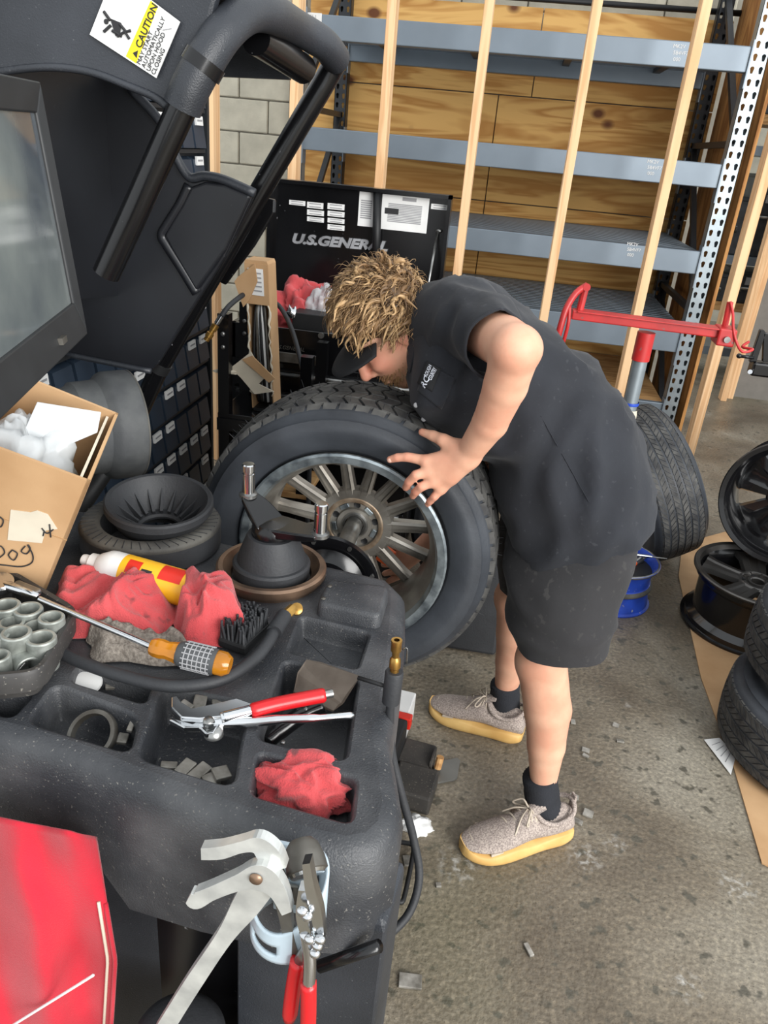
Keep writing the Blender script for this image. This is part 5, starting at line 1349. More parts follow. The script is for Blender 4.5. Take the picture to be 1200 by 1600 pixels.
    for k in range(4):
        x = 0.122 + 0.020 * k; z = 0.112 - 0.011 * k
        MB().tube(smoothpath([W(x - 0.006, -0.036, z - 0.026), W(x, -0.016, z - 0.002), W(x + 0.006, 0.016, z - 0.002), W(x + 0.010, 0.036, z - 0.026)], 4), 0.0028, 6).build('lace', 'lace', sh_o, smooth=True)
        MB().tube(smoothpath([W(x - 0.006, 0.036, z - 0.026), W(x, 0.016, z), W(x + 0.006, -0.016, z), W(x + 0.010, -0.036, z - 0.026)], 4), 0.0028, 6).build('lace', 'lace', sh_o, smooth=True)
    for q in (-1, 1):
        MB().tube(smoothpath([W(0.128, 0, 0.114), W(0.135, q * 0.022, 0.126), W(0.150, q * 0.040, 0.104), W(0.142, q * 0.036, 0.096), W(0.130, q * 0.008, 0.112)], 5), 0.0026, 6).build('lace', 'lace', sh_o, smooth=True)
        MB().tube(smoothpath([W(0.130, 0, 0.114), W(0.155, q * 0.018, 0.106), W(0.178, q * 0.040, 0.074)], 5), 0.0022, 6).build('lace', 'lace', sh_o, smooth=True)
shoe(atz(719, 1325, 0.02), atz(886, 1289, 0.02), 1)
shoe(atz(671, 1099, 0.02), atz(816, 1146, 0.02), 1)
# ------------------------------------------------------------------ things on the tray
def Z(px, py, dz_=0.0): return atz(px, py, ZT + dz_)
# tilted cardboard box
P0 = Vector((-0.665, 0.984, 0.912)); eh = Vector((0.1085, -0.021, 0.223)); ew = Vector((-0.1136, -0.0434, 0.0425)); ed = Vector((-0.0458, 0.1886, 0.0413))
ehn = eh.normalized(); edn = (ed - ehn * ed.dot(ehn)).normalized(); ewn = ehn.cross(edn); ewn = ewn if ewn.dot(ew) > 0 else -ewn
Hb, Wb, Db = 0.249, 0.20, 0.198
box = thing('cardboard_box', P0, 'tilted open cardboard box of clear plastic bags on the tray', 'box')
def bx(a, b, c): return P0 + ewn * a + edn * b + ehn * c
tk = 0.005
def slab(name, a0, a1, b0, b1, c0, c1, m='cardboard'):
    MB().hexa([bx(a0, b0, c0), bx(a1, b0, c0), bx(a1, b1, c0), bx(a0, b1, c0)], [bx(a0, b0, c1), bx(a1, b0, c1), bx(a1, b1, c1), bx(a0, b1, c1)]).build(name, m, box)
slab('front_panel', 0, Wb, 0, tk, 0, Hb); slab('back_panel', 0, Wb, Db - tk, Db, 0, Hb * 1.0); slab('side_panel', 0, tk, 0, Db, 0, Hb); slab('side_panel', Wb - tk, Wb, 0, Db, 0, Hb)
slab('bottom_panel', 0, Wb, 0, Db, 0, tk); slab('inner_flap', 0.012, 0.016, 0.01, Db - 0.01, Hb * 0.55, Hb * 0.97, 'paper_old')
slab('tape_seam', -0.001, Wb, -0.0008, 0.001, Hb * 0.50, Hb * 0.506, 'cardboard_in')
# paper note and marker writing on the front panel
def pen(pts, name='marker_writing', r=0.0011):
    MB().tube(smoothpath([bx(a, -0.0022, c) for a, c in pts], 4), r, 6).build(name, 'ink', box, smooth=True)
def pxbox(px, py):
    r = Vector(ray(px, py)); nn_ = edn; o = Vector((0, 0, CAM_H)); t = nn_.dot(P0 - o) / nn_.dot(r); q = o + r * t - P0
    return (q.dot(ewn), q.dot(ehn))
for strk in ([(0, 806), (6, 812), (2, 822), (-6, 818)], [(66, 824), (74, 832), (84, 826)], [(70, 828), (68, 836)], [(78, 818), (80, 838)],
             [(-4, 845), (-8, 856), (2, 852), (8, 862), (0, 870)], [(20, 858), (14, 866), (22, 874), (28, 864), (20, 858)], [(40, 852), (34, 860), (42, 864), (48, 856), (44, 850), (52, 866), (50, 878), (34, 884), (10, 882), (-8, 880)]):
    pen([pxbox(*p) for p in strk])
MB().poly3([bx(a_, -0.0012, c_) for a_, c_ in [pxbox(*q_) for q_ in ((17, 796), (48, 800), (58, 797), (75, 803), (90, 826), (72, 828), (66, 848), (12, 843))]], edn * 0.001).build('note', 'paper_old', box)
for k, (a, b, c, rx, rz, sd_, al) in enumerate(((0.10, 0.10, 0.16, 0.085, 0.075, 1.3, 0.62), (0.06, 0.07, 0.10, 0.05, 0.05, 4.4, 0.7), (0.13, 0.06, 0.12, 0.05, 0.05, 7.7, 0.6))):
    lab = ('large clear plastic bag bulging out of the cardboard box', 'small plastic bag at the right inside the cardboard box', 'small plastic bag at the left inside the cardboard box')[k]
    c0 = bx(a, b, c); crumple('plastic_bag', 'bag_film', c0 - Vector((0, 0, rz * 0.3)), rx * 0.8, rx * 0.75, rz, sd_, lab, 'bag', amp=0.35, nu=48, nv=26)
mt('bag_white', (206, 210, 212), 0.25, var=0.08, scale=10)
# white folded bag sheet standing up in the box
wsb = [(58, 628), (158, 644), (152, 676), (96, 700), (60, 716), (24, 716), (30, 690)]
q0 = bx(0.1, 0.12, Hb); nn2 = (edn * 0.9 - ehn * 0.5).normalized()
def onpl(px, py):
    r = Vector(ray(px, py)); o = Vector((0, 0, CAM_H)); return o + r * (nn2.dot(q0 - o) / nn2.dot(r))
MB().poly3([onpl(*p) for p in wsb], nn2 * 0.003).build('bag_sheet', 'bag_white', label='flat white plastic sleeve sticking out of the cardboard box', cat='bag', bevel=0.001)

# rubber ring and ribbed bowl
rc = Z(238, 848); 
rg = thing('rubber_ring', rc, 'thick dusty rubber ring lying on the tray under the ribbed bowl', 'ring')
MB().lathe([(0.085, 0.0), (0.122, 0.0), (0.128, 0.006), (0.128, 0.044), (0.122, 0.052), (0.094, 0.052), (0.088, 0.046), (0.085, 0.03)], rc, n=64, closed=True).build('ring_body', 'rubber', rg, smooth='auto')
MB().lathe([(0.090, 0.0505), (0.094, 0.0535), (0.121, 0.0535), (0.1285, 0.044), (0.126, 0.044)], rc, n=64).build('worn_top', 'rubber_dusty', rg, smooth=True)
for k in range(48):
    a = 2 * pi * k / 48; MB().box(rc + Vector((0.111 * math.cos(a), 0.111 * math.sin(a), 0.0535)), (0.026, 0.0012, 0.0012), Matrix.Rotation(a + 0.3, 3, 'Z')).build('groove', 'rubber', rg)
bc = rc + Vector((0.012, 0.012, 0.024)); bax = Vector((0.05, -0.10, 1)).normalized()
bw = thing('rubber_bowl', bc, 'black ribbed rubber bowl with a central hole sitting in the rubber ring', 'bowl')
MB().lathe([(0.036, 0.002), (0.060, 0.0), (0.078, 0.02), (0.094, 0.05), (0.0985, 0.054), (0.0985, 0.066), (0.095, 0.069), (0.088, 0.068), (0.085, 0.06), (0.066, 0.026), (0.054, 0.012), (0.040, 0.010), (0.036, 0.006)], bc, bax, 64, closed=True).build('bowl_shell', 'rubber', bw, smooth='auto')
u, v, w = basis(bax)
for k in range(18):
    a = 2 * pi * k / 18; d = math.cos(a) * u + math.sin(a) * v; s_ = w.cross(d)
    MB().hexa([bc + d * 0.042 + w * 0.010 + s_ * 0.003, bc + d * 0.042 + w * 0.010 - s_ * 0.003, bc + d * 0.064 + w * 0.02 - s_ * 0.0015, bc + d * 0.064 + w * 0.02 + s_ * 0.0015],
              [bc + d * 0.040 + w * 0.017 + s_ * 0.003, bc + d * 0.040 + w * 0.017 - s_ * 0.003, bc + d * 0.077 + w * 0.046 - s_ * 0.001, bc + d * 0.077 + w * 0.046 + s_ * 0.001]).build('rib', 'rubber', bw)

# hub nut with pressure cup, wing handle and two chrome pins
nc = Z(424, 900)
nut = thing('hub_nut', nc, 'black hub nut cup with bronze ring and two chrome pins', 'hub nut')
MB().lathe([(0.070, 0.0), (0.090, 0.0), (0.094, 0.006), (0.098, 0.012), (0.098, 0.022), (0.094, 0.026), (0.086, 0.026), (0.082, 0.018), (0.072, 0.010)], nc, n=72, closed=True).build('bronze_ring', 'bronze', nut, smooth='auto')
MB().lathe([(0.0, 0.012), (0.068, 0.012), (0.069, 0.030), (0.066, 0.034), (0.061, 0.035), (0.058, 0.048), (0.046, 0.080), (0.043, 0.086), (0.0, 0.087)], nc, n=56).build('pressure_cup', 'rubber', nut, smooth='auto')
MB().lathe([(0.0, 0.112), (0.030, 0.110), (0.036, 0.100), (0.036, 0.086), (0.0, 0.086)], nc, n=40).build('nut_body', 'black_paint', nut, smooth='auto')
t1 = aty(388, 772, nc.y + 0.03); t2 = aty(500, 834, nc.y - 0.02)
for t_ in (t1, t2):
    cm = nc + Vector((0, 0, 0.100)); dv = t_ - cm
    wd_ = Vector((-dv.y, dv.x, 0)).normalized()
    R = [[cm + wd_ * 0.036 + Vector((0, 0, 0.008)), cm - wd_ * 0.030 + Vector((0, 0, 0.008)), cm - wd_ * 0.030 - Vector((0, 0, 0.010)), cm + wd_ * 0.030 - Vector((0, 0, 0.010))],
         [cm.lerp(t_, 0.55) + wd_ * 0.026 + Vector((0, 0, 0.006)), cm.lerp(t_, 0.55) - wd_ * 0.026 + Vector((0, 0, 0.006)), cm.lerp(t_, 0.55) - wd_ * 0.026 - Vector((0, 0, 0.010)), cm.lerp(t_, 0.55) + wd_ * 0.026 - Vector((0, 0, 0.010))],
         [t_ + wd_ * 0.017 + Vector((0, 0, 0.002)), t_ - wd_ * 0.017 + Vector((0, 0, 0.002)), t_ - wd_ * 0.017 - Vector((0, 0, 0.010)), t_ + wd_ * 0.017 - Vector((0, 0, 0.010))]]
    MB().rings(dense(R, 4)).build('wing', 'black_paint', nut, bevel=0.003, smooth='auto', ang=50)
    MB().lathe([(0.0, -0.004), (0.016, -0.004), (0.016, 0.002), (0.011, 0.004)], t_, n=24).build('pin_washer', 'steel', nut, smooth='auto')
    MB().lathe([(0.011, 0.0), (0.011, 0.040), (0.0095, 0.041), (0.0095, 0.044), (0.0115, 0.045), (0.0115, 0.056), (0.010, 0.058), (0.0, 0.058)], t_, n=24).build('chrome_pin', 'chrome', nut, smooth='auto')
# big drum hanging behind the box
dc = aty(205, 662, 1.50); dax = Vector((0.70, 0.71, -0.03)).normalized()
dr = thing('rubber_drum', dc, 'large stepped grey rubber drum behind the cardboard box', 'drum')
mt('drum_grey', (84, 86, 86), 0.7, scale=20, col2=(66, 68, 70), bump=0.15, bscale=200)
MB().lathe([(0.0, -0.26), (0.060, -0.26), (0.070, -0.25), (0.072, -0.20), (0.086, -0.19), (0.088, -0.135), (0.092, -0.125), (0.098, -0.12), (0.100, -0.072), (0.112, -0.060), (0.1155, -0.052), (0.1165, -0.004), (0.114, 0.0), (0.108, 0.0), (0.106, -0.03), (0.0, -0.03)], dc, dax, 64).build('drum_shell', 'drum_grey', dr, smooth='auto')
MB().lathe([(0.1168, -0.003), (0.1165, 0.0006), (0.112, 0.0006)], dc, dax, 64).build('drum_edge', 'rubber_dusty', dr, smooth=True)
MB().cyl(dc - dax * 0.26, dc - dax * 0.40, 0.03, n=20).build('drum_peg', 'black_matt', dr, smooth='auto')
# aerosol can lying beside the box
ca = Z(130, 874, 0.046); cb0 = Z(262, 912, 0.036)
cax = (cb0 - ca).normalized(); can = thing('aerosol_can', ca, 'aerosol can with white cap and yellow label lying by the box', 'can')
MB().lathe([(0, 0), (0.009, 0), (0.010, 0.004), (0.010, 0.014), (0.015, 0.016), (0.0165, 0.034), (0.0175, 0.036)], ca, cax, 28).build('cap', 'white_plastic', can, smooth='auto')
MB().lathe([(0.0185, 0.032), (0.020, 0.034), (0.0285, 0.050), (0.0295, 0.060), (0.0295, 0.063)], ca, cax, 32).build('shoulder', 'white_plastic', can, smooth='auto')
MB().lathe([(0.0296, 0.060), (0.0297, 0.082)], ca, cax, 36).build('white_band', 'white_plastic', can, smooth=True)
MB().lathe([(0.0298, 0.080), (0.0298, 0.20), (0.028, 0.205), (0, 0.205)], ca, cax, 36).build('body', 'yellow_label', can, smooth='auto')
u, v, w = basis(cax)
def can_patch(name, m, x0, x1, a0, a1):
    MB().grid(lambda s_, t_: ca + cax * (x0 + (x1 - x0) * s_) + 0.0302 * (math.cos(a0 + (a1 - a0) * t_) * u + math.sin(a0 + (a1 - a0) * t_) * v), 1, 10).build(name, m, can, smooth=True)
ang0 = math.atan2(Vector((0.1, -0.6, 0.8)).dot(v), Vector((0.1, -0.6, 0.8)).dot(u))
can_patch('red_panel', 'red_label', 0.092, 0.116, ang0 - 0.5, ang0 + 0.35); can_patch('black_panel', 'ink', 0.119, 0.138, ang0 - 0.1, ang0 + 0.35); can_patch('red_panel', 'red_label', 0.15, 0.19, ang0 - 0.9, ang0 + 0.2)

# wadded red shop rags
def heap(name, mat, px0, py0, px1, py1, hgt_fn, lab, cat, seed, nu=110, nv=60, th=0.004, base=0.0, thk=0.003, edge=None):
    """folded cloth: a sheet laid over the tray with deep, sharp folds; outline given by edge in the unit square"""
    b = MB(); A, B, C_, D_ = Z(px0[0], px0[1]), Z(py0[0], py0[1]), Z(px1[0], px1[1]), Z(py1[0], py1[1])
    def f(s, t):
        if edge: s2, t2 = edge(s, t)
        else: s2, t2 = s, t
        p = (A * (1 - s2) + B * s2) * (1 - t2) + (D_ * (1 - s2) + C_ * s2) * t2
        q = Vector((p.x, p.y, 0)) * 14 + Vector((seed, seed, 0)); q += Vector((noise.noise(q * 0.8), noise.noise(q * 0.8 + Vector((9, 0, 0))), 0)) * 0.7
        r1 = 1 - min(1, abs(noise.noise(q)) * 3.2); r2 = 1 - min(1, abs(noise.noise(q * 2.1 + Vector((4, 4, 0)))) * 3.0)
        e = min(1.0, 7 * s, 7 * (1 - s), 7 * t, 7 * (1 - t)); e = e * e * (3 - 2 * e)
        z = base + e * (hgt_fn(s, t) + 0.016 * r1 + 0.008 * r2) + 0.004
        k = 0.010 * noise.noise(q * 1.3 + Vector((0, 7, 3)))
        return p + Vector((k * 1.2, k, z))
    return b.grid(f, nu, nv).build(name, mat, smooth=True, solid=thk, label=lab, cat=cat)
def wob(seed):
    def e(s, t):
        return s + 0.07 * noise.noise(Vector((s * 3, t * 3, seed))) * (1 if 0 < s < 1 else 1), t + 0.09 * noise.noise(Vector((s * 3, t * 3, seed + 5)))
    return e
heap('red_rag', 'red_rag', (92, 914), (286, 922), (262, 1006), (84, 1000), lambda s, t: 0.018 + 0.020 * math.sin(s * 3.1) * math.sin(t * 3.1) + 0.012 * math.sin(s * 9 + t * 4), 'large crumpled red rag on the tray in front of the aerosol can', 'rag', 2.2, edge=wob(1))
heap('red_rag', 'red_rag', (270, 930), (372, 944), (386, 1012), (282, 1020), lambda s, t: 0.034 + 0.030 * math.sin(s * 3.1) * math.sin(t * 3.1), 'balled red rag on the tray beside the brush', 'rag', 5.3, nu=80, nv=80, edge=wob(4))
mt('knit_grey', (150, 142, 132), 0.95, scale=200, col2=(106, 98, 90), bump=0.6, bscale=300)
heap('knit_glove', 'knit_grey', (128, 990), (300, 1000), (334, 1046), (150, 1040), lambda s, t: 0.010 + 0.006 * math.sin(s * 5), 'grey knitted glove lying under the red rags', 'glove', 7.7, nu=70, nv=36, edge=wob(9))

# big screwdriver across the rags
sa = Z(62, 936, 0.062); sb_ = Z(236, 1010, 0.050); sc_ = Z(360, 1040, 0.040); sdx = (sc_ - sa)
drv = thing('screwdriver', sb_, 'long flat screwdriver with amber and grey ribbed handle', 'screwdriver')
sd1 = (sb_ - sa).normalized()
MB().lathe([(0, 0), (0.0045, 0.0), (0.0045, (sb_ - sa).length + 0.01), (0, (sb_ - sa).length + 0.01)], sa, sd1, 16).build('blade_shaft', 'chrome', drv, smooth='auto')
hax = (sc_ - sb_).normalized(); HL = (sc_ - sb_).length
mt('amber', (206, 132, 30), 0.15, var=0.15, scale=30, trans=0.25)
mt('grip_grey', (72, 74, 76), 0.6, var=0.1)
MB().lathe([(0.0, 0.0), (0.011, 0.0), (0.0135, 0.006), (0.014, 0.016), (0.0125, 0.024), (0.0145, 0.034), (0.016, 0.042)], sb_, hax, 8).build('amber_neck', 'amber', drv, smooth='auto')
MB().lathe([(0.0155, 0.040), (0.0185, 0.046), (0.0195, HL * 0.6), (0.0185, HL - 0.020)], sb_, hax, 24).build('grip', 'grip_grey', drv, smooth='auto')
MB().lathe([(0.0175, HL - 0.021), (0.0175, HL - 0.008), (0.012, HL), (0, HL)], sb_, hax, 20).build('end_cap', 'amber', drv, smooth='auto')
u, v, w = basis(hax)
for k in range(16):
    a = 2 * pi * k / 16
    MB().tube([sb_ + hax * x_ + 0.0196 * (math.cos(a) * u + math.sin(a) * v) for x_ in (0.050, HL - 0.026)], 0.0009, 5).build('grip_line', 'ink_grey', drv)
for k in range(6):
    x_ = 0.054 + k * (HL - 0.084) / 5
    MB().tube([sb_ + hax * x_ + 0.0194 * (math.cos(2 * pi * i / 24) * u + math.sin(2 * pi * i / 24) * v) for i in range(24)], 0.0009, 5, closed=True).build('grip_line', 'ink_grey', drv)
# chrome ratchet lying at the left edge
ra = Z(-20, 905, 0.055); rb_ = Z(60, 932, 0.058)
rt = thing('ratchet', ra, 'chrome ratchet head at the left edge beside the cardboard box', 'ratchet')
MB().tube([ra, ra.lerp(rb_, 0.5), rb_], [0.009, 0.008, 0.005], 12).build('bar', 'chrome', rt, smooth=True)
MB().lathe([(0, -0.009), (0.017, -0.009), (0.019, -0.005), (0.019, 0.006), (0.016, 0.010), (0, 0.010)], ra.lerp(rb_, 0.28), (0.2, -0.3, 1), 24).build('head', 'chrome', rt, smooth='auto')
MB().box(ra.lerp(rb_, 0.72) + Vector((0, 0.010, 0.0)), (0.05, 0.012, 0.010), Matrix.Rotation(-0.3, 3, 'Z')).build('pawl', 'steel', rt, bevel=0.003)
# stiff black brush
bo = Z(382, 1000, 0.004); br = thing('tyre_brush', bo, 'stiff black bristle brush lying on the tray beside the hose', 'brush')
bd = (Z(410, 975) - Z(355, 1025)).normalized(); bs = Vector((-bd.y, bd.x, 0))
MB().box(bo + Vector((0, 0, 0.010)), (0.075, 0.05, 0.018), Matrix((bd, bs, Vector((0, 0, 1)))).transposed()).build('brush_back', 'black_matt', br, bevel=0.005)
random.seed(8); bb2 = MB()
for i in range(13):
    for j in range(7):
        p = bo + bd * (-0.033 + 0.0055 * i) + bs * (-0.02 + 0.0066 * j) + Vector((0, 0, 0.018))
        d = Vector((random.uniform(-.2, .2), random.uniform(-.2, .2), 1)).normalized()
        bb2.cyl(p, p + d * random.uniform(0.026, 0.032), 0.0024, 0.0019, 6)
bb2.build('bristles', 'rubber', br, kind='stuff')
# inflator hose looping across the tray to its brass chuck
hp3_ = [Z(96, 1020, 0.016), Z(128, 1035, 0.016), Z(190, 1056, 0.018), Z(270, 1072, 0.018), Z(345, 1062, 0.020), Z(395, 1032, 0.022), Z(420, 1002, 0.026), Z(434, 974, 0.030), Z(444, 962, 0.032)]
ho = thing('inflator_hose', hp3_[4], 'thick black inflator hose curving across the tray to a brass chuck', 'hose')
MB().tube(smoothpath(hp3_, 8), 0.0092, 14).build('hose', 'rubber', ho, smooth=True)
MB().tube([Z(428, 988, 0.029), Z(444, 962, 0.032)], 0.0125, 14).build('hose_sleeve', 'rubber', ho, smooth='auto')
MB().tube([Z(442, 965, 0.032), Z(458, 951, 0.034)], 0.009, 8).build('chuck', 'brass', ho, smooth='auto')
MB().lathe([(0, 0), (0.010, 0), (0.010, 0.010), (0.006, 0.012), (0, 0.012)], Z(464, 953, 0.028), (0.1, -0.7, 0.7), 16).build('chuck_face', 'brass', ho, smooth='auto')
MB().tube([Z(404, 972, 0.030), Z(412, 970, 0.032)], 0.004, 8).build('chuck_stub', 'brass', ho, smooth='auto')

# tray of sockets
so_ = [Z(*p, 0.014) for p in ((-70, 985), (20, 925), (118, 985), (64, 1082), (-70, 1095))]
tr = thing('socket_tray', so_[2], 'dark moulded tray of steel spacer sleeves at the left edge', 'tray')
sp = rpoly(so_[::-1], 0.022, 5)
ar_ = sum(sp[i].x * sp[(i + 1) % len(sp)].y - sp[(i + 1) % len(sp)].x * sp[i].y for i in range(len(sp)))
if ar_ < 0: sp = sp[::-1]
mt('tray_brown', (66, 64, 62), 0.55, scale=12, col2=(42, 41, 41), speck=(120, 116, 108), sscale=200, samt=0.66)
z0 = ZT + 0.003
MB().rings([dz(inset(sp, 0.014), z0), dz(inset(sp, 0.006), z0 + 0.002), dz(inset(sp, 0.001), z0 + 0.016), dz(inset(sp, -0.006), z0 + 0.018), dz(inset(sp, -0.008), z0 + 0.046), dz(inset(sp, -0.005), z0 + 0.050), dz(inset(sp, 0.002), z0 + 0.049), dz(inset(sp, 0.005), z0 + 0.040), dz(inset(sp, 0.008), z0 + 0.010)], cap0=True, cap1=True).build('tray_body', 'tray_brown', tr, smooth='auto', ang=50)
mt('sleeve_steel', (176, 180, 174), 0.45, metal=0.5, scale=60, col2=(132, 136, 130))
sock_px = [((9, 945), .0205, .052), ((44, 951), .0205, .050), ((80, 964), .0185, .052), ((18, 972), .018, .044), ((57, 978), .0185, .044), ((25, 988), .0205, .056), ((64, 996), .0205, .050), ((-8, 990), .0195, .05), ((-4, 1024), .0165, .046), ((-30, 960), .02, .05), ((-30, 1000), .02, .05)]
names_ = ['far left', 'far middle', 'far right, under the screwdriver', 'second row left', 'second row right', 'tall one in the third row', 'near the right rim', 'cut by the left edge', 'small one near the front left', 'outer far one', 'outer near one']
for (p, r, h), nme in zip(sock_px, names_):
    if p[0] < -20: continue
    b0 = atz(p[0], p[1], ZT + 0.012 + h); b0.z = ZT + 0.0125
    MB().lathe([(r * 0.97, 0.0), (r, 0.002), (r, h - 0.002), (r - 0.0015, h), (r * 0.76, h), (r * 0.72, h - 0.003), (r * 0.70, 0.002)], b0, n=32, closed=True).build('spacer_sleeve', 'sleeve_steel', smooth='auto', label='round steel sleeve standing in the socket tray, %s' % nme, cat='sleeve', group='steel sleeves in the socket tray')
l0 = Z(30, 1030, 0.030); l1 = Z(58, 1036, 0.030)
MB().lathe([(0.018, 0), (0.018, 0.046), (0.0165, 0.047), (0.014, 0.046), (0.014, 0.0)], l0 + Vector((-0.012, 0.012, 0)), l1 - l0 + Vector((0, -0.02, 0)), 28, closed=True).build('spacer_sleeve', 'sleeve_steel', smooth='auto', label='steel sleeve lying on its side at the front of the socket tray', cat='sleeve', group='steel sleeves in the socket tray')
MB().lathe([(0.0075, 0.0), (0.015, 0.0), (0.016, 0.002), (0.016, 0.009), (0.014, 0.011), (0.009, 0.011), (0.0075, 0.009)], Z(25, 1040, 0.028), (0.15, -0.5, 0.9), 6, closed=True).build('hex_nut', 'steel', label='small hexagonal steel nut in the front of the socket tray', cat='nut', bevel=0.0008)

# pliers for wheel weights across the pockets
def plate(poly_px, z, th, name, m, parent, bev=0.0015):
    MB().poly3([Z(*p, z) for p in poly_px], (0, 0, th)).build(name, m, parent, bevel=bev, seg=2)
pl = thing('weight_pliers', Z(330, 1115), 'chrome wheel weight pliers with one red grip across the tray pockets', 'pliers')
plate([(268, 1096), (276, 1094), (284, 1104), (300, 1114), (330, 1108), (372, 1098), (394, 1106), (398, 1118), (352, 1126), (312, 1130), (284, 1128), (268, 1112)], 0.012, 0.008, 'upper_jaw', 'chrome', pl)
plate([(264, 1131), (272, 1130), (300, 1138), (320, 1128), (344, 1124), (352, 1132), (340, 1142), (334, 1152), (322, 1154), (312, 1144), (288, 1144)], 0.004, 0.008, 'lower_jaw', 'chrome', pl)
MB().tube(smoothpath([Z(330, 1130, 0.008), Z(392, 1128, 0.009), (Z(440, 1124, 0.012)), Z(500, 1122, 0.014), Z(553, 1117, 0.016)], 6), [0.0075] * 6 + [0.0068] * 6 + [0.0062] * 6 + [0.005] * 6 + [0.0035], 12).build('steel_handle', 'chrome', pl, smooth=True)
MB().tube(smoothpath([Z(345, 1122, 0.016), Z(392, 1110, 0.018), Z(420, 1103, 0.020)], 5), 0.0078, 12).build('grip_shank', 'chrome', pl, smooth=True)
MB().tube(smoothpath([Z(392, 1111, 0.018), Z(430, 1101, 0.021), Z(475, 1092, 0.024), Z(508, 1086, 0.026)], 6), [0.0085] + [0.0102] * 17 + [0.0085], 14).build('red_sleeve', 'red_grip', pl, smooth=True)
MB().tube([Z(506, 1086, 0.026), Z(520, 1083, 0.027)], 0.006, 12).build('handle_tip', 'steel', pl, smooth='auto')
MB().lathe([(0, 0.003), (0.006, 0.003), (0.0075, 0.0)], Z(326, 1126, 0.018), n=16).build('pivot', 'steel', pl, smooth=True)
MB().lathe([(0, 0.012), (0.012, 0.010), (0.013, 0.0)], Z(334, 1148, 0.0), n=20).build('hammer_face', 'steel', pl, smooth=True)
# scraper leaning in the middle pocket
sc = thing('scraper', Z(500, 1090), 'broad rusty scraper blade leaning in the tray pocket under the pliers', 'scraper')
mt('rusty_blade', (112, 102, 92), 0.45, metal=0.5, scale=16, col2=(74, 64, 56))
blp = [((478, 1032), 0.006), ((500, 1036), 0.007), ((562, 1058), 0.012), ((536, 1100), -0.008), ((520, 1112), -0.018), ((470, 1096), -0.026), ((458, 1082), -0.02), ((464, 1052), -0.002)]
pts_ = [Z(*p, dz_) for p, dz_ in blp]
MB().add(pts_ + [q + Vector((0.001, 0, 0.0022)) for q in pts_], [tuple(range(8)), tuple(range(15, 7, -1))] + [(i, (i + 1) % 8, 8 + (i + 1) % 8, 8 + i) for i in range(8)]).build('blade', 'rusty_blade', sc)
MB().tube(smoothpath([Z(505, 1102, -0.012), Z(470, 1118, -0.022), Z(432, 1146, -0.034), Z(416, 1160, -0.04)], 5), [0.010] * 5 + [0.013] * 5 + [0.012] * 5 + [0.008], 12).build('handle', 'black_paint', sc, smooth=True)
for p in ((478, 1108), (442, 1160)): MB().ell(Z(*p, -0.012 if p[0] > 450 else -0.022), (0.004, 0.004, 0.003), 10, 6).build('rivet', 'steel', sc, smooth=True)
# ring and clip weights in the pockets
rgc = Z(142, 1152, -0.030)
MB().lathe([(0.028, -0.006), (0.0335, -0.006), (0.0345, -0.004), (0.0345, 0.004), (0.0335, 0.006), (0.028, 0.006)], rgc + Vector((0, 0.004, 0.0)), (-0.1, -0.55, 0.72), 44, closed=True).build('steel_ring', 'steel_dull', smooth='auto', label='worn steel ring leaning in the left tray pocket', cat='ring')
mt('weight_grey', (178, 174, 166), 0.5, metal=0.4, scale=40, col2=(110, 106, 98))
wt = [((312, 1103), -0.012, .018, .026, .2), ((343, 1105), -0.014, .020, .018, .5), ((264, 1200), -0.052, .022, .012, .3), ((290, 1203), -0.05, .018, .026, -.3), ((312, 1210), -0.05, .018, .03, -.4), ((346, 1212), -0.045, .022, .022, .7), ((330, 1222), -0.05, .02, .02, -.8), ((290, 1108), -0.01, .02, .016, -.4),
      ((178, 1074), -0.03, .024, .014, .5), ((152, 1056), -0.02, .024, .016, -.4), ((192, 1158), -0.04, .014, .018, .2), ((208, 1132), -0.02, .008, .03, .1)]
wl = ['upright in the middle pocket behind the pliers jaw', 'flat behind the pliers jaw, further right', 'at the left of the deep middle pocket', 'second along the floor of the deep pocket', 'third along the floor of the deep pocket', 'dark square one at the right of the deep pocket', 'nearest one in the deep pocket', 'beside the open pliers jaw', 'flat in the small far pocket', 'tilted at the back of the small far pocket', 'under the ring pocket rim, right side', 'standing against the ring pocket wall']
for ((p, z_, a_, b2, rt_), l_) in zip(wt, wl):
    c = Z(*p, z_); R = Euler((0.25 if z_ > -0.04 else 0.05, 0.12, rt_)).to_matrix()
    MB().box(c + Vector((0, 0, 0.004)), (a_, b2, 0.006), R).build('wheel_weight', 'weight_grey', bevel=0.0015, label='small grey wheel weight, ' + l_, cat='weight', group='wheel weights in the tray')
MB().lathe([(0, 0.0), (0.021, 0.0), (0.022, 0.002), (0.021, 0.005), (0.012, 0.007), (0, 0.007)], Z(136, 1068, -0.018), (0.1, -0.3, 1), 28).build('plastic_disc', 'white_plastic', smooth='auto', label='round white plastic disc in the small far pocket', cat='disc')
crumple('red_rag', 'red_rag', Z(470, 1240, -0.046), 0.066, 0.036, 0.040, 9.1, 'red rag stuffed into the front right tray pocket', 'rag', amp=0.32, freq=1.1, nu=96, nv=48)
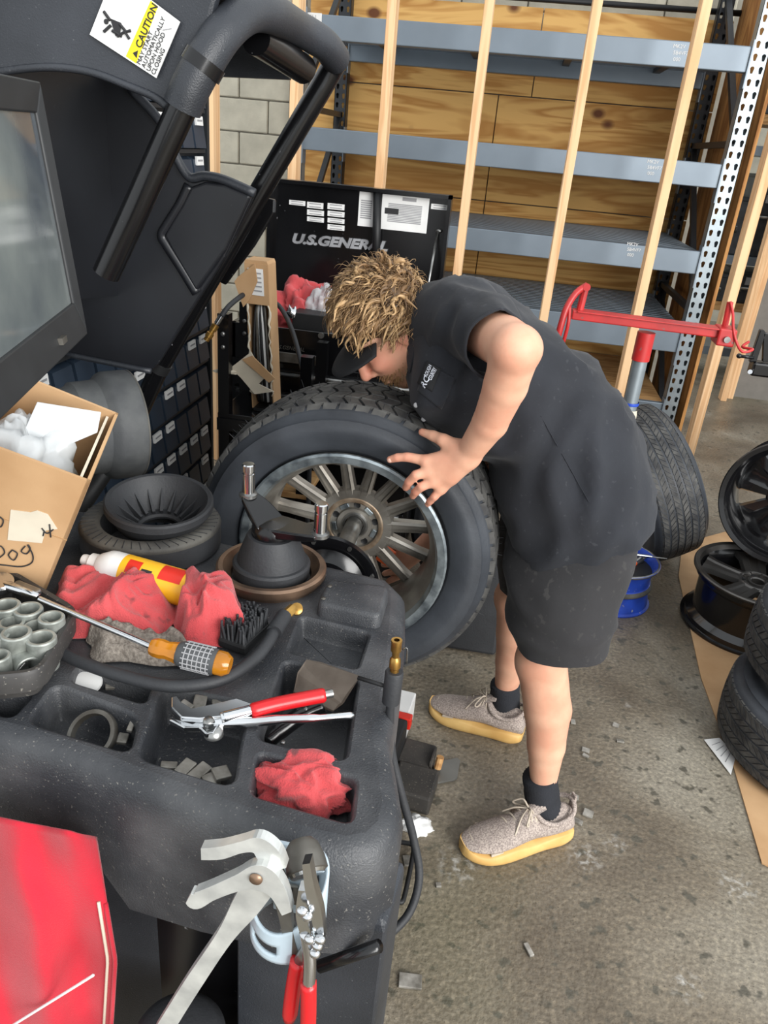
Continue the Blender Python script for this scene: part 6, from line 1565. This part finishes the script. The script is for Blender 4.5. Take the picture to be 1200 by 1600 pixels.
# ------------------------------------------------------------------ tool holder on the side with its pliers
yh = 0.585
hcx = aty(450, 1420, yh); hr = 0.041
ho2 = thing('tool_holder', hcx, 'pale blue ring shaped tool holder screwed to the side of the machine', 'holder')
mt('holder_blue', (186, 202, 212), 0.4, var=0.05)
c_ = Vector((aty(452, 1400, 0.575).x, 0.575, 0))
zt0, zb0 = aty(452, 1352, 0.575).z - 0.004, aty(440, 1490, 0.545).z
def hol(a, z): return c_ + Vector((hr * math.cos(a), hr * math.sin(a), z))
n_a = 40; hb3 = MB(); cut = lambda a, f: (abs(((a + 2.05 + pi) % (2 * pi)) - pi) < 0.42 and 0.25 < f < 0.62)
vs_ = {}; fs_ = []
for i in range(n_a + 1):
    a = -pi * 1.28 + (pi * 1.62) * i / n_a
    for j in range(13):
        f = j / 12; vs_[(i, j)] = len(vs_)
pts_ = []
for i in range(n_a + 1):
    a = -pi * 1.28 + (pi * 1.62) * i / n_a
    for j in range(13):
        f = j / 12; top_ = zt0 - 0.055 * (0.5 + 0.5 * math.cos(((a + 1.9)) * 1.25)) ** 1.0
        pts_.append(hol(a, zb0 + (top_ - zb0) * f))
for i in range(n_a):
    for j in range(12):
        a = -pi * 1.28 + (pi * 1.62) * (i + .5) / n_a
        if cut(a, (j + .5) / 12): continue
        fs_.append((vs_[(i, j)], vs_[(i + 1, j)], vs_[(i + 1, j + 1)], vs_[(i, j + 1)]))
MB().add(pts_, fs_).build('holder_shell', 'holder_blue', ho2, smooth=True, solid=0.0035)
MB().box((c_.x, 0.602, (zt0 + zb0) / 2), (0.05, 0.006, zt0 - zb0 + 0.01)).build('back_plate', 'holder_blue', ho2, bevel=0.002)
MB().box(aty(446, 1395, 0.592), (0.03, 0.004, 0.03)).build('screw_plate', 'steel_dull', ho2, bevel=0.001)
for p in ((440, 1392), (452, 1392)): MB().ell(aty(*p, 0.588), (0.004, 0.003, 0.004), 10, 6).build('screw', 'black_matt', ho2, smooth=True)
# large bright pliers hooked over the holder: curved jaws to the left, long handle below
bp = thing('large_pliers', aty(400, 1370, 0.53), 'large bright steel pliers with curved open jaws hooked in the holder', 'pliers')
mt('cast_alu', (222, 224, 220), 0.3, metal=0.5, scale=30, col2=(186, 188, 186))
def pv2(px, py, y): return aty(px, py, y)
def strap(name, pts, wds, y, th, m, parent):
    """bar of varying width along a pixel path in the plane y"""
    P = smoothpath([(*p, 0) for p in pts], 6); W_ = smoothpath([(w_, 0, 0) for w_ in wds], 6); L_ = []; R_ = []
    for i, p in enumerate(P):
        t = P[min(i + 1, len(P) - 1)] - P[max(i - 1, 0)]; t.normalize(); n = Vector((-t.y, t.x, 0)) * W_[i].x / 2
        L_.append((p.x + n.x, p.y + n.y)); R_.append((p.x - n.x, p.y - n.y))
    MB().poly3([pv2(*q, y) for q in L_ + R_[::-1]], (0, th, 0)).build(name, m, parent, bevel=min(0.0025, th * 0.3), seg=2)
strap('upper_jaw', [(314, 1335), (345, 1333), (378, 1324), (402, 1322), (420, 1340), (428, 1362)], [18, 20, 18, 26, 36, 40], 0.520, 0.011, 'cast_alu', bp)
strap('lower_jaw', [(294, 1404), (306, 1408), (332, 1396), (372, 1380), (405, 1372), (432, 1392), (448, 1428)], [16, 26, 22, 26, 40, 28, 16], 0.512, 0.011, 'cast_alu', bp)
strap('long_handle', [(408, 1380), (384, 1416), (350, 1466), (300, 1540), (250, 1620)], [50, 44, 27, 27, 27], 0.530, 0.013, 'cast_alu', bp)
strap('inner_handle', [(425, 1375), (440, 1410), (452, 1470), (470, 1540)], [34, 22, 16, 14], 0.535, 0.009, 'steel_dull', bp)
MB().lathe([(0, -0.003), (0.0065, -0.002), (0.007, 0.0)], pv2(400, 1373, 0.511), (0, 1, 0), 18).build('pivot', 'bronze', bp, smooth=True)
# hammer pliers with red grips standing in the holder
hp_t = thing('hammer_pliers', aty(480, 1450, 0.55), 'wheel weight hammer pliers with red dipped handles in the holder', 'pliers')
ha, hb5 = aty(470, 1312, 0.580), aty(480, 1362, 0.555)
MB().lathe([(0, 0), (0.012, 0.0), (0.0175, 0.006), (0.0215, 0.020), (0.0225, (hb5 - ha).length), (0.018, (hb5 - ha).length + 0.002)], ha, hb5 - ha, 24).build('hammer_head', 'steel_dull', hp_t, smooth='auto')
MB().lathe([(0, 0.006), (0.018, 0.004), (0.021, 0.0), (0.021, -0.004)], hb5, hb5 - ha, 24).build('hammer_cap', 'chrome', hp_t, smooth='auto')
strap('jaw', [(478, 1350), (484, 1390), (494, 1430), (500, 1470)], [12, 15, 17, 14], 0.512, 0.012, 'chrome', hp_t)
strap('jaw', [(474, 1392), (472, 1430), (478, 1462)], [16, 20, 16], 0.516, 0.012, 'chrome', hp_t)
for k, p in enumerate(((472, 1424), (480, 1432), (484, 1468), (496, 1478), (492, 1490), (500, 1468))): MB().ell(pv2(*p, 0.508), (0.006, 0.005, 0.005), 12, 8).build('cast_knob', 'chrome', hp_t, smooth=True)
MB().tube(smoothpath([pv2(478, 1455, 0.520), pv2(484, 1500, 0.514), pv2(482, 1545, 0.510)], 4), 0.0072, 10).build('shank', 'chrome', hp_t, smooth=True)
MB().tube(smoothpath([pv2(486, 1470, 0.532), pv2(466, 1505, 0.530)], 2), 0.0065, 10).build('shank', 'steel', hp_t, smooth=True)
MB().tube(smoothpath([pv2(482, 1535, 0.511), pv2(482, 1580, 0.508), pv2(480, 1640, 0.505)], 4), 0.0088, 12).build('red_handle', 'red_grip', hp_t, smooth=True)
MB().tube(smoothpath([pv2(466, 1500, 0.530), pv2(458, 1545, 0.527), pv2(452, 1592, 0.524)], 4), [0.0088] * 8 + [0.007], 12).build('red_handle', 'red_grip', hp_t, smooth=True)

# red towel hanging at the left
tw = thing('red_towel', aty(60, 1450, 0.62), 'red cloth towel with white stitched hem hanging at the lower left', 'towel')
def tow(s, t):
    # s along the width (left to right), t downwards
    px = -80 + s * (252 - 0) + t * (-10) + 0; top = 1262 + (s * 252) * 0.18 ; py = top + t * 420
    xr = 150 + 32 * min(1, t * 2.2) - 26 * max(0, t - 0.45)
    px = -80 + s * (xr + 80)
    y = 0.615 + 0.016 * math.sin(s * 7 + t * 2.0) + 0.012 * math.sin(s * 13 - t * 5) - 0.03 * t + 0.008 * noise.noise(Vector((s * 5, t * 5, 2)))
    return aty(px, py, y)
MB().grid(tow, 60, 50).build('cloth', 'red_towel', tw, smooth=True, solid=0.003)
for e0, e1 in ((lambda t: (1.0, t), 'h'), (lambda t: (0.955, t), 'h2')):
    P = [tow(*e0(0.24 + k / 30 * 0.76)) + Vector((0, -0.003, 0)) for k in range(31)]
    MB().tube(P, 0.0022 if e1 == 'h2' else 0.003, 6).build('stitched_hem', 'paper_old' if e1 == 'h2' else 'red_towel', tw, smooth=True)
P = [aty(20 + 9 * k, 1602 - 5.6 * k, 0.572 - 0.001 * k) for k in range(15)]
MB().tube(smoothpath(P, 2), 0.0018, 6).build('stitched_hem', 'paper', tw, smooth=True)
# black bucket below the recess
bk = thing('rubber_cone', aty(280, 1640, 0.62), 'dark round rubber cone partly visible at the bottom edge', 'cone')
bk0 = aty(282, 1650, 0.600)
MB().lathe([(0.0, 0.06), (0.03, 0.06), (0.050, 0.056), (0.062, 0.045), (0.066, 0.0), (0.066, -0.05)], Vector((bk0.x, 0.60, bk0.z)), n=48).build('cone_shell', 'rubber', bk, smooth=True)
MB().lathe([(0.066, -0.05), (0.075, -0.055), (0.075, -0.12), (0, -0.12)], Vector((bk0.x, 0.60, bk0.z)), n=48).build('cone_base', 'rubber', bk, smooth='auto')
# ------------------------------------------------------------------ things on the floor
def FL(px, py, z=0.0): return atz(px, py, z)
# brass coupling standing at the tray edge, hose falling to the floor
hv = thing('side_hose', FL(612, 1460, 0.3), 'black air hose with brass coupler hanging at the tray corner', 'hose')
yv = 0.86
tpt = [aty(620, 1000, yv), aty(616, 1052, yv), aty(613, 1060, yv), aty(610, 1100, yv)]
vd_ = tpt[1] - tpt[0]; Lv = vd_.length
MB().lathe([(0.004, 0.0), (0.0075, 0.0), (0.0078, 0.002), (0.0072, Lv * .10), (0.0074, Lv * .30), (0.0055, Lv * .36), (0.0050, Lv * .50), (0.0078, Lv * .58), (0.0080, Lv * .80), (0.0060, Lv * .84), (0.0068, Lv * 1.02)], tpt[0], vd_, 20).build('brass_coupler', 'brass', hv, smooth='auto')
MB().tube(smoothpath([tpt[0].lerp(tpt[1], .25) + Vector((0.009, 0, 0)), tpt[0].lerp(tpt[1], .2) + Vector((0.015, 0, 0)), tpt[0].lerp(tpt[1], .6) + Vector((0.016, 0, -0.002))], 4), 0.0011, 6).build('coupler_clip', 'steel', hv, smooth=True)
MB().lathe([(0.0, 0.0), (0.0115, 0.0), (0.013, 0.003), (0.0125, (tpt[3] - tpt[1]).length)], tpt[1] - (tpt[3] - tpt[1]).normalized() * 0.004, tpt[3] - tpt[1], 20).build('rubber_sleeve', 'rubber', hv, smooth='auto')
hz_ = [aty(611, 1092, yv), aty(609, 1130, yv), aty(613, 1180, yv), aty(627, 1240, yv - 0.01), aty(646, 1310, yv - 0.02), aty(655, 1370, yv - 0.04), aty(640, 1425, yv - 0.07), aty(605, 1462, yv - 0.10), aty(570, 1480, yv - 0.10)]
MB().tube(smoothpath(hz_, 7), 0.0063, 12).build('hose', 'rubber', hv, smooth=True)
# steel hook on the machine that holds the coupler
MB().tube([aty(612, 1075, yv), Vector((aty(612, 1075, yv).x - 0.05, yv + 0.01, aty(612, 1075, yv).z))], 0.003, 8).build('hose_hook', 'black_matt', hv, smooth=True)
# black plastic box, steel plate, foil and paper at the machine foot
bx_ = thing('floor_box', FL(640, 1230), 'worn black plastic case lying on the floor by the machine', 'case')
q = [FL(*p) for p in ((622, 1165), (660, 1168), (678, 1225), (668, 1275), (598, 1262), (606, 1215))]
mt('dusty_black', (64, 60, 55), 0.7, scale=14, col2=(42, 40, 38), speck=(120, 112, 100), sscale=220, samt=0.66)
MB().box((-0.045, 1.60, 0.03), (0.115, 0.115, 0.06), Matrix.Rotation(-0.12, 3, 'Z')).build('case_body', 'dusty_black', bx_, bevel=0.006)
MB().box((-0.052, 1.715, 0.025), (0.095, 0.10, 0.05), Matrix.Rotation(-0.12, 3, 'Z')).build('case_back', 'dusty_black', bx_, bevel=0.006)
MB().box((-0.005, 1.70, 0.05), (0.008, 0.07, 0.03), Matrix.Rotation(-0.12, 3, 'Z')).build('case_rib', 'dusty_black', bx_, bevel=0.002)
MB().tube([(0.012, 1.70, 0.02), (0.016, 1.708, 0.055)], 0.011, 10).build('wood_dowel', 'board_wood', smooth='auto', label='short worn wooden stub on the floor beside the black case', cat='stub')
pp_ = [FL(*p, 0.004) for p in ((676, 1194), (714, 1186), (719, 1190), (714, 1218), (708, 1221), (681, 1226))]
mt('plate_steel', (126, 126, 122), 0.4, metal=0.5, scale=8, col2=(104, 104, 100))
MB().poly3(pp_, (0, 0, 0.006)).build('steel_plate', 'plate_steel', bevel=0.001, label='flat grey steel plate on the floor beside the black case', cat='plate')
crumple('paper_scrap', 'paper', FL(650, 1292), 0.035, 0.026, 0.016, 5.5, 'crumpled white paper scrap on the floor in front of the black case', 'paper', amp=0.5, nu=40, nv=20)
MB().box(FL(612, 1272, 0.012), (0.03, 0.02, 0.006), Matrix.Rotation(-0.2, 3, 'Z')).build('paper_scrap', 'paper', label='small flat white paper bit left of the crumpled paper', cat='paper')
MB().box(FL(600, 1285, 0.008), (0.035, 0.018, 0.008), Matrix.Rotation(-0.15, 3, 'Z')).build('metal_clip', 'black_matt', label='small dark clip beside the white paper on the floor', cat='clip')
pk = thing('weight_packet', FL(595, 1160), 'white and red packet on the floor close against the machine', 'packet')
MB().box((-0.125, 1.86, 0.05), (0.07, 0.12, 0.10), Matrix.Rotation(-0.1, 3, 'Z')).build('packet_body', 'paper', pk, bevel=0.004)
MB().box((-0.12, 1.80, 0.085), (0.075, 0.03, 0.04), Matrix.Rotation(-0.1, 3, 'Z')).build('packet_band', 'red_label', pk, bevel=0.004)
MB().box((-0.135, 1.70, 0.06), (0.075, 0.14, 0.12), Matrix.Rotation(-0.1, 3, 'Z')).build('floor_tub', 'black_matt', bevel=0.008, label='black tub on the floor between machine and packet', cat='tub')
# bent wire pedal frame
wf = [FL(*p, 0.02) for p in ((560, 1306), (640, 1318), (646, 1330), (632, 1400), (626, 1410), (560, 1396))]
MB().tube(smoothpath(wf[:2], 2)[:-1] + smoothpath(wf[1:5], 4) + [wf[5]], 0.006, 8).build('wire_frame', 'black_matt', smooth=True, label='black bent wire frame on the floor by the machine foot', cat='frame')
# scattered wheel weights and scraps
sc_px = [((743, 1131), .03, .012, .1), ((727, 1135), .022, .012, -.6), ((895, 1128), .016, .02, .1), ((915, 1172), .024, .018, -.2), ((915, 1181), .02, .012, -.5), ((962, 1133), .02, .018, -.3), ((969, 1158), .024, .012, .1), ((897, 1245), .026, .018, -.2), ((919, 1271), .028, .026, -.3), ((895, 1280), .055, .016, -.35), ((826, 1484), .012, .032, .5), ((641, 1533), .05, .032, .1), ((685, 1383), .014, .012, .3), ((636, 1345), .02, .03, .3)]
sl_ = ['touching the far shoe sole', 'just left of the far shoe heel scrap', 'right of the bare calf', 'nearer one of a pair right of the leg', 'smaller one of the pair right of the leg', 'alone in the middle of the floor, square', 'alone in the middle of the floor, thin', 'behind the near sock', 'square one behind the near heel', 'long one at the near heel', 'thin strip alone on the near floor', 'nearest square pair at the bottom', 'tiny one in front of the near toe', 'beside the wire frame']
for ((p, a_, b2, rt_), l_) in zip(sc_px, sl_):
    MB().box(FL(*p, 0.004), (a_, b2, 0.007), Euler((0.02, 0.02, rt_)).to_matrix()).build('wheel_weight', 'weight_grey', bevel=0.0015, label='small wheel weight on the floor, ' + l_, cat='weight', group='wheel weights scattered on the floor')
# cardboard sheet and card under the tyres
cbp = [FL(*p, 0.001) for p in ((1066, 850), (1060, 900), (1095, 1060), (1143, 1190), (1190, 1350), (1330, 1420), (1420, 1000), (1250, 800))]
MB().poly3(cbp, (0, 0, 0.004)).build('cardboard_sheet', 'cardboard', label='flat brown cardboard sheet on the floor under the tyres at right', cat='cardboard')
cd = [FL(*p, 0.006) for p in ((1100, 1156), (1124, 1153), (1150, 1180), (1142, 1211))]
cdo = thing('printed_card', cd[0], 'small white printed card on the floor left of the tyre stack', 'card')
MB().poly3(cd, (0, 0, 0.001)).build('card_sheet', 'paper', cdo)
for k in range(4):
    a = cd[0].lerp(cd[3], 0.2 + 0.18 * k); b = cd[1].lerp(cd[2], 0.2 + 0.18 * k)
    MB().tube([a.lerp(b, .2) + Vector((0, 0, 0.0015)), a.lerp(b, .8) + Vector((0, 0, 0.0015))], 0.0012, 4).build('print_line', 'ink_grey', cdo)
# blue painted steel wheel used as a tool bucket
bl = FL(972, 952)
bucket = thing('blue_rim', bl, 'blue painted steel wheel standing flat, filled with tools', 'wheel')
bl = Vector((bl.x - 0.05, bl.y + 0.09, 0))
MB().lathe([(0.150, 0.0), (0.165, 0.0), (0.167, 0.006), (0.158, 0.012), (0.155, 0.035), (0.150, 0.05), (0.150, 0.075), (0.158, 0.085), (0.158, 0.095), (0.147, 0.105), (0.146, 0.135), (0.155, 0.160), (0.166, 0.178), (0.172, 0.182), (0.172, 0.188), (0.166, 0.190), (0.158, 0.178), (0.140, 0.13), (0.140, 0.02)], bl, n=56, closed=True).build('rim_shell', 'blue_paint', bucket, smooth='auto')
MB().lathe([(0.1725, 0.181), (0.1735, 0.186), (0.167, 0.192), (0.163, 0.188)], bl, n=56).build('worn_edge', 'steel', bucket, smooth=True)
MB().lathe([(0.151, 0.078), (0.1592, 0.085), (0.1592, 0.095), (0.149, 0.103)], bl, n=56).build('worn_band', 'rubber_dusty', bucket, smooth=True)
MB().lathe([(0.0, 0.15), (0.148, 0.15)], bl, n=40).build('rim_disc', 'black_matt', bucket)
def tool(name, lab, cat, a, b, r, m, m2=None):
    t = thing(name, a, lab, cat, 'tools in the blue wheel'); a = Vector(a); b = Vector(b)
    MB().tube([a, a.lerp(b, .15), a.lerp(b, .5), b.lerp(a, .42)], [r * .7, r, r * .9, r * .8], 12).build('handle', m, t, smooth='auto')
    MB().tube([b.lerp(a, .45), b], r * 0.35, 10).build('shank', m2 or 'steel', t, smooth='auto')
c_ = bl + Vector((0, 0, 0.16))
tool('awl', 'awl with orange wooden handle in the blue wheel', 'awl', aty(975, 892, bl.y), aty(1005, 868, bl.y + 0.06), 0.016, 'orange')
tool('tyre_probe', 'thin chrome probe sticking out of the blue wheel', 'probe', aty(985, 866, bl.y), aty(1042, 873, bl.y + 0.02), 0.007, 'chrome')
tool('tool_grip', 'black handled tool lying at the front of the blue wheel', 'tool', aty(968, 892, bl.y - 0.05), aty(1002, 898, bl.y - 0.03), 0.016, 'black_matt', 'chrome')
tool('tool_grip', 'black handled tool lying at the back of the blue wheel', 'tool', aty(985, 885, bl.y + 0.03), aty(1015, 866, bl.y + 0.09), 0.018, 'black_matt', 'steel_dull')
MB().poly3([aty(*p, bl.y + 0.04) for p in ((974, 868), (986, 868), (991, 822), (988, 822))], (0, 0.01, 0)).build('white_strip', 'paper', label='white strip sticking up from the blue wheel behind the shorts', cat='strip')
# ------------------------------------------------------------------ red stand with crossbar
ys = 2.65
p_top = aty(1012, 512, ys); bx0 = p_top.x
rs_ = thing('red_stand', (bx0, ys, 0), 'red steel crossbar stand on a grey pipe with wire hooks', 'stand')
A_, B_ = aty(893, 490, ys), aty(1146, 522, ys)
zb_ = p_top.z
Rb = (B_ - A_).to_track_quat('X', 'Z').to_matrix()
MB().box((A_ + B_) / 2, ((B_ - A_).length, 0.05, 0.030), Rb).build('crossbar', 'red_paint', rs_, bevel=0.004)
MB().box((A_ + B_) / 2 + Vector((0, -0.004, 0.014)), ((B_ - A_).length - 0.03, 0.066, 0.004), Rb).build('crossbar_top', 'red_paint', rs_, bevel=0.001)
MB().cyl(p_top + Vector((0, 0, -0.015)), (bx0, ys, aty(1003, 563, ys).z), 0.029, n=24).build('red_collar', 'red_paint', rs_, smooth='auto')
MB().cyl((bx0, ys, aty(1003, 563, ys).z), (bx0, ys, 0.82), 0.0245, n=24).build('grey_pipe', 'galv', rs_, smooth='auto')
MB().lathe([(0.026, 0.0), (0.029, 0.01), (0.030, 0.07), (0.027, 0.085)], (bx0, ys, aty(985, 655, ys).z - 0.05), n=24).build('tape_wrap', 'paper_old', rs_, smooth='auto')
MB().lathe([(0.0285, 0.0), (0.0295, 0.004), (0.0285, 0.010)], (bx0, ys, aty(985, 632, ys).z), n=24).build('blue_tape', 'blue_paint', rs_, smooth='auto')
MB().cyl((bx0, ys, 0.83), (bx0, ys, 0.02), 0.022, n=20).build('lower_pipe', 'galv', rs_, smooth='auto')
for a in range(3):
    an = 2 * pi * a / 3 - 0.4; MB().tube([(bx0, ys, 0.10), (bx0 + 0.13 * math.cos(an), ys + 0.13 * math.sin(an), 0.012)], 0.012, 10).build('foot', 'red_paint', rs_, smooth=True)
# left swinging arm
MB().tube([aty(905, 488, ys), aty(915, 448, ys)], 0.012, 10).build('arm_upright', 'red_paint', rs_, smooth='auto')
MB().tube(smoothpath([aty(917, 446, ys - 0.01), aty(900, 458, ys - 0.03), aty(885, 482, ys - 0.05), aty(876, 510, ys - 0.06), aty(870, 532, ys - 0.06)], 4), 0.011, 10).build('swing_arm', 'red_paint', rs_, smooth=True)
MB().tube(smoothpath([aty(890, 478, ys - 0.05), aty(888, 505, ys - 0.06), aty(880, 536, ys - 0.05)], 4), 0.006, 8).build('arm_rod', 'red_paint', rs_, smooth=True)
MB().cyl(aty(917, 449, ys - 0.03), aty(917, 449, ys + 0.02), 0.012, n=14).build('arm_pin', 'red_paint', rs_, smooth='auto')
# right clamp and wire hook
cB = aty(1131, 524, ys)
MB().box(cB, (0.055, 0.085, 0.055), Rb).build('clamp', 'red_paint', rs_, bevel=0.005)
MB().cyl(cB + Vector((0, -0.052, -0.004)), cB + Vector((0, -0.04, -0.004)), 0.010, n=14).build('clamp_bolt', 'steel', rs_, smooth='auto')
MB().tube([aty(1132, 512, ys), aty(1141, 472, ys)], 0.010, 10).build('hook_post', 'red_paint', rs_, smooth='auto')
MB().tube(smoothpath([aty(1141, 471, ys - 0.01), aty(1145, 490, ys - 0.02), aty(1146, 515, ys - 0.04), aty(1152, 538, ys - 0.05), aty(1161, 550, ys - 0.06), aty(1176, 546, ys - 0.05), aty(1160, 542, ys - 0.02), aty(1170, 534, ys)], 5), 0.0045, 8).build('wire_hook', 'red_paint', rs_, smooth=True)
# black tool arm cut by the right edge
ye = 2.9
ta = thing('clamp_arm', aty(1260, 600, ye), 'black steel clamping arm reaching in at the right edge', 'clamp arm')
ctr = aty(1190, 576, ye)
MB().box(ctr + Vector((0.29, 0, 0)), (0.66, 0.06, 0.05)).build('arm_block', 'black_paint', ta, bevel=0.008)
MB().poly3([aty(*p, ye - 0.02) for p in ((1171, 566), (1182, 566), (1197, 520), (1193, 515), (1188, 516))], (0, 0.02, 0)).build('link', 'black_paint', ta, bevel=0.003)
MB().poly3([aty(*p, ye - 0.02) for p in ((1192, 566), (1206, 566), (1200, 520), (1194, 520))], (0, 0.02, 0)).build('link', 'black_paint', ta, bevel=0.003)
MB().tube([aty(1154, 556, ye - 0.02), aty(1178, 559, ye - 0.02)], 0.006, 10).build('lever', 'black_paint', ta, smooth=True)
MB().ell(aty(1155, 556, ye - 0.02), (0.010, 0.009, 0.009), 12, 8).build('lever_knob', 'black_paint', ta, smooth=True)
MB().cyl(aty(1172, 581, ye - 0.04), aty(1172, 581, ye - 0.03), 0.008, n=14).build('pin', 'chrome', ta, smooth='auto')
MB().box((ctr.x + 0.62, ye, ctr.z / 2 + 0.06), (0.09, 0.09, ctr.z + 0.12)).build('column', 'black_paint', ta, bevel=0.008)
MB().box((ctr.x + 0.68, ye, 0.02), (0.34, 0.4, 0.04)).build('base', 'black_paint', ta, bevel=0.008)
